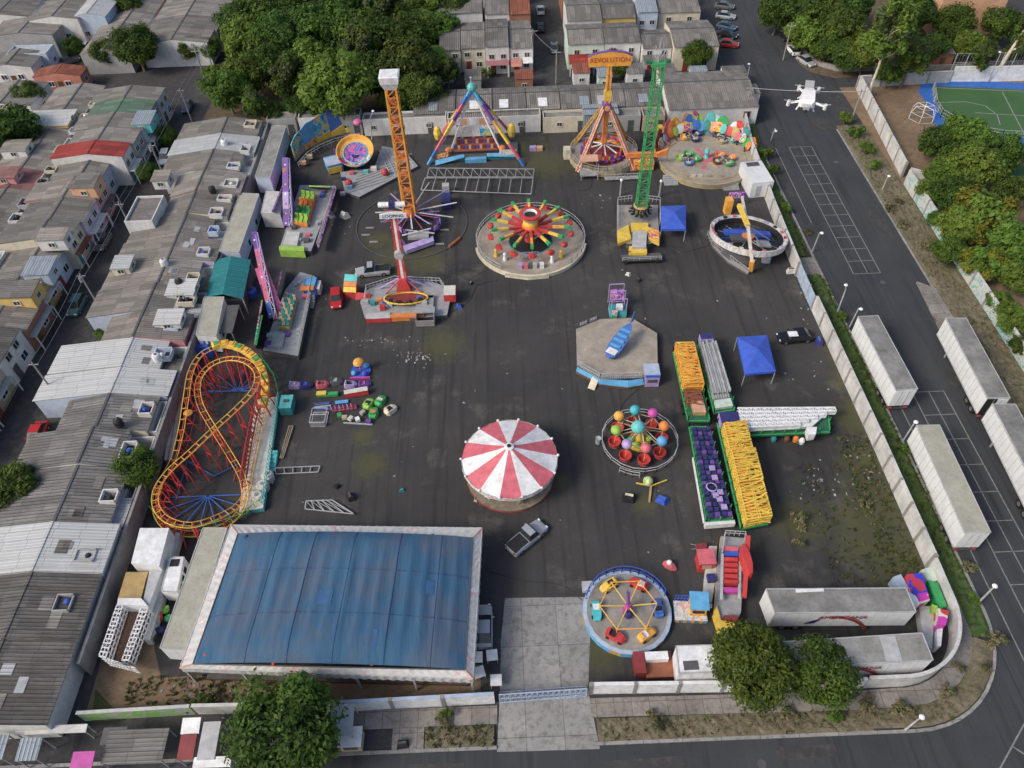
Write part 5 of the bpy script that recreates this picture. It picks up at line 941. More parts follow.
o = W(659, 135, 0); e = T('generator', 'small yellow generator box against the back wall right of the green tower', 'generator', (o.x, o.y, 0)); m = M(); m.box(-.5, -.5, .1, .5, .7, 1.6, 'yellow'); m.build('case', e); m = M(); m.box(-.35, -.55, .5, .35, -.502, 1.2, 'darkgrey'); m.build('grille', e)
o = W(566, 147, 0); e = T('bench_boxes', 'low pair of pinkish crates on the ground left of the pendulum ride', 'crate', (W(536, 150, 0).x, W(536, 150, 0).y, 0)); m = M(); m.box(-1.1, -.4, 0, .0, .4, .7, 'lilac'); m.build('crate_body', e); m = M(); m.box(.1, -.4, 0, 1.1, .4, .6, 'peach'); m.build('second_box', e)
o = W(567, 158, 0); e = T('white_locker', 'upright cream locker left of the pendulum platform', 'locker', (o.x, o.y, 0)); m = M(); m.box(-.6, -.5, 0, .6, .8, 1.8, 'cream'); m.build('case', e); m = M(); m.box(-.5, -.54, .2, -.02, -.502, 1.7, 'offwhite'); m.build('door', e)

# --- blue pyramid ride ----------------------------------------------------------------------
o = W(476, 152, 0); e = T('pyramid_swing', 'pyramid-framed swing ride with blue, purple and yellow legs and white inner legs', 'swing ride', (o.x, o.y, 0)); ap = V((0, 0, 11.4))
def stripe_leg(e, A_, B_, cols, wd=.42, name='leg'):
    m = M(); n = len(cols)
    for i, c in enumerate(cols): m.bar(A_ + (B_ - A_) * i / n, A_ + (B_ - A_) * (i + 1) / n, wd, c)
    m.build(name, e)
for px, py in ((428, 165), (524, 166), (440, 137), (514, 137)): stripe_leg(e, L(e, W(px, py, 0)), ap, ['sky_blue', 'blue', 'rose', 'rose', 'yellow', 'yellow', 'purple', 'rose', 'blue', 'sky_blue'] if px in (428, 514) else ['blue', 'rose', 'rose', 'yellow', 'yellow', 'amber', 'purple', 'purple', 'sky_blue', 'turq'])
for px, py in ((433, 158), (519, 158)): stripe_leg(e, L(e, W(px, py, 0)), ap - V((0, .3, .4)), ['purple', 'blue', 'sky_blue', 'lilac', 'purple', 'rose', 'yellow', 'blue'], .3)
for sx in (-1, 1): m = M(); m.bar((sx * 4.2, -1.2, 1.0), (0, 0, 11.2), .28, 'white'); m.build('inner_leg', e)
m = M(); m.sphere((0, 0, 11.6), .75, 'turq', 10); m.build('apex', e); m = M(); m.tube((0, 0, 12.2), (0, 0, 13), .1, 'lightgrey'); m.sphere((0, 0, 13.2), .2, 'lightgrey', 6); m.build('lamp', e)
m = M(); m.panel([(-3.4, .2, 2.9), (3.4, .2, 2.9), (3.4, .4, 4.6), (-3.4, .4, 4.6)], .2, 'mural_pale'); m.build('name_board', e); m = M()
for i in range(5): m.panel([(-4.2 + i * 1.7, .9, 4.6), (-2.9 + i * 1.7, .9, 4.6), (-2.9 + i * 1.7, .9, 5.8), (-4.2 + i * 1.7, .9, 5.8)], .1, ['lilac', 'peach', 'white', 'peach', 'lilac'][i])
m.build('crest_boards', e); m = M(); m.box(.9, -.01, 3.1, 2.9, .08, 4.3, 'mural_blue'); m.build('picture_panel', e)
for r_ in range(3):
    m = M(); z = 1.2 + r_ * .55; m.box(-3.7, -1.7 + r_ * .8, z, 3.7, -1.1 + r_ * .8, z + .18, 'rust')
    m.build('seat_row', e)
    for k in range(12): m = M(); x = -3.4 + k * .62; m.box(x - .22, -1.25 + r_ * .8, z + .19, x + .22, -1.1 + r_ * .8, z + .85, ['purple', 'peach', 'darkred'][(k + r_) % 3]); m.build('seat_back', e)
m = M(); m.box(-7.2, -2.6, 0, 7.2, 1.8, .55, 'teal', 'darkgrey'); m.build('deck', e)
m = M(); m.box(-1.8, -3.4, 0, 1.8, -2.61, .7, 'sky_blue'); m.panel([(-6.8, -3.9, .1), (-1.9, -3.0, .9), (-1.9, -2.65, 1.3), (-6.8, -3.2, .7)], .15, 'sky_blue'); m.panel([(1.9, -3.0, .9), (6.6, -3.0, .6), (6.6, -2.65, 1.2), (1.9, -2.65, 1.3)], .15, 'sky_blue'); m.build('front_skirt', e)
m = M(); m.panel([(-7.2, -2.9, .6), (-4.6, -2.7, 1.0), (-4.6, -2.65, 1.8), (-7.2, -2.85, 1.4)], .1, 'mural_hot'); m.panel([(4.0, -2.9, 1.0), (6.9, -2.9, 1.0), (6.9, -2.8, 1.9), (4.0, -2.8, 1.9)], .1, 'mural_pale'); m.build('side_boards', e)
for sx in (-1, 1): m = M(); m.sphere((sx * 4.5, -1.2, 1.3), .7, 'orange', 8, .7); m.build('orange_pod', e)
for sx in (-1, 1): m = M(); m.sphere((sx * 6.2, -.4, 4.0), .7, 'yellow', 8, 2.0); m.build('yellow_shroud', e)
# --- truss frames on the ground
def frame_flat(label, pts, mat='lightgrey', n=6, z=.3, diag=True, name='ground_truss'):
    c = W(*pts[0]); e = T(name, label, 'steel frame', (c.x, c.y, 0)); P = [L(e, W(x, y, z)) for x, y in pts]; m = M(); q = M()
    for i in range(4): m.bar(P[i], P[(i + 1) % 4], .1, mat)
    m.build('outer_frame', e)
    for k in range(1, n): q.bar(P[0] + (P[1] - P[0]) * k / n, P[3] + (P[2] - P[3]) * k / n, .08, mat)
    if diag:
        for k in range(n): q.bar(P[0] + (P[1] - P[0]) * k / n, P[3] + (P[2] - P[3]) * (k + 1) / n, .05, mat)
    q.build('rungs', e); return e
frame_flat('long grey steel frame with rungs lying below the blue pyramid ride', [(425, 178), (533, 178), (531, 194), (421, 190)], 'lightgrey', 10, .5, False)
frame_flat('upper steel truss lying just below the blue pyramid ride', [(429, 168), (534, 169), (533, 177), (427, 177)], 'steel', 12, .9)
frame_flat('rusty-ended narrow steel truss lying above the blue tent', [(306, 501), (332, 500), (354, 514), (305, 509)], 'lightgrey', 5, .3)
frame_flat('faint steel frame on the ground below the roller coaster exit', [(275, 468), (320, 466), (318, 472), (276, 474)], 'steel', 5, .2, False)
frame_flat('pair of long poles leaning beside the roller coaster station', [(289, 426), (293, 426), (283, 458), (280, 458)], 'tanc', 2, .2, False)

# --- orange tower star ride -----------------------------------------------------------------
o = W(412, 224, 0); e = T('star_tower', 'tall orange lattice tower with white head and purple base carriage', 'tower ride', (o.x, o.y, 0)); m = M(); m.truss((0, 0, 2.6), (0, 0, 22.2), 1.65, 1.4, 'amber', 15, .11, .055, 'orange'); m.build('mast', e)

for k in range(14): m = M(); m.box(-.45, -.45, 3 + k * 1.4, .45, .45, 3.5 + k * 1.4, 'brown' if k % 2 else 'orange'); m.build('mast_box', e)
m = M(); m.loft([[(-s_, -s_, z), (s_, -s_, z), (s_, s_, z), (-s_, s_, z)] for s_, z in ((.75, 22.0), (1.2, 23.0), (1.3, 23.9), (1.1, 24.0))], 'white'); m.build('head', e)
m = M(); m.lathe([(.9, 1.2), (1.2, 2.0), (1.1, 3.4), (.5, 3.6)], 'orange', 10, mf=lambda j, i: ['purple', 'orange', 'rust'][j]); m.build('hub', e)
for i in range(12):
    a = R(30 * i + 8); r = 7.2 if i in (0, 1, 2, 11) else 5.2; m = M(); m.bar((math.cos(a), math.sin(a), 2.4), (r * math.cos(a), r * math.sin(a), 2.9), .13, ['white', 'lilac', 'lightgrey'][i % 3]); m.build('spoke', e)
for i in range(20):
    a = R(18 * i); m = M(); m.X = Matrix.Translation((1.2 + 3.0 * math.cos(a), -1.0 + 2.6 * math.sin(a), .5)) @ Matrix.Rotation(a, 4, 'Z'); m.box(-.3, -.32, 0, .3, .32, .2, 'purple'); m.box(.2, -.32, .2, .34, .32, .95, 'purple' if i % 3 else 'lilac'); m.build('seat', e)
for i in range(16): a = R(22.5 * i + 5); m = M(); m.bar((math.cos(a), math.sin(a), 2.0), (4.4 * math.cos(a), 4.4 * math.sin(a), 1.9), .07, 'rose' if i % 2 else 'lilac'); m.build('stay_rod', e)
m = M(); pp = LP(e, [(401, 238), (403, 228), (414, 222), (432, 226), (434, 236), (424, 243), (409, 248)], .8); m.prism(pp, .2, .8, 'purple', 'black'); m.build('carriage', e); m = M(); q = L(e, W(419, 235, 1)); m.box(q.x - 1.6, q.y - .9, .82, q.x + 1.5, q.y + .7, 1.3, 'steelplate'); m.bar((q.x - 2.4, q.y - .6, 1.5), (q.x + 1.8, q.y + .8, 1.5), .16, 'white'); m.bar((q.x - 2.0, q.y + .7, 1.5), (q.x + 2.4, q.y - .4, 1.5), .16, 'lightgrey'); m.build('machinery', e)
m = M(); m.prism(LP(e, [(403, 246), (433, 236), (434, 241), (406, 251)], .9), .3, .95, 'lilac'); m.build('front_fairing', e)
q = L(e, W(447, 205, 0)); m = M(); m.X = Matrix.Translation(q); m.box(-.7, -1.4, 0, .7, 1.2, 1.5, 'navy'); m.build('blue_box', e)
q = L(e, W(446, 193, 0)); m = M(); m.X = Matrix.Translation(q); m.box(-.5, -.5, 0, .6, .5, 1.6, 'lightgrey'); m.build('white_box', e)
m = M(); m.lathe([(8.6, .03), (8.6, .12), (8.45, .12), (8.45, .03)], 'darkgrey', 48, a0=R(120), a1=R(400)); m.build('ground_ring', e)
m = M(); m.X = Matrix.Rotation(R(-38), 4, 'Z') @ Matrix.Translation((8.5, 0, 0)); m.box(-.2, -1.3, 0, .2, 1.3, .35, 'rust'); m.build('ring_segment', e)
for (px, py), pos in zip(((370, 229), (374, 243), (400, 256), (445, 231), (440, 245), (366, 236)), ('topmost on the left', 'lowest on the left', 'in front', 'upper on the right', 'lower on the right', 'outermost on the left')):
    q = W(px, py); f = T('steel_feet', f'small grey steel feet lying around the orange tower, {pos}', 'support', (q.x, q.y, 0), group='loose steel feet around the orange tower'); m = M(); rail(m, [(-.6, 0), (.6, 0)], .3, 'lightgrey', step=.4); m.build('bar', f)

# --- red and white looping arm ride ---------------------------------------------------------
o = W(405, 292, 0); e = T('looping_arm_ride', 'red and white mast ride with white curved sign on a cluttered grey deck', 'ride', (o.x, o.y, 0)); m = M(); m.prism(LP(e, [(360, 302), (366, 290), (380, 284), (396, 281), (430, 281), (447, 287), (450, 300), (447, 315), (420, 318), (365, 318)], .6), 0, .6, 'darkgrey', 'steelplate'); m.build('deck', e)
tp = L(e, W(393, 213, 13)); m = M(); n_ = 9
for i in range(n_): c0 = V((0, 0, 1)) + (tp - V((0, 0, 1))) * i / n_; c1 = V((0, 0, 1)) + (tp - V((0, 0, 1))) * (i + 1) / n_; wd = 1.15 - .35 * i / n_; m.bar(c0 + V((-wd / 3, 0, 0)), c1 + V((-wd / 3, 0, 0)), wd / 3, 'red'); m.bar(c0, c1, wd / 3, 'white'); m.bar(c0 + V((wd / 3, 0, 0)), c1 + V((wd / 3, 0, 0)), wd / 3, 'rose' if i % 2 else 'red')
m.build('mast', e); c0 = V((0, 0, 1)) + (tp - V((0, 0, 1))) * .48; m = M(); m.tube(c0 + V((0, -.7, 0)), c0 + V((0, .7, 0)), .62, 'lightgrey', 12); m.build('joint', e)
m = M(); m.loft([[(-1.1, -.9, .6), (1.1, -.9, .6), (1.1, .9, .6), (-1.1, .9, .6)], [(-.5, -.5, 2.6), (.5, -.5, 2.6), (.5, .5, 2.6), (-.5, .5, 2.6)]], 'red'); m.build('foot', e)
m = M(); x, y, z = tp; m.panel([(x - 1.75, y - .4, z - .5), (x + 1.75, y - .4, z - .5), (x + 1.7, y - .4, z + .15), (x, y - .4, z + .42), (x - 1.7, y - .4, z + .15)], .2, 'white'); sg = m.build('sign_board', e)
text(sg, 'LOOPING', .62, 'navy', Matrix.Translation((x, y - .52, z - .12)) @ Matrix.Rotation(R(90), 4, 'X'))
m = M(); m.tube((x - 1.7, y, z + 1.3), (x + 1.7, y, z + 1.3), .35, 'white', 10); m.box(x - .35, y - .38, z + .9, x + .4, y + .38, z + 1.7, 'navy'); m.build('counterweight', e)
for sx, sy in ((-2.6, 1.2), (2.6, 1.2), (-2.6, -1), (2.6, -1), (-3.6, .2), (3.6, .2)): m = M(); m.bar((sx, sy, .6), (0, 0, 2.8), .16, 'lilac' if sy > 0 else 'rose'); m.build('strut', e)
m = M(); q = L(e, W(406, 299, 1.2)); m.X = Matrix.Translation((q.x, q.y, 1.2)) @ Matrix.Scale(.42, 4, (0, 1, 0)); m.lathe([(2.9, 0), (3.1, .1), (3.1, .25), (2.9, .3)], 'yellow', 24); m.lathe([(2.9, .02), (.001, .02)], 'darkred', 24); m.build('gondola', e)
for i in range(9): m = M(); a = R(200 + 17.5 * i); m.X = Matrix.Translation((q.x + 2.5 * math.cos(a), q.y + 1.05 * math.sin(a), 1.3)); m.box(-.2, -.2, 0, .2, .2, .5, 'black' if i % 2 else 'brown'); m.build('seat', e)
m = M(); rail(m, LP(e, [(365, 303), (367, 290), (395, 281), (440, 283), (450, 298)], .6), .9, 'lightgrey', z=.6, step=.5); m.build('railing', e)
m = M(); m.prism(LP(e, [(366, 313), (390, 312), (390, 318), (366, 319)], .9), .1, .9, 'red', 'lightgrey'); m.prism(LP(e, [(390, 313.5), (424, 312), (424, 315.5), (390, 317.5)], .9), .1, .85, 'orange'); m.build('front_skirt', e)
m = M(); q = L(e, W(425, 306, .6)); m.box(q.x - 1.2, q.y - 1.4, .62, q.x + 1.2, q.y + 1.6, 1.1, 'steelplate'); m.build('machine_deck', e)
q = L(e, W(426, 324, 0)); m = M(); m.box(q.x - 1.3, q.y - .5, .05, q.x + 1.2, q.y - .35, 1.0, 'grey')
for x in (-1.25, 1.15): m.box(q.x + x, q.y - .3, .05, q.x + x + .12, q.y + 1.4, 1.6, 'grey')
m.box(q.x - 1.3, q.y + .5, 1.5, q.x + 1.3, q.y + 1.6, 1.65, 'steelplate'); m.build('entry_frame', e)
q = L(e, W(450, 300, 0)); m = M(); m.box(q.x - .7, q.y - 1.0, .5, q.x + .9, q.y + 1.0, 1.8, 'red', 'offwhite'); m.build('red_cabin', e)
for k, (dx, dy, c) in enumerate(((-.5, .8, 'orange'), (.3, .3, 'blue'), (1.0, -.2, 'offwhite'), (.1, -.9, 'red'), (-1.4, .2, 'teal'), (-2.3, .5, 'steel'), (5, .6, 'blue'), (5.8, -.6, 'lightgrey'), (6.6, .9, 'steel'), (4.2, 1.3, 'lightgrey'))): q = L(e, W(383 + 0, 305, .6)); m = M(); m.box(q.x + dx - .35, q.y + dy - .3, .61, q.x + dx + .35, q.y + dy + .3, 1.1 + .1 * (k % 4), c); m.build('equipment_box', e)
o = W(354, 296, 0); e = T('slide_booth', 'small rainbow striped booth in teal, orange and red beside the red car', 'booth', (o.x, o.y, 0), R(-8)); m = M(); m.panel([(-1.1, .4, 2.3), (.7, .4, 2.3), (.7, 1.3, 2.8), (-1.1, 1.3, 2.8)], .1, 'turq'); m.panel([(-1.1, -.2, 1.9), (.7, -.2, 1.9), (.7, .39, 2.25), (-1.1, .39, 2.25)], .1, 'orange'); m.panel([(-1.1, -.7, 1.3), (.7, -.7, 1.3), (.7, -.21, 1.85), (-1.1, -.21, 1.85)], .1, 'yellow'); m.build('striped_roof', e)
m = M(); m.box(-1.0, -.6, 0, .6, 1.1, 1.2, 'red'); m.build('cabin', e); m = M(); m.panel([(.62, -1.3, .5), (2.6, -.9, .4), (2.6, -.4, 1.0), (.62, -.5, 1.2)], .3, 'red'); m.build('side_slide', e)

# --- truck-mounted gondola rides at the left ---------------------------------------------------
def arm_ride(label, foot, deckrail, gon, arms, pal, wallpts, skirt):
    c = W(*foot[0]); e = T('swinging_row_ride', label, 'ride', (c.x, c.y, 0)); m = M(); m.prism(LP(e, foot, .8), 0, .8, 'darkgrey', 'steelplate'); m.build('deck', e)
    m = M(); rail(m, LP(e, deckrail, .8), .95, 'lightgrey', z=.8, step=.4); m.build('railing', e)
    P = [L(e, W(x, y, 1.6)) for x, y in gon]; n = pal['rows']; m = M(); m.prism([tuple(p)[:2] for p in P], 1.0, 1.5, pal['g']); g_ = m.build('gondola', e)
    for k in range(n):
        for j in range(pal['k']):
            u0, u1 = (j + .12) / pal['k'], (j + .88) / pal['k']; v0, v1 = (k + .15) / n, (k + .8) / n
            f = lambda u, v: (P[0] * (1 - u) + P[1] * u) * (1 - v) + (P[3] * (1 - u) + P[2] * u) * v
            m = M(); a, b, c2, d2 = f(u0, v0), f(u1, v0), f(u1, v1), f(u0, v1); col = pal['s'][(k + j * pal.get('alt', 0)) % len(pal['s'])]; m.prism([tuple(t)[:2] for t in (a, b, c2, d2)], 1.51, 1.75, col)
            m.prism([tuple(t)[:2] for t in (d2 * .8 + a * .2, c2 * .8 + b * .2, c2, d2)], 1.751, 2.3, col); m.build('seat', g_)
    for (p, q, wd, cols) in arms:
        A_ = L(e, W(*p)); B_ = L(e, W(*q)); m = M(); k = len(cols)
        for i, cc in enumerate(cols): m.bar(A_ + (B_ - A_) * i / k, A_ + (B_ - A_) * (i + 1) / k, wd, cc)
        m.build('arm', e)
    for pts, mt in wallpts:
        Q = [L(e, W(*p)) for p in pts]; m = M(); m.panel(Q, .2, mt); m.build('painted_panel', e)
    f0, f1, f2 = [L(e, W(*foot[k_], .8)) for k_ in (0, 1, 2)]; ar = random.Random(len(label))
    for k_ in range(12):
        u_, v_ = ar.uniform(.08, .92), ar.uniform(.04, .96); c_ = f0 + (f1 - f0) * u_ + (f2 - f1) * v_; sx = ar.uniform(.15, .45); m = M(); m.box(c_.x - sx, c_.y - sx * .8, .81, c_.x + sx, c_.y + sx, .9 + ar.uniform(.05, .5), ar.choice(['steel', 'lightgrey', 'darkgrey', 'purple', 'rose', 'blue', 'steel'])); m.build('equipment_box', e)
    for (p, q, wd, cols) in arms[:1]:
        A_ = L(e, W(*p)); B_ = L(e, W(*q)); m = M(); o_ = V((wd * .75, -.3, 0)); m.truss(A_ + o_, B_ + o_ * .6, .45, .3, 'lilac', 8, .05, .03, 'white'); m.build('arm_lattice', e)
        for k_ in range(7): c_ = A_ + (B_ - A_) * (k_ + .5) / 7 + V((0, -wd * .55, 0)); m = M(); m.sphere(c_, .2, ['white', 'yellow', 'rose'][k_ % 3], 8, .8); m.build('star_light', e)
    for pts, h, mt in skirt: m = M(); m.prism(LP(e, pts, h), .05, h, mt, mt); m.build('platform_box', e)
    return e
arm_ride('swinging ride with green and orange seat rows and purple arms by the left wall', [(279, 250), (311, 251), (336, 186), (300, 185)], [(318, 248), (335, 190)], [(293, 222), (307, 224), (316, 194), (302, 192)],
    [((287, 226, 1), (286, 158, 8.5), .9, ['purple', 'lilac', 'purple', 'purple']), ((295, 220, 1), (285, 168, 7.5), .7, ['purple', 'purple', 'orange'])],
    dict(rows=4, k=3, g='orange', s=['lime', 'green', 'orange']), [([(272, 212, .2), (290, 168, .2), (290, 168, 4.2), (272, 212, 3.8)], 'mural_purple'), ([(309, 186, .8), (330, 187, .8), (330, 187, 2.2), (309, 186, 2.2)], 'lime'), ([(318, 248, .8), (336, 188, .8), (336, 188, 2.3), (318, 248, 2.0)], 'mural_purple')],
    [([(279, 250), (304, 251), (304, 246), (279, 246)], 1.3, 'lime'), ([(283, 244), (297, 245), (300, 232), (287, 231)], 1.2, 'dirty_white')])
arm_ride('swinging ride with teal and yellow seat rows and pink arms above the roller coaster', [(263, 350), (298, 356), (315, 276), (300, 272), (285, 290)], [(299, 354), (313, 280)], [(277, 326), (289, 327), (297, 298), (286, 294)],
    [((272, 318, 1), (254, 232, 9), .75, ['blue', 'rose', 'pink', 'pink', 'purple']), ((281, 312, 1), (262, 262, 6), .7, ['pink', 'pink', 'rose']), ((268, 300, 1), (258, 268, 4.5), .8, ['purple', 'pink'])],
    dict(rows=6, k=3, g='ochre', s=['teal', 'tanc'], alt=1), [([(254, 348, .2), (262, 300, .2), (262, 300, 3), (254, 348, 3.2)], 'mural_multi'), ([(256, 345, 1), (262, 315, 1), (262, 315, 4), (256, 345, 4)], 'green'), ([(276, 296, .5), (282, 270, .5), (282, 270, 3), (276, 296, 3)], 'mural_purple')],
    [([(266, 345), (282, 347), (285, 333), (270, 331)], 1.1, 'steel')])
o = W(313, 292, 0); e = T('control_booth', 'blue and orange control booth on the right side of the lower left ride', 'booth', (o.x, o.y, 0)); m = M(); m.box(-.9, -1.2, 0, .8, 1.3, 1.5, 'blue'); m.build('cabin', e); m = M(); m.box(-1.3, -1.4, 1.502, .6, -.5, 1.65, 'orange'); m.box(-.7, -.4, 1.502, .7, 1.2, 1.7, 'sky_blue'); m.build('roof', e); steps(e, -1.2, .6, -3.4, -1.3, .8, 5, 'steelplate'); m = M(); m.box(.85, -.9, .2, 1.3, .9, 1.3, 'mural_pale'); m.build('side_box', e)
# --- tilted disc ride with painted scenery wall
o = W(358, 166, 0); e = T('tilted_disc_ride', 'tilted yellow-rimmed disc ride with a blue painted scenery wall behind', 'ride', (o.x, o.y, 0)); X = Matrix.Translation((0, .2, 2.4)) @ Matrix.Rotation(R(24), 4, 'X')
m = M(); m.X = X; m.lathe([(2.0, -.3), (2.9, .1), (3.15, .7), (3.0, .7), (2.6, .2), (2.1, 0)], 'yellow', 32, mf=lambda j, i: ('mural_multi' if 17 < i < 31 else ('amber' if j else 'tanc'))); m.build('dish_rim', e)
m = M(); m.X = X; m.lathe([(2.1, .02), (1.2, -.05), (.001, -.05)], 'mural_disc', 32); m.lathe([(2.15, .05), (2.0, .12), (1.95, .03)], 'turq', 32); m.build('dish_floor', e)
m = M(); m.X = Matrix.Rotation(R(0), 4, 'Z'); m.tube((0, 0, .2), (0, 0, 2.2), 1.0, 'navy', 12, .7); m.build('pedestal', e)
m = M(); m.prism(LP(e, [(340, 172), (345, 192), (359, 197), (418, 166), (404, 150), (382, 146), (374, 168)], .5), 0, .5, 'darkgrey', 'steelplate'); m.build('deck', e)
for t in range(7):
    a = L(e, W(347 + t * 2.2, 193 - t * 3.3, .55)); b = L(e, W(388 + t * 4.0, 180 - t * 4.4, .55)); m = M(); m.bar((a.x, a.y, .56), (b.x, b.y, .56), .14, 'steelplate', .1); m.build('plank', e)
for t in range(6):
    a = L(e, W(379 + t * 4, 150 - t * .3, .55)); b = L(e, W(391 + t * 4.6, 176 - t * 2, .55)); m = M(); m.bar((a.x, a.y, .57), (b.x, b.y, .57), .12, 'lightgrey', .1); m.build('plank', e)
for px, py in ((349, 184), (385, 173)): q = L(e, W(px, py, .9)); m = M(); m.sphere((q.x, q.y, 1.1), .62, 'red', 12); m.build('red_ball', e)
gl = [(296, 163), (306, 152), (318, 145), (332, 139), (346, 135), (360, 133)]
for i in range(5):
    a, b = L(e, W(*gl[i], 0)), L(e, W(*gl[i + 1], 0)); hh = [3.2, 3.9, 4.4, 4.7, 4.9, 4.2]; m = M(); m.panel([(a.x, a.y, .4), (b.x, b.y, .4), (b.x - .2, b.y + .5, hh[i + 1]), ((a.x + b.x) / 2 - .2, (a.y + b.y) / 2 + .5, (hh[i] + hh[i + 1]) / 2 + .35), (a.x - .2, a.y + .5, hh[i])], .15, ['mural_blue', 'sky_blue', 'mural_blue', 'blue', 'mural_multi'][i]); bd = m.build('scenery_board', e)
    m = M(); m.panel([(a.x + .05, a.y - .15, .5), (b.x, b.y - .15, .5), (b.x, b.y - .05, 1.7 + .5 * (i > 2)), (a.x + .05, a.y - .05, 1.3)], .1, ['tanc', 'mural_hot', 'yellow', 'yellow', 'yellow'][i]); m.build('lower_board', bd)
    m = M(); m.bar((a.x, a.y + .8, 0), (a.x - .1, a.y + .6, hh[i]), .12, 'steel'); m.build('prop', e)
q = L(e, W(361, 122, 4.6)); m = M(); m.sphere((q.x - .6, q.y, 4.6), .8, 'pink', 10, .6); m.build('pink_cloud', e)
m = M(); rail(m, [tuple(L(e, W(x + 3, y + 4, .5)))[:2] for x, y in gl], .9, 'lightgrey', z=.4, step=.6); m.build('railing', e)
for px, py, c, sz in ((352, 174, 'rose', .4), (366, 173, 'turq', .4), (374, 170, 'offwhite', .5), (344, 180, 'navy', .35), (350, 188, 'sky_blue', .45), (395, 160, 'steel', .5), (336, 152, 'purple', .4), (341, 157, 'rose', .35), (310, 158, 'tanc', .5), (304, 164, 'peach', .45), (343, 195, 'lightgrey', .4)): q = L(e, W(px, py, .5)); m = M(); m.box(q.x - sz, q.y - sz * .7, .52, q.x + sz, q.y + sz * .7, .6 + sz, c); m.build('equipment_box', e)
q = L(e, W(335, 169, 0)); m = M(); m.X = Matrix.Translation(q) @ Matrix.Rotation(R(22), 4, 'Z'); m.box(-1.3, -1.5, .2, 1.2, 1.5, 1.7, 'sky_blue'); m.build('booth', e); m = M(); m.X = Matrix.Translation(q) @ Matrix.Rotation(R(22), 4, 'Z'); m.box(-1.4, -1.6, 1.702, 1.3, 1.0, 1.8, 'paleblue'); m.box(-1.35, -1.62, .25, .9, -1.505, 1.3, 'yellow'); m.build('booth_roof', e)

# --- roller coaster ---------------------------------------------------------------------------
o = W(215, 440, 0); e = T('roller_coaster', 'figure-eight children\'s roller coaster with orange and yellow track on red posts', 'roller coaster', (o.x, o.y, 0))
raw = [(247, 490, 1.2), (251, 470, 1.2), (257, 440, 1.3), (263, 412, 1.5), (266, 388, 2.2), (261, 368, 3.2), (247, 353, 4.0), (225, 346, 4.6), (203, 353, 4.8), (191, 371, 4.6), (186, 398, 4.0), (181, 430, 3.3), (173, 460, 2.4), (159, 486, 1.7), (156, 510, 1.3), (168, 528, 1.1), (194, 534, 1.0), (224, 526, 1.1), (243, 506, 1.4), (243, 480, 1.9), (228, 452, 2.4), (213, 428, 2.6), (200, 404, 3.0), (198, 383, 3.6), (208, 367, 4.2), (226, 359, 4.6), (245, 361, 5.0), (257, 372, 5.4), (254, 389, 5.5), (236, 409, 5.3), (214, 429, 5.1), (190, 452, 4.9), (170, 470, 4.7), (157, 488, 4.4), (156, 506, 4.0), (168, 520, 3.6), (192, 525, 3.0), (220, 516, 2.2), (238, 505, 1.5)]
P = [L(e, W(*p)) for p in raw]; n = len(P); CT = []
for i in range(n):
    p0, p1, p2, p3 = P[i - 1], P[i], P[(i + 1) % n], P[(i + 2) % n]
    for k in range(6):
        t = k / 6; CT.append(.5 * ((2 * p1) + (p2 - p0) * t + (2 * p0 - 5 * p1 + 4 * p2 - p3) * t * t + (3 * p1 - p0 - 3 * p2 + p3) * t ** 3))
nc = len(CT); LFT = []; RGT = []
for i in range(nc):
    d = (CT[(i + 1) % nc] - CT[i - 1]).normalized(); s_ = V((d.y, -d.x, 0)).normalized() * .34; LFT.append(CT[i] + s_); RGT.append(CT[i] - s_)
m = M(); m.path(LFT, .055, 'yellow', 5, True); m.path(RGT, .055, 'amber', 5, True); m.path([p - V((0, 0, .25)) for p in CT], .035, 'orange', 5, True)
for i in range(0, nc, 2):
    m.bar(LFT[i], RGT[i], .065, 'amber' if i % 3 else 'orange'); m.bar(CT[i] - V((0, 0, .25)), LFT[i], .04, 'orange'); 
m.build('track', e)
for i in range(0, nc, 6):
    c = CT[i]
    if c.z < 1.6: continue
    m = M(); d = (CT[(i + 1) % nc] - CT[i - 1]).normalized(); s_ = V((d.y, -d.x, 0)).normalized(); m.bar(c + s_ * .8 + V((0, 0, -c.z)), c + s_ * .3 - V((0, 0, .3)), .13, 'red'); m.bar(c - s_ * .8 + V((0, 0, -c.z)), c - s_ * .3 - V((0, 0, .3)), .13, 'red'); m.bar(c + s_ * .6 + V((0, 0, -c.z * .6)), c - s_ * .6 + V((0, 0, -c.z * .6)), .09, 'red'); m.bar(c + s_ * .7 + V((0, 0, -c.z * .8)), c - s_ * .5 - V((0, 0, c.z * .3)), .07, 'red'); m.build('support', e)
for i in range(3, nc, 6):
    c = CT[i]
    if c.z > 2.0:
        d = (CT[(i + 1) % nc] - CT[i - 1]).normalized(); s_ = V((d.y, -d.x, 0)).normalized(); m = M(); m.bar(c - s_ * 1.0 + V((0, 0, -c.z)), c - V((0, 0, .3)), .1, 'red'); m.bar(c + s_ * 1.0 + V((0, 0, -c.z)), c - V((0, 0, .3)), .1, 'red'); m.bar(c - d * .9 + V((0, 0, -c.z)), c - V((0, 0, .3)), .08, 'rust'); m.bar(c - s_ * .5 + V((0, 0, -c.z * .5)), c + s_ * .5 + V((0, 0, -c.z * .5)), .08, 'red'); m.build('support', e)
ra = [L(e, W(x, y, 2.2)) for x, y in ((259, 392), (252, 412), (247, 436), (243, 458), (240, 480))]
m = M(); m.path(ra, .09, 'red'); m.path([p + V((.5, 0, -.5)) for p in ra], .07, 'darkred')
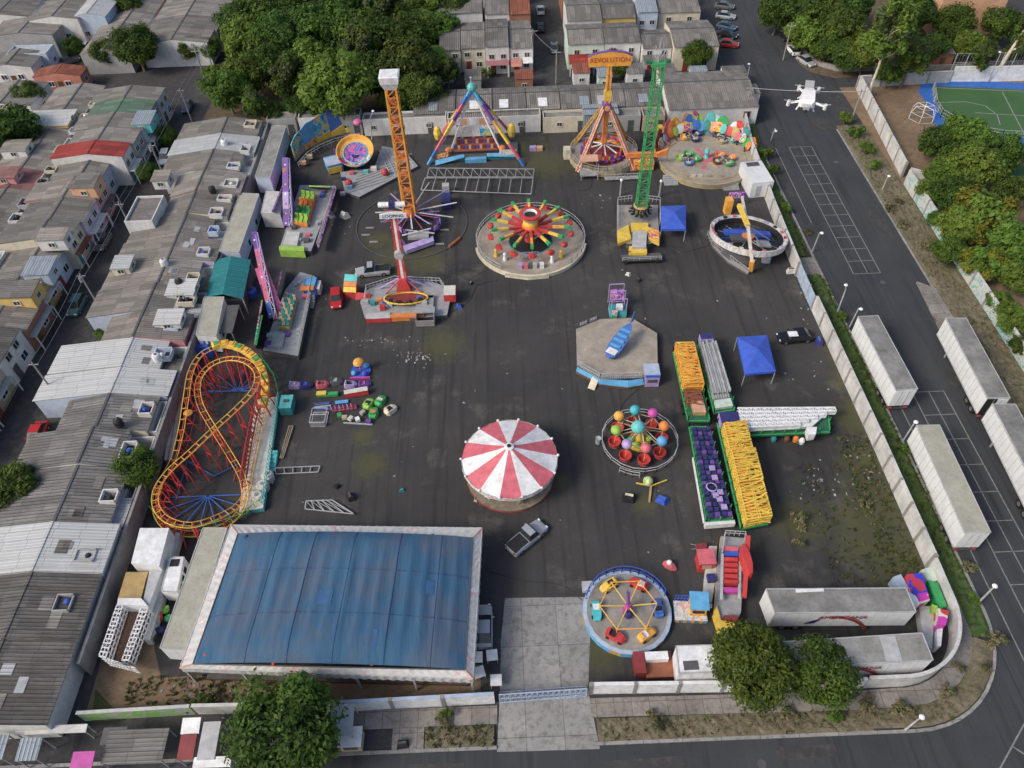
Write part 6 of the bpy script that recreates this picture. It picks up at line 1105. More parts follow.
for a_, b_ in zip(ra, ra[1:]):
    for k_ in range(5): p = a_ + (b_ - a_) * k_ / 5; m.bar(p, p + V((.5, 0, -.5)), .06, 'red'); m.bar(p - V((0, 0, p.z)), p, .08, 'red'); m.bar(p - V((.5, 0, p.z)), p + V((.5, 0, -.5)), .06, 'rust')
m.build('red_side_gallery', e)
m = M(); ir = [CT[i] + V((0, 0, -CT[i].z + .9)) for i in range(60, 110, 3)]; m.path(ir, .05, 'darkred'); m.build('red_inner_rail', e)
for cx, cy in ((238, 391), (208, 496)):
    q = L(e, W(cx, cy, .3)); m = M()
    for k in range(16):
        a = R(22.5 * k); rr = 4.6; m.bar((q.x, q.y, .3), (q.x + rr * math.cos(a), q.y + rr * math.sin(a) * .9, .3), .1, 'blue') if k <= 8 and cy < 400 or k >= 8 and cy > 400 or k == 0 else None
    m.build('blue_base_star', e)
m = M()
for a_, b_ in (((187, 461), (214, 476)), ((214, 476), (238, 464)), ((180, 400), (210, 412)), ((176, 500), (187, 462)), ((240, 470), (242, 498)), ((176, 497), (240, 495)), ((205, 391), (262, 391))): m.bar(L(e, W(*a_, .3)), L(e, W(*b_, .3)), .09, 'blue')
m.build('blue_base_beams', e)
pl_ = [(262, 412), (284, 402), (263, 462), (257, 508), (236, 512), (247, 470)]
m = M(); m.prism(LP(e, [(256, 400), (279, 396), (263, 508), (239, 512)], .7), .02, .7, 'turq', 'offwhite'); m.build('station_deck', e)
m = M(); rail(m, LP(e, [(280, 398), (272, 450), (264, 506)], .7), 1.1, 'turq', z=.7, step=.5); rail(m, LP(e, [(262, 360), (276, 380), (280, 398)], 0), 1.1, 'green', step=.6); rail(m, LP(e, [(262, 506), (240, 522), (205, 533), (170, 530), (153, 512)], 0), 1.3, 'lime', step=.6); m.build('green_railing', e)
m = M(); rail(m, LP(e, [(153, 512), (152, 470), (172, 372), (188, 352)], 0), 1.3, 'darkgreen', step=.6); m.build('left_railing', e)
m = M(); m.prism(LP(e, [(176, 385), (184, 385), (172, 460), (164, 460)], .5), .02, .5, 'grey', 'offwhite'); m.build('left_walkway', e)
m = M()
for k_ in range(26): q0 = L(e, W(184 - k_ * .95, 372 + k_ * 5.2, 0)); m.bar(q0, q0 + V((.9, 0, 2.0)), .07, 'red' if k_ % 3 else 'green')
m.build('left_braces', e)
q = L(e, W(266, 462, 0)); steps(e, q.x + .2, q.x + 1.3, q.y - 1.4, q.y + 1.2, .7, 5, 'turq')
for i, k in enumerate(range(20, 46, 2)):
    c = CT[k]; c2 = CT[k + 1]; d = (c2 - c); m = M(); m.X = Matrix.Translation(c + V((0, 0, .1))) @ Matrix.Rotation(math.atan2(d.y, d.x), 4, 'Z') @ Matrix.Rotation(-math.atan2(d.z, V((d.x, d.y)).length), 4, 'Y')
    m.loft([[(x, -.48, .0), (x, .48, .0), (x, .42, h), (x, -.42, h)] for x, h in ((-.55, .45), (-.4, .62), (.35, .5), (.55, .3))], 'yellow'); cr = m.build('train_car', e)
    m = M(); m.X = Matrix.Translation(c + V((0, 0, .1))) @ Matrix.Rotation(math.atan2(d.y, d.x), 4, 'Z'); m.box(-.3, -.3, .58, .25, .3, .66, 'amber' if i % 3 else 'green'); m.build('seat', cr)
q = L(e, W(188, 413, 3)); m = M(); m.sphere((q.x, q.y, 3), .55, 'amber', 10, .3); m.build('round_sign', e)
# ============================================================ BLUE BUMPER-CAR TENT
o = W(340, 600, 3); e = T('tent_hall', 'large blue tarpaulin-roofed bumper car hall with a white scalloped border', 'tent', (o.x, o.y, 0))
out = [L(e, W(x, y, 3.6)) for x, y in [(231, 525), (482, 528), (473, 679), (180, 668)]]; inn = [L(e, W(x, y, 4.0)) for x, y in [(238, 534), (473, 538), (465, 670), (193, 664)]]
nx, ny = 96, 18; m = M(); vs = []; fs = []
for j in range(ny + 1):
    for i in range(nx + 1):
        u, v = i / nx, j / ny; p = (inn[0] * (1 - u) + inn[1] * u) * (1 - v) + (inn[3] * (1 - u) + inn[2] * u) * v
        arch = 1.7 * (1 - (2 * u - 1) ** 2) ** .7 * (1 - abs(2 * v - 1) ** 6 * .5)
        sag = -.2 * abs(math.sin(u * math.pi * 17)) ** .6 * math.sin(math.pi * v) + .05 * noise.noise(V((p.x * .8, p.y * .25, 0)))
        if 0 < i < nx and 0 < j < ny: pass
        vs.append((p.x, p.y, 4.0 + (arch + sag if 0 < u < 1 else 0) * (1 if 0 < v < 1 else .96)))
for j in range(ny):
    for i in range(nx): a = j * (nx + 1) + i; fs.append((a + nx + 1, a + nx + 2, a + 1, a))
m_, nt, b, Pn = _new('tarp_blue')
sp = _n(nt, 'ShaderNodeSeparateXYZ'); nt.links.new(Pn, sp.inputs[0]); cb = _n(nt, 'ShaderNodeCombineXYZ'); q_ = _n(nt, 'ShaderNodeMath', operation='MULTIPLY'); q_.inputs[1].default_value = .12
nt.links.new(sp.outputs[1], q_.inputs[0]); nt.links.new(q_.outputs[0], cb.inputs[1]); nt.links.new(sp.outputs[0], cb.inputs[0])
st = _noise(nt, cb.outputs[0], 1.1, 5, .6); bl = _noise(nt, Pn, .22, 5, .6)
col = _mix(nt, _ramp(nt, st, [(.38, 0.), (.62, 1.)]), (.036, .098, .18), (.052, .128, .215)); col = _mix(nt, _ramp(nt, bl, [(.45, 0.), (.62, .75)]), col, (.09, .115, .16))
col = _mix(nt, _ramp(nt, _noise(nt, cb.outputs[0], 4, 4, .7), [(.5, 0.), (.75, .5)]), col, (.03, .08, .2))
nt.links.new(col, b.inputs['Base Color']); b.inputs['Roughness'].default_value = .8; b.inputs['Specular IOR Level'].default_value = .2; _bump(nt, b, st, .7, .15)
m.add(vs, fs, 'tarp_blue'); m.build('tarpaulin', e, smooth=True)
for j in (6, 12): m = M(); m.path([V(vs[j * (nx + 1) + i]) + V((0, 0, .02)) for i in range(0, nx + 1, 2)], .022, 'navy', 4); m.build('seam', e)
for i in (19, 34, 50, 68, 84): m = M(); m.path([V(vs[j * (nx + 1) + i]) + V((0, 0, .02)) for j in range(ny + 1)], .022, 'navy', 4); m.build('seam', e)
for i, j in ((14, 4), (41, 9), (60, 14), (78, 7)):
    a, b_, c2, d2 = [V(vs[(j + dj) * (nx + 1) + i + di]) + V((0, 0, .03)) for di, dj in ((0, 0), (5, 0), (5, 2), (0, 2))]; m = M(); m.quad(d2, c2, b_, a, 'car_blue' if i % 2 else 'navy') if 0 else m.quad(d2, c2, b_, a, 'patch_blue'); m.build('sewn_patch', e)
m = M(); mural('fringe', [(.44, .44, .43), (.47, .47, .46), (.5, .5, .49), (.52, .52, .51), (.5, .5, .5), (.55, .4, .38), (.6, .6, .59)], .9, warp=.3)
for k in range(4):
    a, b_, c, d = out[k], out[(k + 1) % 4], inn[(k + 1) % 4], inn[k]; s_ = int((b_ - a).length / .85)
    for i in range(s_):
        t0, t1 = i / s_, (i + 1) / s_; p0, p1 = a + (b_ - a) * t0, a + (b_ - a) * t1; q0, q1 = d + (c - d) * t0, d + (c - d) * t1; pm = (p0 + p1) / 2 + ((p0 + p1) / 2 - (q0 + q1) / 2).normalized() * .14
        qm = (q0 + q1) / 2 + V((0, 0, .06)); m.add([tuple(p) for p in (p0, pm, p1, q1, qm, q0)], [(0, 1, 4, 5), (1, 2, 3, 4)], 'fringe')
        m.add([tuple(p) for p in (p0, pm, p1, p1 - V((0, 0, .9)), pm - V((0, 0, .75)), p0 - V((0, 0, .9)))], [(5, 4, 1, 0), (4, 3, 2, 1)], 'fringe')
m.build('white_border', e)
m = M()
for k in range(4):
    m.path([out[k], out[(k + 1) % 4]], .06, 'lightgrey'); m.path([inn[k] + V((0, 0, .02)), inn[(k + 1) % 4] + V((0, 0, .02))], .07, 'darkgrey'); m.path([out[k], inn[k]], .08, 'peach')
m.build('edge_frame', e)
for k in range(4):
    a, b_ = out[k], out[(k + 1) % 4]; s_ = max(2, round((b_ - a).length / 5))
    for i in range(s_): p = a + (b_ - a) * i / s_; p = p * .985; m = M(); m.bar((p.x, p.y, 0), (p.x, p.y, 3.5), .16, 'lightgrey'); m.build('post', e)
m = M(); m.prism([tuple(p)[:2] for p in inn], .02, .5, 'brown', 'darkgrey'); m.build('floor', e)
for x, y in ((274, 664), (330, 661), (372, 664), (433, 537), (215, 658), (206, 655), (247, 538), (355, 538)): q = L(e, W(x, y, 4.1)); m = M(); m.sphere((q.x, q.y, 4.15), .22 if y > 600 else .3, 'red' if y > 600 else 'black', 6); m.build('star_ornament', e)
# long transport box forming the hall's left side
def boxfoot(name, label, cat, roofpts, h, wall_, roof_, base=1.1, wheels=True, group=None, extra=None):
    P = [W(x, y, h) for x, y in roofpts]; c = sum(P, V()) / 4; e = T(name, label, cat, (c.x, c.y, 0), group=group); Q = [tuple(L(e, p))[:2] for p in P]
    m = M(); m.prism(Q, base, h, wall_, roof_)
    m.build('cargo_box', e); m = M(); n = 14
    for i in range(4):
        a, b_ = V((*Q[i], 0)), V((*Q[(i + 1) % 4], 0)); m.bar(a + V((0, 0, h)), b_ + V((0, 0, h)), .09, 'lightgrey'); k = max(1, int((b_ - a).length / 1.1)); nn = (b_ - a).normalized().cross(V((0, 0, 1))) * .015
        for j in range(1, k): p = a + (b_ - a) * j / k + nn; m.bar(p + V((0, 0, base)), p + V((0, 0, h)), .035, 'lightgrey')
    m.build('edge_trim', e)
    if wheels:
        a = V((*Q[0], 0)) * .5 + V((*Q[1], 0)) * .5; b_ = V((*Q[2], 0)) * .5 + V((*Q[3], 0)) * .5
        if (V(Q[0]) - V(Q[1])).length > (V(Q[1]) - V(Q[2])).length: a = V((*Q[1], 0)) * .5 + V((*Q[2], 0)) * .5; b_ = V((*Q[3], 0)) * .5 + V((*Q[0], 0)) * .5
        d = (b_ - a).normalized(); s_ = V((-d.y, d.x, 0)); hw = min((V(Q[0]) - V(Q[1])).length, (V(Q[1]) - V(Q[2])).length) / 2
        m = M(); m.bar(a + d * .4 + V((0, 0, base - .16)), b_ - d * .4 + V((0, 0, base - .16)), 1.0, 'darkgrey', .3); m.build('chassis', e)
        for t in (1.6, 2.9):
            for sg_ in (-1, 1):
                p = b_ - d * t + s_ * sg_ * (hw - .3) + V((0, 0, .52)); m = M(); m.tube(p - s_ * .22, p + s_ * .22, .52, 'wheel', 14); wv = m.build('wheel', e); m = M(); m.tube(p - s_ * .24, p + s_ * .24, .26, 'rim', 10); m.build('rim', wv)
        for sg_ in (-1, 1): p = a + d * 3 + s_ * sg_ * (hw - .5); m = M(); m.bar(p + V((0, 0, .02)), p + V((0, 0, base - .2)), .16, 'steel'); m.build('landing_leg', e)
    e['_q'] = str(Q)
    return e, [V((*q, 0)) for q in Q]
plain('beige_roof', (.36, .35, .29), .7, .15, .6, dirt=.5)
boxfoot('box_trailer', 'long beige-roofed transport box along the left side of the blue tent hall', 'trailer', [(203, 528), (227, 528), (188, 650), (160, 648)], 3.4, 'trailer_white', 'beige_roof', .8)
# avenue trailers
GR = 'white semi-trailers parked along the avenue'
def avenue(label, fr, rr, wd=2.5, h=4.0, length=None, open_rear=False):
    a, b_ = W(*fr, h), W(*rr, h); d = (b_ - a); d.z = 0
    if length: b_ = a + d.normalized() * length
    d = d.normalized(); c = (a + b_) / 2; e = T('semi_trailer', label, 'trailer', (c.x, c.y, 0), math.atan2(d.y, d.x), GR); hl = (b_ - a).length / 2; hw = wd / 2
    m = M(); m.box(-hl, -hw, 1.15, hl, hw, h, 'trailer_white', 'roof_dirty' if 'grey' in label else 'beige_roof'); m.build('cargo_box', e)
    m = M()
    for y in (-hw, hw): m.box(-hl, y - .03, 1.12, hl, y + .03, 1.3, 'lightgrey'); m.box(-hl, y - .04, h - .14, hl, y + .04, h + .03, 'lightgrey')
    m.box(-hl - .03, -hw, h - .14, -hl + .05, hw, h + .031, 'lightgrey'); m.box(hl - .05, -hw, h - .14, hl + .03, hw, h + .031, 'lightgrey')
    for i in range(1, int(hl * 2 / .9)):
        x = -hl + i * .9
        for y in (-hw - .012, hw + .012): m.box(x - .02, y - .012, 1.31, x + .02, y + .012, h - .15, 'lightgrey')
    m.build('trim_rails', e)
    for s_ in (-1, 1):
        m = M(); m.box(hl + .005, s_ * .03, 1.2, hl + .06, s_ * (hw - .05), h - .15, 'black' if open_rear and s_ < 0 else 'trailer_white'); dd = m.build('rear_door', e); m = M(); m.bar((hl + .08, s_ * .4, 1.25), (hl + .08, s_ * .4, h - .2), .04, 'steel'); m.build('lock_bar', dd)
        m = M(); m.bar((-hl + 3, s_ * .9, 0.02), (-hl + 3, s_ * .9, 1.1), .16, 'steel'); m.build('landing_leg', e)
        for x in (hl - 1.3, hl - 2.6):
            m = M(); m.tube((x, s_ * (hw - .05), .52), (x, s_ * (hw - .5), .52), .52, 'wheel', 14); wv = m.build('wheel', e); m = M(); m.tube((x, s_ * (hw - .03), .52), (x, s_ * (hw - .06), .52), .27, 'rim', 10); m.build('rim', wv)
        m = M(); m.box(hl + .0, s_ * .7, .75, hl + .1, s_ * 1.1, .95, 'red'); m.build('tail_light', e)
    m = M(); m.box(-hl + .3, -.5, .85, hl - .2, .5, 1.14, 'darkgrey'); m.box(hl - .12, -1.1, .55, hl + .02, 1.1, .7, 'darkgrey'); m.build('chassis', e); return e
avenue('white semi-trailer nearest the lamp posts, beige-grey roof, upper left on the avenue', (868, 316), (907, 389.5))
avenue('white semi-trailer with grey roof and one open black rear door at the far kerb', (956, 318), (999, 398), open_rear=True)
avenue('white semi-trailer with a beige roof and two pale roof spots, left kerb', (928, 425), (978, 532.5))
avenue('white semi-trailer with grey roof cut off by the picture\'s right edge', (1004, 404), (1046, 484), length=13.5)
# box trailers in the lot's lower right corner
e, Q = boxfoot('show_trailer', 'long trailer with sooty grey roof and red and blue swoosh lettering, upper of two', 'trailer', [(766, 589), (906, 588), (916, 612), (775, 613)], 4.0, 'trailer_white', 'roof_dirty', 1.1)
def swoosh(e, A_, B_, h0, word):
    d = (B_ - A_).normalized(); n = V((d.y, -d.x, 0)) * .06; U = lambda t, z: A_ + (B_ - A_) * t + n + V((0, 0, z))
    for t0, t1, z0, z1, c in ((.24, .36, h0 + .3, h0 + 1.3, 'navy'), (.25, .33, h0 + .15, h0 + .7, 'royal')):
        m = M(); m.add([tuple(U(t0, z0)), tuple(U(t1 - .04, z0 + .2)), tuple(U(t1, z1 + .2)), tuple(U(t0 + .05, z1 - .3))], [(0, 1, 2, 3)], c); m.build('blue_swoosh', e)
    for k, c in enumerate(('rust', 'peach', 'red', 'white', 'darkred')):
        m = M()
        for i in range(8):
            f = lambda i_: U(.42 + .27 * i_ / 8 + k * .012, h0 + 2.0 - .25 * k * (i_ / 8) - 1.8 * (i_ / 8) ** 3)
            g_ = lambda i_: U(.42 + .27 * i_ / 8 + k * .012, h0 + 2.0 - .25 * k * (i_ / 8) - 1.8 * (i_ / 8) ** 3 - .32 - .3 * i_ / 8); o_ = n * k * .15
            m.quad(g_(i) + o_, g_(i + 1) + o_, f(i + 1) + o_, f(i) + o_, c)
        m.build('stripe', e)
    c = U(.5, h0 + 1.8); X = Matrix.Translation(c + n * 1.2) @ Matrix.Rotation(math.atan2(d.y, d.x), 4, 'Z') @ Matrix.Rotation(R(90), 4, 'X'); text(e, word, .8, 'darkred', X, arc=-.0)
swoosh(e, Q[3], Q[2], 1.35, 'AMERICANA'); m = M(); q = L(e, W(809, 588, 4.05)); m.box(q.x - 1.3, q.y - .4, 4.01, q.x + 1.3, q.y - .1, 4.12, 'white'); m.build('roof_strip', e)
e, Q = boxfoot('show_trailer', 'trailer with clean grey roof and red arch lettering, half under the tree', 'trailer', [(780, 642), (922, 633), (933, 660), (786, 668)], 4.0, 'trailer_white', 'trailer_roof', 1.1); swoosh(e, Q[3], Q[2], 1.35, 'AMERICANA')
m = M(); a = L(e, W(885, 636, 4.05)); b_ = L(e, W(897, 661, 4.05)); m.panel([(a.x - .5, a.y, 4.03), (a.x + .9, a.y, 4.03), (b_.x + .5, b_.y, 4.03), (b_.x - .9, b_.y, 4.03)], .04, 'lightgrey'); m.build('roof_patch', e)
e, Q = boxfoot('box_truck', 'short clean white box truck body on a maroon chassis left of the tree', 'truck', [(676, 646), (742, 644), (744, 671), (679, 673)], 3.6, 'white', 'white', .9)
m = M(); q = L(e, W(685, 668, 3.6)); m.box(q.x - .1, q.y - .2, 3.61, q.x + 1.2, q.y + .6, 3.66, 'darkgrey'); m.build('roof_hatch', e); a = L(e, W(645, 668, .9)); m = M(); m.box(a.x, a.y - .9, .6, Q[0].x - .02, a.y + 1.5, .95, 'darkred', 'rust'); m.build('flat_bed', e)
m = M(); m.box(a.x - 1.0, a.y - .7, .3, a.x - .02, a.y + 1.3, 1.6, 'darkred'); m.build('tractor_rear', e); q = L(e, W(657, 655, 1.6)); m = M(); m.box(q.x - 1.1, q.y - .45, .96, q.x + 1.0, q.y + .3, 1.7, 'white'); m.build('white_locker', e)
# containers along the left wall
def container(label, pts, h, wall_, roof_, base=.2, name='container', cat='container', decals=False, wheels=False):
    e, Q = boxfoot(name, label, cat, pts, h, wall_, roof_, base, wheels)
    if decals:
        f0, f1 = Q[2], Q[3]; m = M(); d = (f1 - f0); nn = d.normalized().cross(V((0, 0, -1))) * .03
        nn = V((d.y, -d.x, 0)).normalized() * .03; nn = nn if nn.y < 0 else -nn
        for k in range(3): p = f0 + d * (.25 + .25 * k) + nn; m.bar(p + V((0, 0, 1.6)), p + V((0, 0, 2.2)), .3, ['black', 'darkgrey', 'blue'][k], .02)
        m.build('painted_signs', e)
        for k in range(2):
            f0_, f1_ = Q[1], Q[2]; p = f0_ + (f1_ - f0_) * (.3 + .35 * k); dd = (f1_ - f0_).normalized(); m = M(); m.bar(p + V((.02, 0, 1.3)), p + dd * .7 + V((.02, 0, 1.3)), .05, 'pane', .9); m.build('window', e)
    return e
container('long pale blue-sided cabin with cream roof, upper container by the left wall', [(240, 193), (259, 194), (239, 252), (219, 251)], 3.2, 'w_blue', 'beige_roof', decals=True, base=.3)
container('cream-roofed white container below the teal canopy by the left wall', [(204, 297), (224, 297), (216, 336), (196, 335)], 3.2, 'trailer_white', 'beige_roof', decals=True, base=.3)
container('tall pale blue container in the lot\'s upper left corner', [(272, 126), (286, 126), (270, 178), (255, 177)], 3.2, 'w_blue', 'trailer_roof', decals=False, base=.3)
container('off-white open-ended container left of the upper swinging ride', [(266, 191), (283, 192), (280, 214), (261, 213)], 2.8, 'dirty_white', 'dirty_white', base=.2)
e = T('ridge_canopy', 'teal ridged metal canopy between two white cabins by the left wall', 'canopy', (*W(228, 278, 3)[:2], 0)); P = [L(e, W(x, y, 2.9)) for x, y in [(215, 260), (251, 260), (243, 299), (206, 297)]]; m = M(); r0 = (P[0] + P[1]) / 2 + V((0, 0, .7)); r1 = (P[2] + P[3]) / 2 + V((0, 0, .7)); corr('tin_teal', (.03, .22, .24), 'y', stain=.2, patch=.1); m.panel([P[3], r1, r0, P[0]], .07, 'tin_teal'); m.panel([r1, P[2], P[1], r0], .07, 'tin_teal'); m.build('roof_sheets', e)
for p in P: m = M(); m.bar((p.x * .95, p.y * .95, 0), (p.x * .95, p.y * .95, 2.9), .12, 'steel'); m.build('post', e)
m = M(); m.box(P[3].x + .3, P[3].y + .4, .1, P[2].x - .6, P[1].y - .4, 1.8, 'darkgrey'); m.build('stored_boxes', e)
canopy_flat('awning', 'dark slate awning beside the cream-roofed white container', tuple(W(219, 333, 2.6)[:2]), tuple(W(240, 306, 2.6)[:2]), 2.5, 'darkgrey')
o = W(206, 352, 0); e = T('tarp_cover', 'bright blue tarpaulin draped over crates above the roller coaster', 'tarpaulin', (o.x, o.y, 0)); m = M(); m.loft([[(-1.3, -1.0, z0), (1.2, -1.1, z0), (1.3, 1.1, z0), (-1.2, 1.0, z0)] if z0 < 1 else [(-1.0, -.8, z0), (.9, -.7, z0 + .3), (1.0, .8, z0), (-.9, .9, z0 - .2)] for z0 in (.02, 1.5)], 'royal'); m.build('sheet', e); m = M(); m.bar((-1.2, 0, 1.0), (1.2, .1, 1.2), .06, 'white'); m.build('rope', e)
for lb, x, y, c in (('blue drum standing right of the teal canopy', 253, 296, 'royal'), ('small teal tank box beside the roller coaster station', 289, 409, 'teal')):
    o = W(x, y, 0); e = T('storage_tank', lb, 'tank', (o.x, o.y, 0)); m = M(); (m.lathe([(.7, 0), (.75, 1.1), (.6, 1.3), (.001, 1.35)], c, 12) if c == 'royal' else m.box(-.75, -1.1, .15, .75, 1.0, 1.5, c, 'turq')); m.build('tank_body', e); m = M(); m.box(-.3, -.2, 1.36 if c == 'royal' else 1.51, .3, .2, 1.65, 'darkgrey'); m.build('cap', e)
# truck in the lower left corner with open white rack
P = [W(x, y, 3.3) for x, y in [(140, 528), (169, 528), (159, 566), (131, 563)]]; c = sum(P, V()) / 4; e = T('open_truck', 'white truck with ochre plank load and an open white slatted rack behind', 'truck', (c.x, c.y, 0)); Q = [L(e, p) for p in P]
m = M(); m.prism([tuple(q)[:2] for q in Q], .9, 3.3, 'trailer_white', 'white'); m.build('white_box', e)
def pr(pts, z0, z1, a, b_, nm): m = M(); m.prism(LP(e, pts, z1), z0, z1, a, b_); m.build(nm, e)
pr([(126, 572), (148, 572), (141, 598), (118, 598)], .9, 2.2, 'brown', 'ochre', 'plank_load'); pr([(118, 598), (141, 598), (148, 606), (117, 604)], .9, 2.6, 'trailer_white', 'white', 'divider'); pr([(166, 560), (176, 532), (180, 533), (150, 640), (144, 640)], .3, 1.4, 'lightgrey', 'lightgrey', 'side_walkway')
pr([(150, 568), (163, 568), (148, 607), (142, 606)], .9, 2.4, 'trailer_white', 'lightgrey', 'side_box'); pr([(112, 612), (140, 612), (132, 662), (101, 660)], .8, 1.1, 'darkgrey', 'brown', 'rack_bed')
for pts in (((117, 605), (99, 656)), ((123, 605), (106, 657)), ((148, 608), (129, 660)), ((141, 608), (122, 660)), ((99, 656), (135, 668)), ((105, 660), (130, 666))):
    a, b_ = L(e, W(*pts[0], 2.4)), L(e, W(*pts[1], 2.4)); m = M()
    for z in (1.2, 1.8, 2.4): m.bar((a.x, a.y, z), (b_.x, b_.y, z), .1, 'white')
    k = 9
    for i in range(k + 1): p = a + (b_ - a) * i / k; m.bar((p.x, p.y, 1.0), (p.x, p.y, 2.45), .09, 'white')
    m.build('rack_side', e)
a0_, a1_ = [L(e, W(x, y, 2.4)) for x, y in ((117, 605), (99, 656))], [L(e, W(x, y, 2.4)) for x, y in ((123, 605), (106, 657))]
for A2, B2 in ((((117, 605), (99, 656)), ((123, 605), (106, 657))), (((148, 608), (129, 660)), ((141, 608), (122, 660)))):
    m = M(); a, b_ = L(e, W(*A2[0], 2.4)), L(e, W(*A2[1], 2.4)); c2, d2 = L(e, W(*B2[0], 2.4)), L(e, W(*B2[1], 2.4))
    for i in range(13): m.bar(a + (b_ - a) * i / 12, c2 + (d2 - c2) * i / 12, .1, 'white')
    m.build('rack_top', e)
for x, y in ((133, 610), (160, 600)): q = L(e, W(x, y, .5)); m = M(); m.tube((q.x - .3, q.y, .5), (q.x + .3, q.y, .5), .5, 'wheel', 12); m.build('wheel', e)
e, Q = boxfoot('cargo_van', 'small white ice cream style van body with roof opening between truck and tent', 'van', [(170, 557), (184, 557), (177, 592), (161, 591)], 2.4, 'white', 'white', .35, False)
m = M(); q = L(e, W(175, 562, 2.4)); m.box(q.x - .45, q.y - .5, 2.41, q.x + .45, q.y + .3, 2.45, 'black'); m.build('roof_opening', e)
for k in range(3): p = Q[1] + (Q[2] - Q[1]) * (.2 + .25 * k); dd = (Q[2] - Q[1]).normalized(); m = M(); m.bar(p + V((.03, 0, 1.6)), p + dd * .6 + V((.03, 0, 1.6)), .06, 'pane', .6); m.build('window', e)
for k, (x, y, c) in enumerate([(167, 612, 'lime'), (161, 620, 'red'), (156, 628, 'rose'), (162, 632, 'navy'), (152, 635, 'lilac'), (158, 640, 'black'), (170, 620, 'green')]):
    o = W(x, y, 0); f = T('toy_animal', f'{["lime green", "red", "dusty pink", "dark blue", "lilac", "black", "green"][k]} toy ride animal in the dark gap between truck and tent', 'ride toy', (o.x, o.y, 0), k, 'toy ride animals between truck and tent'); m = M(); m.sphere((0, 0, .45), .42, c, 8, .8); m.sphere((.3, .1, .85), .22, c, 6); m.build('body', f); m = M(); m.box(-.3, -.25, 0, .3, .25, .12, 'darkgrey'); m.build('base', f)
# ---------------------------------------------------------------- loaded green trailers
def green_trailer(label, rp, h=1.25):
    P = [W(x, y, h) for x, y in rp]; c = sum(P, V()) / 4; e = T('flatbed_trailer', label, 'trailer', (c.x, c.y, 0)); Q = [L(e, p) for p in P]; m = M(); m.prism([tuple(q)[:2] for q in Q], .85, h, 'darkgreen', 'darkgreen'); m.build('bed', e); m = M()
    for i in range(4):
        a, b_ = Q[i], Q[(i + 1) % 4]; m.bar(a, b_, .14, 'green'); k = max(1, int((b_ - a).length / 1.3))
        for j in range(k + 1): p = a + (b_ - a) * j / k; m.bar(p, p + V((0, 0, .9)), .08, 'green')
    m.build('side_stakes', e); d = ((Q[2] + Q[3]) / 2 - (Q[0] + Q[1]) / 2).normalized(); s_ = V((-d.y, d.x, 0)); b_ = (Q[2] + Q[3]) / 2; hw = (Q[0] - Q[1]).length / 2
    for t in (2.2, 3.4):
        for g_ in (-1, 1): p = b_ - d * t + s_ * g_ * (hw + .05); p.z = .48; m = M(); m.tube(p - s_ * .2, p + s_ * .2, .48, 'wheel', 12); m.build('wheel', e)
    f = lambda u, v, z: (Q[0] * (1 - u) + Q[1] * u) * (1 - v) + (Q[3] * (1 - u) + Q[2] * u) * v + V((0, 0, z - h)); return e, f
def lattice_load(e, f, u0, u1, v0, v1, z0, z1, mat, n, name, layers=3, mb=None):
    m = M()
    for L_ in range(layers):
        z = z0 + (z1 - z0) * L_ / max(1, layers - 1)
        for u in (u0, (u0 + u1) / 2 - .04, (u0 + u1) / 2 + .04, u1): m.bar(f(u, v0, z), f(u, v1, z), .12, mat)
        for k in range(n + 1):
            v = v0 + (v1 - v0) * k / n; j = random.uniform(-.15, .15); m.bar(f(u0, v, z + .04), f(u1, v + j / n, z + .04), .14, mat if k % 4 else (mb or mat))
            for _ in range(3 if k < n else 0): vv = v + random.uniform(0, 1) * (v1 - v0) / n; uu = random.uniform(u0, u1 - .2); m.bar(f(uu, vv, z + random.uniform(0, .3)), f(min(u1, uu + random.uniform(.2, .6)), vv + random.uniform(-.03, .03), z + random.uniform(0, .3)), .1, mat)
            if k < n: m.bar(f(u0, v, z), f((u0 + u1) / 2, v + (v1 - v0) / n, z), .08, mb or mat)
    for k in range(n + 1):
        v = v0 + (v1 - v0) * k / n
        for u in (u0, u1): m.bar(f(u, v, z0), f(u, v, z1), .12, mat)
    m.build(name, e)
e, f = green_trailer('green flatbed loaded with orange-yellow lattice sections, upper left of four', [(673, 352), (693, 352), (710, 421), (688, 421)]); lattice_load(e, f, .05, .95, .0, .6, 1.4, 2.9, 'amber', 14, 'lattice_sections', 3, 'yellow'); lattice_load(e, f, .1, .8, .62, .8, 1.3, 1.9, 'rust', 5, 'loose_parts', 2, 'brown'); m = M(); m.prism([tuple(f(u, v, 0))[:2] for u, v in ((.25, .7), (.85, .7), (.85, .93), (.3, .93))], 1.3, 1.9, 'ochre', 'peach'); m.build('machine_crate', e)
e, f = green_trailer('green flatbed loaded with long dark purple panels, lower left of four', [(689, 427), (709, 427), (733, 520), (706, 522)]); m = M()
for k in range(18):
    for u in (.12, .36, .62, .82): m.prism([tuple(f(a, b_, 0))[:2] for a, b_ in ((u, .02 + k / 18.6), (u + .17, .02 + k / 18.6), (u + .17, .02 + (k + .72) / 18.6), (u, .02 + (k + .72) / 18.6))], 1.26, 1.5 + .12 * ((k * 7 + int(u * 10)) % 3), 'navy' if (k + int(u * 9)) % 4 else 'purple')
m.build('purple_panels', e); m = M()
for u, v in ((.6, .5), (.62, .6), (.7, .75), (.62, .82), (.72, .9), (.5, .78)): p = f(u, v, 1.95); m = M(); m.box(p.x - .3, p.y - .3, 1.85, p.x + .3, p.y + .3, 2.0, 'lilac'); m.build('lilac_box', e)
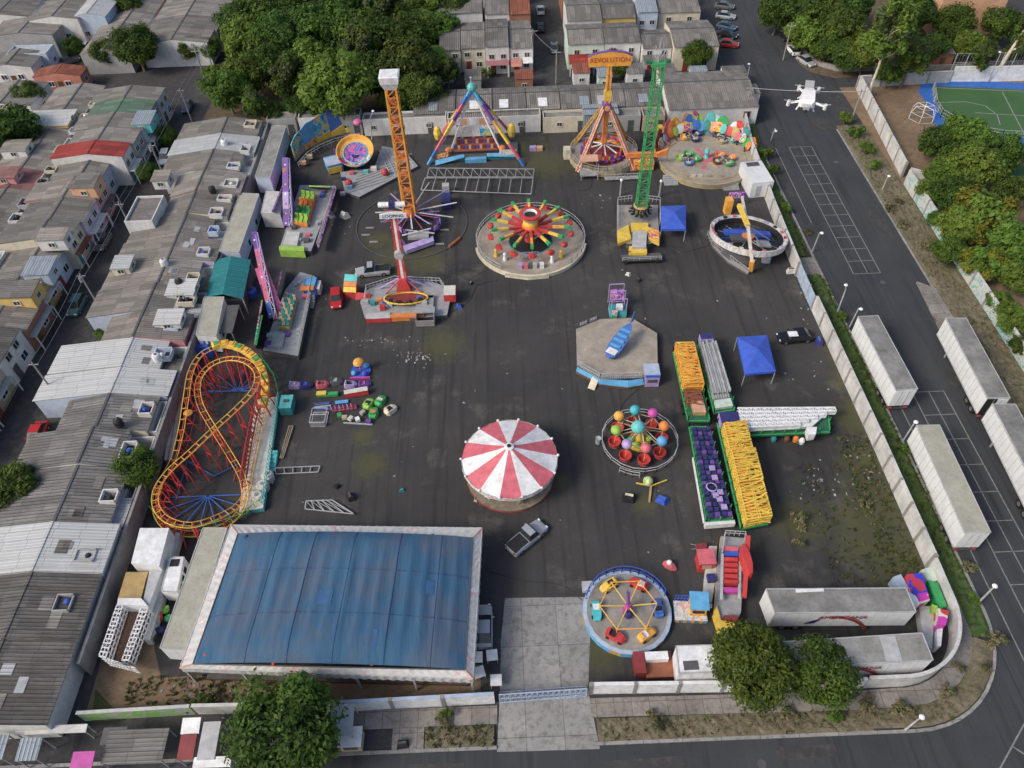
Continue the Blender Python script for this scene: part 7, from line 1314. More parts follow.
m = M(); p = f(.4, .7, 2.0); m.lathe([(.5, 1.95), (.6, 2.02), (.5, 2.08)], 'lilac', 14, (p.x, p.y)); m.build('wheel_ring', e); m = M(); m.prism([tuple(f(u, v, 0))[:2] for u, v in ((-.05, 1.0), (1.05, 1.0), (1.05, 1.035), (-.05, 1.035))], .6, 1.3, 'white'); m.build('rear_bumper', e); m = M(); m.bar(f(-.08, .35, 1.2), f(-.08, 1.0, 1.2), .1, 'white', .5); m.build('white_side_board', e)
e, f = green_trailer('green flatbed stacked with long white-grey beams, upper right of four', [(697, 345), (715, 344), (735, 410), (714, 413)]); m = M()
for k in range(8): u = .08 + k * .115; m.bar(f(u, .03 + .02 * (k % 3), 2.1 + .15 * (k % 2)), f(u, .8, 2.1 + .15 * (k % 2)), .2, 'lightgrey' if k % 3 else 'steel', .35)
for k in range(7): u = .1 + k * .12; m.bar(f(u, .05, 1.6), f(u, .85, 1.6), .22, 'steel', .4)
m.build('beam_stack', e); m = M(); m.prism([tuple(f(u, v, 0))[:2] for u, v in ((.1, -.06), (.8, -.06), (.8, .03), (.1, .03))], 1.3, 2.6, 'lilac', 'navy'); m.build('end_box', e); m = M(); m.prism([tuple(f(u, v, 0))[:2] for u, v in ((.1, .86), (.9, .86), (.9, .97), (.1, .97))], 1.3, 1.7, 'mint'); m.build('tool_box', e)
e, f = green_trailer('green flatbed piled with bright yellow lattice sections, lower right of four', [(717, 423), (742, 422), (768, 524), (741, 529)]); lattice_load(e, f, .08, .95, .1, .36, 1.5, 2.9, 'yellow', 10, 'lattice_sections', 4, 'amber'); lattice_load(e, f, .1, 1.0, .38, .68, 1.5, 3.2, 'yellow', 11, 'lattice_sections', 4, 'amber'); lattice_load(e, f, .1, 1.0, .7, 1.0, 1.5, 3.0, 'yellow', 11, 'lattice_sections', 4, 'amber'); m = M(); m.prism([tuple(f(u, v, 0))[:2] for u, v in ((.05, -.05), (.8, -.05), (.8, .07), (.05, .07))], 1.3, 2.4, 'lilac', 'navy'); m.build('end_box', e)
e, f = green_trailer('green flatbed under a bundle of white tower sections lying crosswise', [(737, 436), (735, 416), (828, 412), (830, 432)]); f = lambda u, v, z, Q=[L(e, W(x, y, 1.25)) for x, y in [(736, 414), (837, 413), (828, 430), (739, 434)]]: (Q[0] * (1 - u) + Q[1] * u) * (1 - v) + (Q[3] * (1 - u) + Q[2] * u) * v + V((0, 0, z - 1.25))
for k in range(5): m = M(); m.truss(f(0, .1 + .19 * k, 2.0), f(.97 - .08 * k, .1 + .19 * k, 2.0), .62, .5, 'white', 22, .08, .05, 'trailer_white'); m.build('tower_section', e)
m = M(); m.prism([tuple(f(u, v, 0))[:2] for u, v in ((0, 0), (.92, .02), (.8, .95), (0, .98))], 1.5, 1.9, 'lightgrey', 'trailer_white'); m.build('white_base_sheets', e); m = M(); m.prism(LP(e, [(806, 429), (816, 429), (815, 436), (808, 437)], 1.9), 1.2, 2.3, 'white'); m.build('white_cabinet', e)
for k, (x, y, c, lb) in enumerate([(786, 441, 'brown', 'brown'), (795, 441, 'orange', 'orange'), (773, 441, 'teal', 'green'), (801, 443, 'white', 'small white')]):
    o = W(x, y, 0); f_ = T('machine_part', f'{lb} machine part on the ground in front of the white tower bundle', 'machine part', (o.x, o.y, 0), k); m = M(); m.lathe([(.3, 0), (.35, .5), (.2, .8), (.001, .85)], c, 8); m.build('housing', f_); m = M(); m.bar((0, 0, .3), (.5, .3, .1), .12, 'darkgrey'); m.build('shaft', f_)
# ---------------------------------------------------------------- red folding ride trailer
o = W(727, 585, 1); e = T('folded_ride', 'red and pink folded ride on a trailer with a curved yellow nose', 'ride', (o.x, o.y, 0))
m = M(); m.prism(LP(e, [(721, 536), (745, 538), (741, 612), (734, 628), (722, 630), (714, 618), (716, 575)], .9), .3, .9, 'yellow', 'steelplate'); m.build('deck', e)
m = M(); m.prism(LP(e, [(714, 612), (717, 605), (721, 620), (738, 624), (733, 634), (720, 632)], 1.3), .2, 1.3, 'yellow'); m.build('nose', e)
for k in range(5): m = M(); m.prism(LP(e, [(724.5, 557 + k * 5.6), (738, 557.5 + k * 5.6), (738, 561 + k * 5.6), (724.5, 560.5 + k * 5.6)], 1.9), 1.0, 1.9, 'red', 'red'); m.build('seat_row', e)
for y, c, nm in ((546, 'rose', 'pink_cover'), (551, 'royal', 'blue_cover'), (587, 'magenta', 'pink_panel'), (615, 'darkred', 'red_panel')): m = M(); m.prism(LP(e, [(724, y), (739, y + .5), (738, y + 5), (723, y + 4.5)], 1.6), 1.0, 1.6, c); m.build(nm, e)
m = M()
for x in (723, 741): a, b_ = L(e, W(x, 552, 2)), L(e, W(x - 1, 598, 2)); m.bar((a.x, a.y, 1.6), (b_.x, b_.y, 1.6), .25, 'lightgrey')
m.build('side_beams', e); m = M(); a, b_ = L(e, W(749, 534, 3)), L(e, W(745, 596, 2)); m.bar((a.x, a.y, 2.6), (b_.x, b_.y, 1.6), .4, 'red'); m.build('red_arm', e); m = M(); p = L(e, W(746, 562, 2)); m.loft([[(p.x - s_, p.y + y_, 1.4), (p.x + s_, p.y + y_, 1.4), (p.x + s_ * .6, p.y + y_, 2.8), (p.x - s_ * .6, p.y + y_, 2.8)] for y_, s_ in ((-1.6, .2), (-.6, .6), (.6, .6), (1.6, .2))], 'red'); m.build('arm_joint', e)
m = M(); rail(m, LP(e, [(721, 556), (724, 535), (744, 536), (745, 552)], .9), .9, 'lightgrey', z=.9, step=.5); m.build('railing', e); m = M(); m.prism(LP(e, [(709, 546), (717, 546), (716, 575), (712, 602), (703, 602), (704, 580)], .7), .2, .7, 'steel', 'dirty_white'); m.build('side_walkway', e); m = M(); q = L(e, W(711, 579, .8)); m.box(q.x - .4, q.y - .4, .72, q.x + .4, q.y + .4, 1.2, 'navy'); m.build('blue_motor', e)
o = W(704, 566, 0); e = T('ticket_booth', 'small red cube-shaped booth left of the red folded ride', 'booth', (o.x, o.y, 0)); m = M(); m.box(-.8, -.7, 0, .7, .8, 1.8, 'red'); m.build('cabin', e); m = M(); m.box(-.9, -.8, 1.802, .8, .9, 1.95, 'rose'); m.build('roof', e); m = M(); m.box(-.5, -.74, .8, .4, -.702, 1.4, 'tanc'); m.build('hatch', e)
o = W(701, 549, 0); e = T('red_barrow', 'small dark red barrow above the red booth', 'barrow', (o.x, o.y, 0)); m = M(); m.loft([[(x, -s_, .3), (x, s_, .3), (x, s_ * 1.2, .7), (x, -s_ * 1.2, .7)] for x, s_ in ((-.6, .2), (.5, .3))], 'darkred'); m.build('tray', e); m = M(); m.tube((.5, -.08, .2), (.5, .08, .2), .2, 'wheel', 8); m.build('wheel', e); m = M(); m.bar((-.6, -.2, .5), (-1.1, -.3, .6), .05, 'steel'); m.bar((-.6, .2, .5), (-1.1, .3, .6), .05, 'steel'); m.build('handles', e)
o = W(681, 600, 0); e = T('blue_ramp', 'small pale gangway between ticket booth and red folded ride', 'gangway', (W(701, 606).x, W(701, 606).y, 0), R(-12)); m = M(); m.box(-1, -.25, .3, 1, .25, .4, 'white'); m.build('walkway', e); m = M(); m.bar((-.8, 0, 0), (-.8, 0, .3), .1, 'steel'); m.build('foot', e)
# ---------------------------------------------------------------- heap of painted boards in the corner
e = T('folded_show_boards', 'stack of bright red, purple and blue painted show boards by the curved wall', 'painted boards', (*W(920, 600)[:2], 0))
def bd(pts, h, mt, nm, z0=.1): m = M(); m.prism(LP(e, pts, h), z0, h, mt, mt); m.build(nm, e)
bd([(893, 577), (901, 574), (909, 588), (903, 594)], 1.6, 'paleblue', 'pale_box'); bd([(907, 574), (922, 573), (930, 600), (917, 605)], 2.2, 'mural_cloth', 'painted_board'); bd([(909, 592), (916, 596), (920, 604), (914, 606)], 2.6, 'white', 'white_board')
bd([(928, 580), (938, 583), (947, 606), (940, 609)], 1.5, 'green', 'green_board'); bd([(938, 608), (949, 611), (946, 625), (939, 626)], 2.3, 'mural_cloth', 'second_painted_board'); bd([(937, 627), (943, 627), (941, 646), (937, 646)], 1.6, 'white', 'white_panel'); bd([(919, 606), (935, 606), (932, 650), (924, 640)], 1.2, 'lightgrey', 'grey_flatbed'); bd([(921, 570), (935, 565), (941, 578), (930, 584)], 1.2, 'mint', 'mint_sheet'); bd([(932, 604), (938, 606), (937, 612), (932, 611)], 1.8, 'lime', 'lime_panel')
# ---------------------------------------------------------------- kiddie parts left of the carousel
def car_like(name, label, cat, loc, rz, ln, wd, h, body, group=None, kind='car'):
    e = T(name, label, cat, loc, rz, group); l, w_ = ln / 2, wd / 2; m = M()
    S_ = [(-l, .82, .35, .62), (-l + .1, .95, .28, .85), (-l * .55, 1, .25, .92), (0, 1, .25, .9), (l * .5, 1, .25, .86), (l - .25, .93, .28, .72), (l, .8, .35, .58)]
    m.loft([[(x, -w_ * k, z0), (x, w_ * k, z0), (x, w_ * k, z0 + (z1 - z0) * .6), (x, w_ * k * .88, z1), (x, -w_ * k * .88, z1), (x, -w_ * k, z0 + (z1 - z0) * .6)] for x, k, z0, z1 in S_], body); m.build('body', e)
    if kind == 'car': g0, r0_, r1_, g1 = -l * .82, -l * .5, l * .12, l * .48
    elif kind == 'hatch': g0, r0_, r1_, g1 = -l * .95, -l * .75, l * .15, l * .5
    else: g0, r0_, r1_, g1 = -l * .12, -l * .05, l * .28, l * .5
    m = M(); a, b_ = w_ * .86, w_ * .72; m.loft([[(g0, -a, .88), (g0, a, .88), (g0 + .02, a, .9), (g0 + .02, -a, .9)], [(r0_, -a, .88), (r0_, a, .88), (r0_, b_, h), (r0_, -b_, h)], [(r1_, -a, .88), (r1_, a, .88), (r1_, b_, h), (r1_, -b_, h)], [(g1, -a, .84), (g1, a, .84), (g1 - .02, a, .86), (g1 - .02, -a, .86)]], 'carglass'); m.build('windows', e)
    m = M(); m.box(r0_ + .03, -b_ - .01, h - .02, r1_ - .02, b_ + .01, h + .035, body)
    m.build('roof', e)
    if kind == 'pickup':
        m = M(); m.box(-l + .12, -w_ * .8, .9, -l * .15, w_ * .8, .935, 'black'); m.build('load_bed', e)
    for sx in (-l * .62, l * .64):
        for sy in (-1, 1): m = M(); m.tube((sx, sy * (w_ - .2), .33), (sx, sy * (w_ + .01), .33), .33, 'wheel', 12); wv = m.build('wheel', e); m = M(); m.tube((sx, sy * w_, .33), (sx, sy * (w_ + .02), .33), .19, 'rim', 8); m.build('rim', wv)
    for sy in (-1, 1):
        m = M(); m.box(l - .1, sy * w_ * .5, .58, l + .015, sy * w_ * .78, .72, 'lamp_head'); m.build('headlight', e); m = M(); m.box(-l - .015, sy * w_ * .55, .62, -l + .1, sy * w_ * .8, .8, 'darkred'); m.build('tail_light', e); m = M(); m.box(l * .3, sy * (w_ + .02), .88, l * .36, sy * (w_ + .17), 1.0, body); m.build('mirror', e)
    return e
def put(name, label, cat, p, q, ln, wd, h, body, group=None, kind='car'):
    a, b_ = W(*p), W(*q); c = (a + b_) / 2; return car_like(name, label, cat, (c.x, c.y, 0.005), math.atan2(b_.y - a.y, b_.x - a.x), ln, wd, h, body, group, kind)
plain('car_silver', (.42, .44, .46), .3, .05, 1, metal=.3, dirt=.1); plain('car_white', (.7, .71, .72), .3, .05, 1, dirt=.1); plain('car_black', (.012, .013, .015), .25, .05, 1, dirt=.1); plain('car_red', (.4, .02, .02), .3, .05, 1, dirt=.1); plain('car_blue', (.05, .09, .16), .3, .05, 1, dirt=.1); plain('car_grey', (.12, .125, .13), .3, .05, 1, dirt=.1); plain('car_teal', (.06, .13, .13), .3, .05, 1, dirt=.1)
put('pickup_truck', 'silver pickup with black load bed between the carousel and the driveway', 'pickup', (511, 553), (542, 527), 4.8, 1.85, 1.7, 'car_silver', kind='pickup')
put('parked_car', 'silver car parked tight against the right side of the blue tent', 'car', (484, 645), (484, 613), 4.4, 1.75, 1.45, 'car_silver')
put('parked_car', 'black car with a white sheet on its roof near the large blue canopy', 'car', (812, 338), (776, 341), 4.5, 1.8, 1.45, 'car_black')
put('pickup_truck', 'silver and black pickup parked behind the red and white mast ride', 'pickup', (389, 272), (358, 275), 5.0, 1.8, 1.7, 'car_silver', kind='pickup')
put('parked_car', 'red car at the left end of the red and white mast ride', 'car', (337, 292), (337, 311), 3.8, 1.7, 1.4, 'car_red', kind='hatch')
GS = 'cars parked in the west street'
for lb, p, q, col, k in [('red car parked in the west street at the picture\'s left', (45, 425), (33, 452), 'car_red', 'car'), ('dark green-grey car in the shade opposite the leafy bush in the west street', (84, 298), (73, 319), 'car_teal', 'hatch'), ('white car in the forecourt beside the west street, lower of two white ones', (163, 205), (156, 221), 'car_white', 'hatch'), ('white car parked in the west street below the round tree', (170, 150), (162, 171), 'car_white', 'hatch'), ('dark blue car in front of the teal house front in the west street', (190, 103), (186, 116), 'car_blue', 'car'), ('dark car on the street opposite the courtyard notch', (108, 238), (100, 252), 'car_grey', 'car')]: put('parked_car', lb, 'car', p, q, 4.1, 1.7, 1.45, col, GS, k)
put('parked_car', 'white car on the small crossing near the top left corner', 'car', (84, 54), (90, 43), 4.1, 1.7, 1.4, 'car_white', kind='hatch'); put('parked_car', 'dark grey car parked by the reddish shop at the top left', 'car', (63, 66), (77, 61), 4.2, 1.7, 1.4, 'car_grey'); put('parked_car', 'teal car at the left edge below the asphalt turning', 'car', (40, 102), (50, 98), 4.1, 1.7, 1.4, 'teal', kind='hatch')
GN = 'cars parked in the north street'
for lb, p, q, col in [('white car in the north street, nearest the top edge', (541, 18), (540, 7), 'car_white'), ('black car in the north street below the white one', (541, 36), (540, 24), 'car_black'), ('dark grey car at the right kerb of the north street', (554, 56), (554, 44), 'car_grey')]: put('parked_car', lb, 'car', p, q, 4.1, 1.7, 1.4, col, GN)
GV = 'cars parked along the top of the avenue'
for lb, p, q, col in [('dark red car sticking out by the white awning at the avenue kerb', (722, 46), (733, 47), 'car_red'), ('black car parked just above the dark red one on the avenue', (722, 36), (732, 38), 'car_black'), ('dark blue car third up from the corner house on the avenue', (721, 28), (731, 30), 'car_blue'), ('silver-blue car fourth up from the corner house on the avenue', (720, 18), (730, 19), 'car_silver'), ('dark grey car nearest the top edge at the left avenue kerb', (719, 8), (729, 9), 'car_grey'),
        ('silver car parked under the trees on the avenue\'s far side, lower of two', (799, 60), (812, 68), 'car_silver'), ('white car parked under the trees on the avenue\'s far side, upper of two', (796, 57), (789, 48), 'car_white'), ('black car half hidden by the trees on the avenue\'s far side', (788, 43), (783, 34), 'car_black')]: put('parked_car', lb, 'car', p, q, 4.2, 1.7, 1.42, col, GV)
# toy cars and parts
def toy(name, label, p, ang, col, seat='black', ln=1.9, wd=1.1, group=None, cat='ride car'):
    o = W(*p); e = T(name, label, cat, (o.x, o.y, 0), ang, group); m = M(); l, w_ = ln / 2, wd / 2; m.loft([[(x * l, -k * w_, z0), (x * l, k * w_, z0), (x * l, k * w_ * .8, z1), (x * l, -k * w_ * .8, z1)] for x, k, z0, z1 in ((-1, .6, .12, .4), (-.7, .95, .05, .7), (0, 1, .04, .62), (.6, .9, .05, .5), (1, .45, .12, .3))], col); m.build('shell', e)
    m = M(); m.box(-.55 * l, -.55 * w_, .62, .15 * l, .55 * w_, .68, seat); m.box(-.75 * l, -.5 * w_, .66, -.56 * l, .5 * w_, .95, col); m.build('seat', e); m = M(); m.tube((.2 * l, 0, .6), (.1 * l, 0, .85), .04, 'steel'); m.build('steering_column', e); return e
GB = 'loose bumper cars left of the carousel'
for i, (x, y, c, lb) in enumerate([(369, 405, 'lime', 'lime bumper car with black seat, leftmost of the loose group'), (381, 402, 'green', 'green and cream bumper car, topmost of the loose group'), (374, 414, 'green', 'bright green bumper car with orange seat, lowest of the loose group'), (391, 411, 'cream', 'pale yellow bumper car, rightmost of the loose group')]): toy('bumper_car', lb, (x, y), [1.2, 1.1, 1.5, .8][i], c, ['black', 'cream', 'orange', 'black'][i], 1.7, 1.2, GB)
GT = 'row of toy train wagons above the ride parts'
for i, (x, y, c) in enumerate([(296, 387, 'lilac'), (307, 387, 'navy'), (323, 386, 'rose'), (337, 383, 'darkgrey'), (351, 386, 'lilac'), (365, 386, 'purple')]): toy('toy_wagon', f'{["grey-lilac", "dark blue", "reddish pink", "dark grey", "pale lilac", "purple"][i]} toy train wagon, {ORD(i)} from the left of its row', (x, y), .1 * (i % 3), c, ['steel', 'royal', 'darkred', 'steel', 'black', 'magenta'][i], 1.6, 1.0, GT)
GP = 'ride parts spread on the asphalt left of the carousel'
def part_thing(label, p, sx, sy, sz, mt, top=None, rz=0.0, name='ride_part', cat='ride part', legs='steel'):
    o = W(*p); e = T(name, label, cat, (o.x, o.y, 0), rz, GP); m = M(); m.box(-sx / 2, -sy / 2, .1, sx / 2, sy / 2, sz, mt, top); m.build('body', e); m = M(); m.box(-sx / 2 + .1, -.08, 0, sx / 2 - .1, .08, .099, legs); m.build('skid', e); return e
e = part_thing('green and yellow dragon-shaped coaster nose lying on the asphalt', (328, 396), 2.6, .5, .5, 'green', 'green', .03); m = M(); m.box(-1.3, -.3, .51, -.1, .3, .7, 'yellow'); m.build('yellow_head', e)
e = part_thing('white and red long ride body lying tilted beside the toy wagons', (357, 395), 2.9, .7, .9, 'red', 'offwhite', .18); part_thing('flat royal blue panel lying under the white and red body', (342, 403), 1.6, .5, .25, 'royal', 'sky_blue', .1)
for k in range(3): part_thing(f'{["upper", "middle", "lower"][k]} of three thin blue-white struts beside the steel crate', (322 + k, 404 + k * 3), 2.0, .14, .2, 'paleblue' if k % 2 else 'royal', None, .1)
o = W(319, 425); e = T('steel_crate', 'open grey steel crate with two compartments left of the pink seats', 'crate', (o.x, o.y + .8, 0), -.03); m = M()
for z in (.1, .9):
    m.path([(-.9, -1.1, z), (.9, -1.1, z), (.9, 1.1, z), (-.9, 1.1, z)], .06, 'lightgrey', closed=True)
m.bar((-.9, .1, .9), (.9, .1, .9), .1, 'lightgrey'); m.box(-.9, -1.14, .1, .9, -1.08, .85, 'grey'); m.build('frame', e); m = M(); m.box(-.85, -1.05, .02, .85, 1.05, .08, 'darkgrey'); m.build('floor', e)
for i in range(6): o = W(335 + i * 4, 411 - i * .6); f_ = T('seat_pair', f'{ORD(i)} from the left in the row of small pink ride seats', 'ride seat', (o.x, o.y, 0), .3, 'row of pink ride seats'); m = M(); m.box(-.18, -.3, .1, .2, .3, .3, 'rose'); m.build('seat', f_); m = M(); m.panel([(-.2, -.3, .3), (-.2, .3, .3), (-.35, .3, .75), (-.35, -.3, .75)], .06, 'pink' if i % 2 else 'lilac'); m.build('backrest', f_)
for i, (x, y, c, lb) in enumerate([(345, 419, 'tanc', 'tan'), (351, 420, 'offwhite', 'off-white'), (358, 421, 'white', 'white'), (369, 423, 'purple', 'purple'), (363, 414, 'steel', 'steel'), (340, 417, 'green', 'green')]): part_thing(f'small {lb} ride fitting among the parts below the pink seats', (x, y), .6, .5, .5, c, None, i)
part_thing('long thin grey rail lying below the ride fittings', (358, 424), 3.6, .1, .16, 'lightgrey', None, -.12)
o = W(361, 372); e = T('mini_ride', 'tiny coin ride with orange umbrella dome and four blue seats', 'ride', (o.x, o.y, 0)); m = M(); m.prism(circ(1.3, 12), 0, .2, 'navy', 'royal'); m.build('base', e); m = M(); m.tube((0, 0, .2), (0, 0, 1.9), .1, 'rose'); m.build('pole', e); m = M(); m.lathe([(.7, 1.75), (.6, 2.05), (.3, 2.25), (.001, 2.3)], 'amber', 14); m.build('umbrella', e)
for k in range(4): p = rot((.95, 0), .7 + 1.57 * k); m = M(); m.sphere((*p, .55), .38, ['sky_blue', 'blue', 'sky_blue', 'royal'][k], 8, .8); m.build('seat', e)
m = M(); m.box(-1.2, -1.35, .05, 1.3, -1.15, .4, 'magenta'); m.build('front_board', e)
for i, (x, y) in enumerate([(269, 479), (264, 489), (259, 500)]): o = W(x, y); f_ = T('water_drum', f'{["upper", "middle", "lower"][i]} of three round grey-white tanks at the roller coaster\'s end', 'tank', (o.x, o.y, 0), 0, 'three tanks at the roller coaster end'); m = M(); m.lathe([(.68, 0), (.72, .8), (.55, 1.05), (.001, 1.1)], 'offwhite', 12); m.build('tank_body', f_); m = M(); m.lathe([(.2, 1.1), (.2, 1.18), (.001, 1.19)], 'grey', 8); m.build('lid', f_)
GD = 'white square tables by the driveway'
for i, (x, y, a, lb) in enumerate([(477, 657, 0, 'white square table tucked under the tent corner'), (492, 655, .08, 'white square table nearest the silver car, right-hand one'), (479, 672, .25, 'white square table turned at an angle, lower left of four'), (496, 680, 0, 'white square table closest to the blue gate')]):
    o = W(x, y, .9); e = T('square_table', lb, 'table', (o.x, o.y, 0), a, GD); m = M(); m.box(-.52, -.52, .85, .52, .52, .92, 'white'); m.build('tabletop', e)
    for sx in (-.45, .45):
        for sy in (-.45, .45): m = M(); m.bar((sx, sy, 0), (sx, sy, .85), .05, 'lightgrey'); m.build('leg', e)
o = W(516, 550); 
def loose(name, label, cat, p, cols, sz): o = W(*p); e = T(name, label, cat, (o.x, o.y, 0), random.random() * 3); m = M(); m.loft([[(-sz, -sz * .7, 0), (sz, -sz * .6, 0), (sz * .9, sz * .7, 0), (-sz * .8, sz * .6, 0)], [(-sz * .6, -sz * .5, sz), (sz * .7, -sz * .3, sz * .8), (sz * .5, sz * .4, sz * 1.1), (-sz * .5, sz * .5, sz * .9)]], cols[0]); m.build('body', e); m = M(); m.bar((-sz * .5, 0, sz * 1.02), (sz * .6, .05, sz * 1.0), sz * .3, cols[-1]); m.build('top_item', e)
loose('canvas_bundle', 'white-edged canvas bundle on the asphalt left of the orange tower', 'bundle', (345, 217), ['dirty_white', 'offwhite'], .8); loose('wire_bundle', 'grey bundle of coiled wires beside the white canvas bundle', 'bundle', (331, 216), ['grey', 'steel'], .8)
loose('debris_pile', 'dark pile with a cream box on the asphalt below the balloon ride', 'pile', (629, 499), ['black', 'cream'], .8); loose('blue_bag', 'crumpled blue tarpaulin bag below the balloon ride', 'bag', (662, 501), ['royal', 'blue'], .7); loose('small_box', 'small tan box at the carousel\'s lower left edge', 'box', (476, 500), ['tanc', 'black'], .3); loose('teal_bucket', 'small teal bucket alone between tent and carousel', 'bucket', (402, 491), ['teal', 'cyan'], .3)
loose('black_sack', 'black sack lying above the blue tent', 'sack', (351, 498), ['black', 'darkgrey'], .6); loose('second_sack', 'small black sack further up from the tent', 'sack', (337, 487), ['black', 'black'], .4); loose('cone_heap', 'small dark object on the asphalt beside the red and white ride', 'object', (471, 284), ['black', 'steel'], .35); loose('blue_crate', 'blue crate on the ground right of the red and white mast ride', 'crate', (459, 307), ['royal', 'navy'], .5); loose('feed_bag', 'white bag on the asphalt above the boat ride', 'bag', (628, 275), ['offwhite', 'white'], .4); loose('dark_bin', 'dark object beside the white bag above the boat ride', 'object', (638, 281), ['black', 'darkgrey'], .45)
loose('motor_bike', 'black motorcycle-like heap at the kerb beside the concrete slab', 'motorcycle', (403, 745), ['black', 'darkgrey'], .6); loose('blue_sacks', 'dark blue sacks beside the black car near the east wall', 'sack', (818, 343), ['navy', 'blue'], .7); loose('pallet', 'white rubbish and pallet by the east wall below the ring ride', 'rubbish', (790, 272), ['dirty_white', 'brown'], .6)
e = T('roof_sheet', 'white sheet lying on the roof of the black car', 'sheet', (*W(793, 334, 1.5)[:2], 1.5)); m = M(); m.box(-.6, -.45, 0, .6, .45, .05, 'white'); m.build('sheet', e)
# rubble and litter nobody could count
rb = M(); rr = random.Random(5)
def scatter(cx, cy, sx, sy, n, cols, s0=.05, s1=.2):
    for _ in range(n):
        p = W(cx + rr.gauss(0, sx), cy + rr.gauss(0, sy)); a = rr.uniform(s0, s1); b_ = rr.uniform(s0, s1); t = rr.uniform(0, 3.1); c, s_ = math.cos(t), math.sin(t)
        pts = [(p.x + x * c - y * s_, p.y + x * s_ + y * c) for x, y in ((-a, -b_ * .6), (a * .9, -b_ * .5), (a, b_ * .6), (-a * .7, b_ * .5))]; rb.prism(pts, 0, .03 + .25 * a, rr.choice(cols))
lit = ['grey', 'grey', 'brown', 'concrete', 'darkgrey', 'grey', 'lightgrey']
for a in [(415, 357, 12, 4, 50), (375, 341, 25, 2, 26), (820, 478, 12, 12, 24), (880, 480, 10, 16, 22), (600, 200, 8, 3, 8), (345, 230, 10, 8, 6), (500, 370, 130, 60, 10), (560, 540, 90, 30, 8), (730, 300, 60, 25, 6), (300, 470, 40, 25, 12), (810, 300, 6, 20, 16), (795, 378, 20, 10, 12), (240, 700, 22, 10, 60), (200, 690, 20, 8, 30)]: scatter(*a, lit)
scatter(860, 455, 8, 20, 30, ['brown', 'grey', 'concrete'], .06, .2); tag(rb.build('rubble'), 'scattered litter, rubble and scraps of wood over the asphalt', 'litter', kind='stuff')

# ============================================================ LAMP POSTS, POLES, WIRES, DRONE
def lamp(label, p, hd, h=5.2):
    o = W(*p); q = W(*hd, h); e = T('street_lamp', label, 'street lamp', (o.x, o.y, 0), group='street lamps around the lot'); t = L(e, q); m = M(); m.tube((0, 0, 0), (t.x * .35, t.y * .35, h * .8), .11, 'lightgrey', 8, .07); m.tube((t.x * .35, t.y * .35, h * .8), (t.x, t.y, h), .06, 'lightgrey', 6); m.build('pole', e); m = M(); m.sphere((t.x, t.y, h), .26, 'lamp_head', 8, .6); m.build('lamp_head', e)
lamp('topmost of the three white lamps at the avenue kerb near the pale blue gate', (812, 252), (822, 233)); lamp('middle one of the three white lamps at the avenue kerb near the pale blue gate', (837, 313), (846, 285)); lamp('lowest of the three white lamps, in front of the first semi-trailer', (849, 328), (861, 309))
lamp('grey lamp by the front of the third semi-trailer at the left kerb', (903, 441), (916, 422)); lamp('white lamp at the south-east curve of the kerb', (978, 603), (995, 586)); lamp('low white lamp among the dry grass at the bottom corner', (905, 730), (922, 717), 3); lamp('grey lamp at the avenue kerb by the wide corner house', (745, 90), (749, 64), 6); lamp('lamp leaning over the verge near the park wall corner', (882, 190), (889, 176), 4); lamp('tall lamp pole behind the football pitch fence', (988, 82), (1000, 52), 8); lamp('short lamp by the bushes right of the round platform', (771, 140), (776, 131), 3.5)
lamp('thin lamp standing behind the tilted disc ride', (372, 140), (373, 111), 5)
def pole(label, p, h, arms=1):
    o = W(*p); e = T('utility_pole', label, 'utility pole', (o.x, o.y, 0)); m = M(); m.tube((0, 0, 0), (0, 0, h), .15, 'concrete', 8, .1); m.build('post', e); m = M()
    for k in range(arms): m.bar((-.9, 0, h - .4 - k), (.9, 0, h - .4 - k), .1, 'steel')
    m.build('cross_arm', e); return V((o.x, o.y, h))
PA = pole('slim concrete pole at the corner of the wide white corner house', (744, 118), 6.0); PB = pole('concrete pole at the end of the bright white park wall', (851, 122), 6.0); PC = pole('concrete pole with crossarm between the round tree and the wood', (206, 82), 7.5, 2); PD = pole('concrete pole by the curved low wall under the trees', (783, 60), 7)
def wire(name, label, a, b_, sag=.5, r=.03):
    m = M(); pts = [a + (b_ - a) * t + V((0, 0, -4 * sag * t * (1 - t))) for t in [i / 10 for i in range(11)]]; m.path(pts, r, 'lightgrey', 4); tag(m.build(name), label, 'cable')
wire('overhead_cable', 'pale cable strung across the avenue under the white drone', PA - V((0, 0, .4)), PB - V((0, 0, .4)), .25, .05)
PE = pole('thin pole in front of the houses left of the north street', (556, 84), 6.5); PF = pole('thin pole at the left kerb of the north street', (533, 62), 6.5)
wire('overhead_cable', 'thin cable running along the passage behind the low houses', PE - V((0, 0, .4)), PF - V((0, 0, .4)), .3, .02)
prev = None
for k, y in enumerate([62, 78, 94, 110, 128, 146, 164]):
    e_ = T('utility_pole', f'{ORD(k)} concrete pole from the south along the west street', 'utility pole', (-56.3, y, 0), group='utility poles of the west street'); m = M(); m.tube((0, 0, 0), (0, 0, 7.2), .13, 'concrete', 8, .09); m.build('post', e_); m = M(); m.bar((-.6, 0, 6.8), (.6, 0, 6.8), .09, 'steel'); m.build('cross_arm', e_)
    if k % 2: m = M(); m.lathe([(.22, 5.8), (.22, 6.5), (.001, 6.52)], 'grey', 8, (-.3, 0)); m.build('transformer', e_)
    top_ = V((-56.3, y, 6.85))
    if prev:
        for j, dx in enumerate((-.5, .5)): wire('overhead_cable', f'{"outer" if j else "inner"} cable between the {ORD(k - 1)} and {ORD(k)} poles of the west street', prev + V((dx, 0, 0)), top_ + V((dx, 0, 0)), .3, .02)
    prev = top_
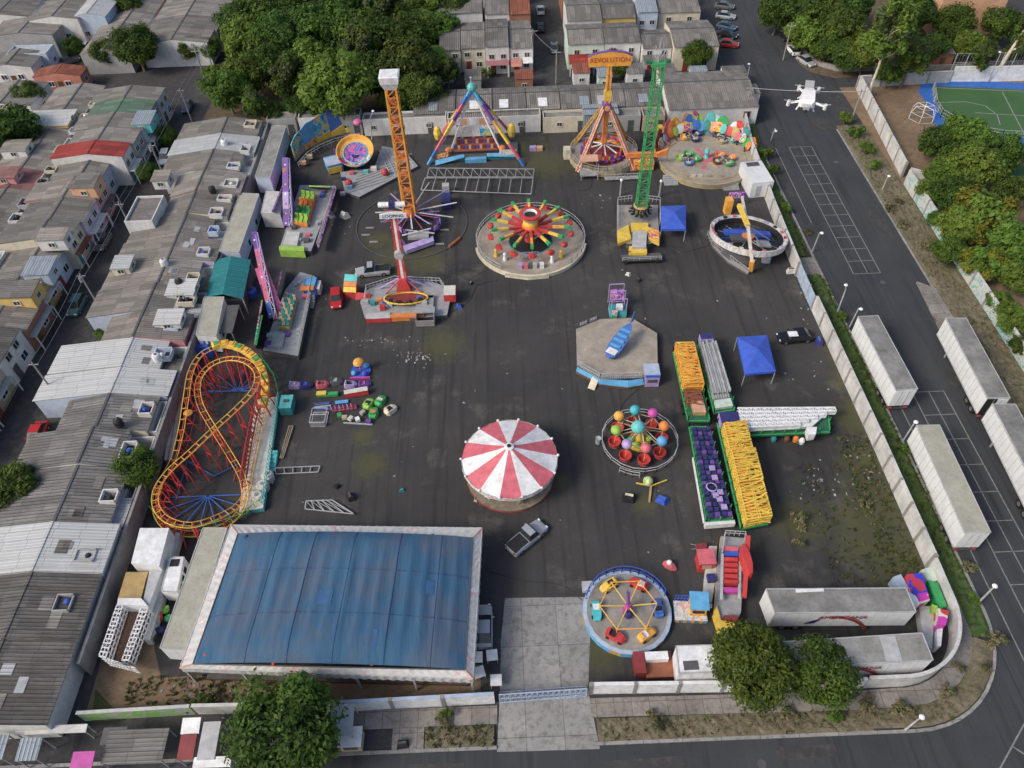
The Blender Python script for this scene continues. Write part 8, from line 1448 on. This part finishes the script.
def gcable(label, pts):
    P_ = [W(*p, .03) for p in pts]; q = []
    for i in range(len(P_) - 1):
        p0, p1, p2, p3 = P_[max(i - 1, 0)], P_[i], P_[i + 1], P_[min(i + 2, len(P_) - 1)]
        for k in range(6): t = k / 6; q.append(.5 * ((2 * p1) + (p2 - p0) * t + (2 * p0 - 5 * p1 + 4 * p2 - p3) * t * t + (3 * p1 - p0 - 3 * p2 + p3) * t ** 3))
    m = M(); m.path(q, .035, 'black', 4); tag(m.build('power_cable'), label, 'cable')
gcable('black power cable running from the back wall to the pendulum ride', [(536, 168), (560, 180), (575, 190), (590, 188), (592, 178)]); gcable('black power cable snaking from the mast ride to the flying arm ride', [(452, 312), (470, 300), (478, 285), (500, 280)]); gcable('black power cable between green tower deck and ring ride', [(662, 240), (680, 252), (700, 248), (712, 244)]); gcable('black power cable from the boat ride to the balloon ride', [(640, 388), (630, 396), (622, 405), (620, 412)]); gcable('black power cable from the toy car ride to the tent', [(582, 600), (560, 585), (520, 580), (486, 570)])
c = CF + CR * ((808 - 512) / FPX) - CU * ((97 - 384) / FPX); c.normalize(); dp = V((0, 0, CAMH)) + c * 9.0
e = T('drone', 'small white quadcopter drone hovering above the avenue at the top right', 'drone', dp, R(-20)); e.rotation_euler = (R(12), 0, R(-18))
m = M(); m.loft([[(-w_, y, z0), (w_, y, z0), (w_ * .8, y, z1), (-w_ * .8, y, z1)] for y, w_, z0, z1 in ((-.13, .06, -.03, .02), (-.1, .085, -.04, .045), (.05, .075, -.04, .05), (.12, .045, -.02, .03))], 'white'); m.build('body', e)
for sx, sy in ((-1, -1), (1, -1), (-1, 1), (1, 1)):
    m = M(); a = V((sx * .05, sy * .07, .0)); b_ = V((sx * (.185 if sy < 0 else .10), sy * (.10 if sy < 0 else .15), -.02)); m.tube(a, b_, .016, 'white', 6, .011); ar = m.build('arm', e); m = M(); m.tube(b_ - V((0, 0, .03)), b_ + V((0, 0, .03)), .018, 'white', 8); m.build('motor', ar)
    m = M(); m.box(b_.x - .05, b_.y - .004, b_.z + .032, b_.x + .05, b_.y + .004, b_.z + .034, 'lightgrey'); m.build('propeller', e)
    m = M(); m.bar((sx * .05, sy * .05, -.03), (sx * .09, sy * .09, -.1), .012, 'white'); m.build('landing_leg', e)
m = M(); m.box(-.03, -.17, -.03, .03, -.135, .01, 'lightgrey'); m.sphere((0, -.16, -.04), .022, 'black', 8); m.build('camera_pod', e); m = M(); m.box(-.05, .1, .031, .04, .2, .05, 'lightgrey'); m.build('rear_module', e)

# ============================================================ TREES AND PLANTS
leafm('leaf_dark', (.036, .062, .014), (.06, .095, .02), (.085, .12, .028)); leafm('leaf_mid', (.065, .105, .016), (.10, .145, .024), (.14, .18, .035)); leafm('leaf_light', (.09, .15, .022), (.14, .2, .035), (.19, .24, .055)); leafm('leaf_orange', (.08, .10, .018), (.2, .17, .025), (.27, .15, .03)); leafm('leaf_dry', (.12, .1, .055), (.19, .16, .09), (.26, .22, .14)); leafm('leaf_purple', (.15, .07, .16), (.25, .12, .24), (.07, .1, .03)); leafm('leaf_olive', (.07, .085, .035), (.10, .12, .05), (.12, .14, .07))
def crown_mesh(seed, rx, rz, nl, per, leaf, mats, zc, droop=0, open_=0.0):
    r = random.Random(seed); vs = []; fs = []; mi = []; lob = []
    for _ in range(nl):
        while True:
            x, y, z = r.uniform(-1, 1), r.uniform(-1, 1), r.uniform(-.75, 1)
            if (.6 if rx == 4.5 and nl == 60 else .25) < x * x + y * y + z * z < 1: break
        lr = r.uniform(.15, .42); lob.append((x * rx * .8, y * rx * .8, z * rz * .8, lr * rx, lr * (rz * .5 + rx * .5), r.randrange(len(mats))))
    lob.append((0, 0, -rz * .1, rx * (.6 if nl == 60 else .5), rz * .5, 0))
    for (lx, ly, lz, lr, lh, mt) in lob:
        for _ in range(per):
            a, b_ = r.uniform(0, 6.283), math.acos(r.uniform(-1, 1)); q = r.random() ** .35 * (1 + r.gauss(0, .07)); dx, dy, dz = math.sin(b_) * math.cos(a), math.sin(b_) * math.sin(a), math.cos(b_)
            c = V((lx + dx * lr * q, ly + dy * lr * q, zc + lz + dz * lh * q - droop * r.random())); nrm = V((dx + r.gauss(0, .5), dy + r.gauss(0, .5), dz + .5 + r.gauss(0, .5))).normalized(); t = nrm.orthogonal().normalized(); t.rotate(Matrix.Rotation(r.uniform(0, 6.28), 3, nrm)); u = nrm.cross(t); s_ = leaf * r.uniform(.4, 1.6); o = len(vs)
            vs += [c + t * s_, c + u * s_ * .5, c - t * s_, c - u * s_ * .5]; fs.append((o, o + 1, o + 2, o + 3)); mi.append(mt if r.random() < .85 else r.randrange(len(mats)))
    me = bpy.data.meshes.new('crown'); me.from_pydata(vs, [], fs)
    for k in mats: me.materials.append(MATS[k])
    me.polygons.foreach_set('material_index', mi); me.update(); return me
def trunk_mesh(seed, h, r0, rx, mat, nb=7):
    r = random.Random(seed); m = M(); p = V((0, 0, 0)); rad = r0
    for k in range(4): q = p + V((r.gauss(0, .12), r.gauss(0, .12), h / 4)); m.tube(p, q, rad, mat, 8, rad * .85); p = q; rad *= .85
    for k in range(nb):
        a = 6.283 * k / nb + r.random(); z = h * r.uniform(.6, 1.0); b0 = V((0, 0, z)); b1 = b0 + V((math.cos(a) * rx * .45, math.sin(a) * rx * .45, rx * .35)); b2 = b1 + V((math.cos(a + .3) * rx * .35, math.sin(a + .3) * rx * .35, rx * .25)); m.tube(b0, b1, rad * .6, mat, 6, rad * .4); m.tube(b1, b2, rad * .4, mat, 5, rad * .15)
    me = bpy.data.meshes.new('trunk'); me.from_pydata(m.v, [], m.f); me.materials.append(MATS[mat]); me.update(); return me
TM = {}
for k, (rx, rz, nl, per, leaf, mats, zc, th) in dict(dense=(4.5, 3.4, 60, 300, .2, ['leaf_mid', 'leaf_dark', 'leaf_mid'], 5.2, 3.5), big=(6, 4.0, 50, 260, .32, ['leaf_dark', 'leaf_mid', 'leaf_dark'], 6.5, 4.5), bright=(5.5, 3.6, 46, 260, .3, ['leaf_mid', 'leaf_light', 'leaf_light'], 6, 4), loose=(4.5, 5.0, 26, 200, .34, ['leaf_olive', 'leaf_mid', 'leaf_dark'], 8, 7), orange=(5, 3.6, 34, 260, .32, ['leaf_orange', 'leaf_mid', 'leaf_light'], 4.8, 3), euca=(4, 6.5, 24, 170, .32, ['leaf_olive', 'leaf_light', 'leaf_mid'], 12, 11), bush=(1.3, 1.0, 10, 110, .16, ['leaf_mid', 'leaf_light'], 1.1, .6), drybush=(1.4, .7, 9, 60, .14, ['leaf_dry', 'leaf_dry', 'leaf_olive'], .7, .4)).items():
    TM[k] = [(crown_mesh(s_ * 17 + len(k), rx, rz, nl, per, leaf, mats, zc), trunk_mesh(s_, th, .28 if rx > 2 else .06, rx, 'paletrunk' if k == 'euca' else 'trunk')) for s_ in range(1, 3 if k in ('big', 'bright', 'dense', 'orange') else 2)]
TM['purple'] = [(crown_mesh(5, 2.2, 1.8, 14, 160, .22, ['leaf_purple', 'leaf_mid'], 2.4), trunk_mesh(3, 1.6, .12, 2, 'trunk'))]
BASE = dict(dense=(4.7, 5.2), big=(6.2, 6.5), bright=(5.7, 6), loose=(4.6, 8), orange=(5.2, 4.8), euca=(4.2, 12), bush=(1.45, 1.1), drybush=(1.5, .7), purple=(2.3, 2.4))
tr = random.Random(3)
def tree(kind, px, py, rpx, label, name='broadleaf_tree', cat='tree', group=None, zs=1.0):
    """crown centred on the given spot, about rpx across its half width"""
    br, bz = BASE[kind]; s_ = 1.0
    for _ in range(6):
        c = W(px, py, bz * s_ * zs); k = FPX / ((c - V((0, 0, CAMH))).dot(CF)); s_ = rpx / k / br
    e = T(name, label, cat, (c.x, c.y, 0), tr.uniform(0, 6.28), group); e.scale = (s_, s_, s_ * zs)
    cm, tm = tr.choice(TM[kind]); o = bpy.data.objects.new('crown', cm); COL.objects.link(o); o.parent = e; o = bpy.data.objects.new('trunk', tm); COL.objects.link(o); o.parent = e; return e
tree('dense', 281, 727, 62, 'large round dense tree at the bottom left in front of the blue tent', zs=.85); tree('dense', 752, 662, 45, 'bright green tree left of its darker twin over the lower right trailers', zs=1.0); tree('dense', 824, 674, 39, 'darker round tree right of the bright one over the lower right trailers', zs=.9); tree('dense', 792, 668, 24, 'small leafy tree wedged between the two trees over the trailers')
tree('dense', 135, 467, 25, 'round tree in the yard behind the lot\'s left wall'); tree('big', 12, 487, 30, 'dark tree at the left edge in the west street'); tree('bush', 100, 323, 10, 'two-part leafy bush on the terrace forecourt', 'leafy_bush', 'bush'); tree('bush', 101, 333, 9, 'lower leafy bush on the terrace forecourt', 'leafy_bush', 'bush')
tree('dense', 134, 44, 25, 'round yellow-green tree beside the white end gable at the top left'); tree('big', 104, 52, 17, 'dark tree left of the round yellow-green one at the top left'); tree('dense', 190, 48, 14, 'low green tree in front of the white end gable, left half'); tree('dense', 209, 47, 13, 'low green tree in front of the white end gable, right half'); tree('dense', 72, 45, 11, 'small round tree near the white car at the top left crossing'); tree('big', 8, 130, 32, 'dark shady tree at the left edge above the yellow wall'); tree('big', 28, 95, 18, 'dark tree beside the asphalt turning at the left'); tree('dense', 147, 172, 12, 'street tree right of the red roof'); tree('dense', 165, 134, 12, 'street tree in the west street by the teal house front'); tree('dense', 235, 45, 12, 'small light tree at the wood\'s left corner'); tree('big', 128, 5, 20, 'dark tree at the top edge between two rows of houses')
GF = 'trees of the wood behind the fairground'
F_ = [('big', 262, 12, 30), ('big', 300, 8, 30), ('big', 345, 6, 30), ('loose', 385, 10, 24), ('bright', 425, 8, 24), ('big', 450, 5, 22), ('bright', 246, 38, 26), ('big', 285, 34, 30), ('big', 322, 28, 32), ('big', 372, 32, 32), ('big', 408, 34, 28), ('bright', 440, 28, 22), ('bright', 226, 88, 24), ('bright', 243, 74, 24), ('big', 268, 62, 24), ('loose', 290, 78, 22), ('bright', 335, 84, 38), ('bright', 312, 60, 26), ('big', 375, 70, 26), ('big', 408, 62, 30), ('big', 420, 90, 22), ('loose', 360, 50, 22), ('bright', 395, 100, 16), ('big', 300, 105, 16), ('loose', 255, 104, 14), ('big', 275, 112, 13), ('bright', 430, 60, 20), ('big', 236, 20, 20), ('bright', 213, 72, 10), ('big', 440, 100, 13), ('loose', 448, 72, 12), ('big', 320, 112, 13), ('bright', 345, 108, 14)]
kd = dict(big='dark crowned tree', bright='bright green tree', loose='thin open-crowned tree')
def where(x, y, cx, w0, cy): return ('front' if y > cy + 20 else 'back' if y < cy - 20 else 'middle') + ' ' + ('left' if x < cx - w0 else 'right' if x > cx + w0 else 'centre')
for i, (k, x, y, r_) in enumerate(F_): tree(k, x, y, r_ * 1.1, f'{kd[k]} in the {where(x, y, 340, 45, 55)} of the wood, {ORD(sum(1 for z in F_ if z[1] < x))} tree from the left', group=GF)
tree('purple', 264, 103, 9, 'purple flowering bush at the front edge of the wood', 'flowering_bush', 'bush')
for k, (x, y) in enumerate([(418, 22), (352, 58)]):
    o = W(x, y, 7); e = T('palm_tree', f'yellowish palm standing {"high at the right" if k == 0 else "low in the middle"} of the wood', 'palm', (o.x, o.y, 0)); m = M(); m.tube((0, 0, 0), (.3, 0, 8), .22, 'trunk', 8, .14); m.build('trunk', e); m = M()
    for i in range(16):
        a = 6.283 * i / 16; L0 = V((.3, 0, 8)); pp = [L0 + V((math.cos(a) * t * 3.2, math.sin(a) * t * 3.2, 1.3 * math.sin(t * 2.6) - 1.0 * t * t)) for t in (0, .25, .5, .75, 1)]
        for p, q in zip(pp, pp[1:]):
            d = (q - p).normalized(); s_ = V((-d.y, d.x, 0)).normalized()
            for t in (0, .33, .66):
                c = p + (q - p) * t
                for g_ in (-1, 1): m.quad(c, c + d * .18, c + d * .35 + s_ * g_ * .6 + V((0, 0, -.2)), c + d * .2 + s_ * g_ * .6 + V((0, 0, -.22)), 'leaf_light')
    m.build('fronds', e)
tree('dense', 697, 54, 17, 'round tree in front of the cream house near the avenue'); tree('big', 622, 68, 11, 'dark small tree between the mint house and the green tower top'); tree('big', 613, 57, 12, 'dark tree in the garden behind the pendulum ride sign'); tree('dense', 640, 12, 8, 'small tree between houses at the top, above the green tower'); tree('bush', 487, 72, 8, 'small green bush left of the pink balcony house', 'leafy_bush', 'bush')
GK = 'trees of the park corner at the top right'
K_ = [('big', 778, 12, 22), ('bright', 800, 4, 22), ('big', 820, 14, 26), ('bright', 806, 32, 22), ('big', 842, 28, 26), ('big', 850, 4, 26), ('bright', 868, 50, 24), ('big', 848, 56, 18), ('big', 828, 46, 18), ('big', 915, 12, 24), ('loose', 912, 55, 20), ('dense', 955, 22, 22), ('bright', 970, 42, 18), ('big', 1003, 22, 22), ('big', 932, 46, 18), ('loose', 985, 56, 14), ('big', 1015, 50, 12), ('big', 890, 72, 16)]
for i, (k, x, y, r_) in enumerate(K_): tree(k, x, y, r_, f'{kd.get(k, "round green tree")} in the {where(x, y, 890, 50, 30)} of the park corner, {ORD(sum(1 for z in K_ if z[1] < x))} from the left', group=GK)
tree('euca', 892, 28, 26, 'tall pale-trunked tree with light feathery crown at the park wall corner', 'pale_trunk_tree'); tree('euca', 900, 6, 20, 'second pale-trunked tree behind the first at the park wall corner', 'pale_trunk_tree')
a, b_ = W(992, 80, 0), W(1024, 30, 9); e = T('leaning_tree', 'bare pale trunk leaning right behind the football pitch', 'tree', a); m = M(); t = L(e, b_); m.tube((0, 0, 0), t * .6, .45, 'paletrunk', 8, .3); m.tube(t * .6, t, .3, 'paletrunk', 8, .2); m.tube(t * .6, t * .75 + V((1.5, -1, 0)), .2, 'paletrunk', 6, .1); m.build('trunk', e)
o = bpy.data.objects.new('crown', TM['loose'][0][0]); COL.objects.link(o); o.parent = e; o.location = (t.x + 1, t.y, t.z - 8); o.scale = (.7, .7, .9)
GR2 = 'trees of the park strip on the right'
R_ = [('big', 940, 142, 20), ('bright', 965, 135, 24), ('bright', 975, 165, 26), ('bright', 1000, 150, 22), ('bright', 945, 172, 18), ('bright', 930, 190, 13), ('big', 955, 195, 20), ('orange', 985, 215, 30), ('bright', 960, 225, 20), ('bright', 950, 250, 16), ('bright', 1012, 240, 24), ('orange', 985, 262, 20), ('bright', 1018, 275, 18), ('big', 1010, 190, 18), ('bright', 1014, 318, 17), ('bright', 1000, 300, 12), ('big', 1022, 345, 12), ('bright', 938, 218, 10)]
for i, (k, x, y, r_) in enumerate(R_): tree(k, x, y, r_ * 1.18, f'{kd.get(k, "orange-tinged tree")} in the {where(x, y, 975, 22, 215)} of the right-hand park strip, {ORD(sum(1 for z in R_ if z[2] < y or (z[2] == y and z[1] < x)))} from the top', group=GR2)
GU = 'shrubs on the verges and behind the walls'
for i, (k, x, y, r_, lb) in enumerate([('bush', 845, 118, 9, 'yellow-green shrub at the top of the verge below the drone'), ('bush', 856, 131, 10, 'second shrub down the verge below the drone'), ('bush', 866, 148, 10, 'third shrub down the verge beside the white park wall'), ('bush', 876, 165, 8, 'fourth shrub down the verge beside the white park wall'), ('drybush', 893, 208, 9, 'dry bush on the far verge near the leaning lamp'), ('drybush', 905, 225, 9, 'dry bush on the far verge above the teal graffiti'), ('drybush', 925, 245, 9, 'dry bush beside the teal graffiti on the wall'), ('drybush', 965, 320, 9, 'dry bush behind the second semi-trailer\'s front'), ('drybush', 985, 350, 10, 'dry bush behind the second semi-trailer\'s middle'), ('drybush', 900, 200, 7, 'dry tuft near the verge slab\'s top'), ('bush', 766, 152, 9, 'palm-like shrub right of the round platform'), ('bush', 773, 170, 8, 'low shrub in the verge right of the white cabin\'s wall'), ('bush', 787, 207, 8, 'bushy plant on the verge above the concrete path'), ('drybush', 810, 232, 7, 'dry brown shrub at the kerb by the first lamp'), ('bush', 842, 316, 6, 'small bright plant by the lowest of three lamps'), ('bush', 907, 449, 7, 'bright plant at the kerb by the third semi-trailer'), ('drybush', 936, 492, 14, 'dry leafless bush leaning on the third semi-trailer\'s side'), ('drybush', 950, 522, 10, 'grey dry plant by the rear of the third semi-trailer'), ('drybush', 972, 568, 11, 'dry grass tuft on the verge behind the third semi-trailer'), ('bush', 974, 599, 8, 'bright green bush at the curve lamp'), ('drybush', 995, 637, 14, 'brown dry bush spilling over the kerb at the curve'), ('drybush', 990, 668, 9, 'grey dry twigs on the asphalt below the curve'), ('drybush', 660, 718, 15, 'bare spindly bush on the pavement right of the driveway'), ('bush', 446, 715, 9, 'leafy bush by the wall left of the gate'), ('drybush', 442, 722, 12, 'dry bush by the wall left of the gate'), ('drybush', 790, 716, 12, 'dry bush below the two trees'), ('bush', 836, 718, 10, 'green shoots at the foot of the darker tree'), ('drybush', 872, 705, 15, 'dead branches on the corner verge'), ('drybush', 905, 712, 14, 'dead branches in the middle of the corner verge'), ('drybush', 945, 690, 12, 'dead branches at the right of the corner verge'), ('drybush', 960, 665, 9, 'dead twigs at the inner curve of the wall'), ('drybush', 868, 500, 12, 'dry weeds inside the lot by the east wall'), ('drybush', 797, 520, 14, 'dry weeds right of the yellow load'), ('drybush', 800, 540, 9, 'pale dry weeds below the other weeds right of the yellow load'), ('bush', 205, 700, 9, 'green plants in the dirt yard left of the round tree'), ('drybush', 215, 697, 12, 'dry weeds in the dirt yard left of the round tree'), ('bush', 190, 706, 8, 'small green weeds at the dirt yard\'s wall'), ('bush', 465, 45, 0.1 * 70, 'green garden bush left of the house with a pink balcony')]): tree(k, x, y, r_, lb, 'dry_bush' if k == 'drybush' else 'leafy_bush', 'bush', GU)
# tufts of grass: uncountable
m = M(); gr = random.Random(9)
for (x0, y0, x1, y1, n) in [(41.3, 34, 44.3, 79, 2200), (41.2, 84, 43.6, 120, 1200), (6.5, 19.9, 30, 21.6, 200), (31, 20.5, 38, 21.8, 60), (58.8, 30, 62.8, 118, 900), (-8.8, 19.9, -2.9, 21.5, 160), (37, 34, 40.6, 52, 320), (31, 33, 38, 48, 160), (-37, 24.5, -18, 27, 300)]:
    for _ in range(n):
        x, y = gr.uniform(x0, x1), gr.uniform(y0, y1); h = gr.uniform(.12, .38); a = gr.uniform(0, 6.28); c, s_ = math.cos(a) * .12, math.sin(a) * .12; mt = gr.choice(['leaf_mid', 'leaf_light', 'leaf_olive'] if x > 41 and x < 45 and y > 33 and not 0 else ['leaf_dry', 'leaf_olive', 'leaf_mid'])
        for k in range(3): u = gr.uniform(-.12, .12); v = gr.uniform(-.12, .12); m.add([(x + u - c, y + v - s_, .05), (x + u + c, y + v + s_, .05), (x + u + gr.uniform(-.2, .2), y + v + gr.uniform(-.2, .2), h + .1)], [(0, 1, 2)], mt)
tag(m.build('grass_tufts'), 'rough grass tufts growing along the verges and the east wall', 'grass', kind='stuff')
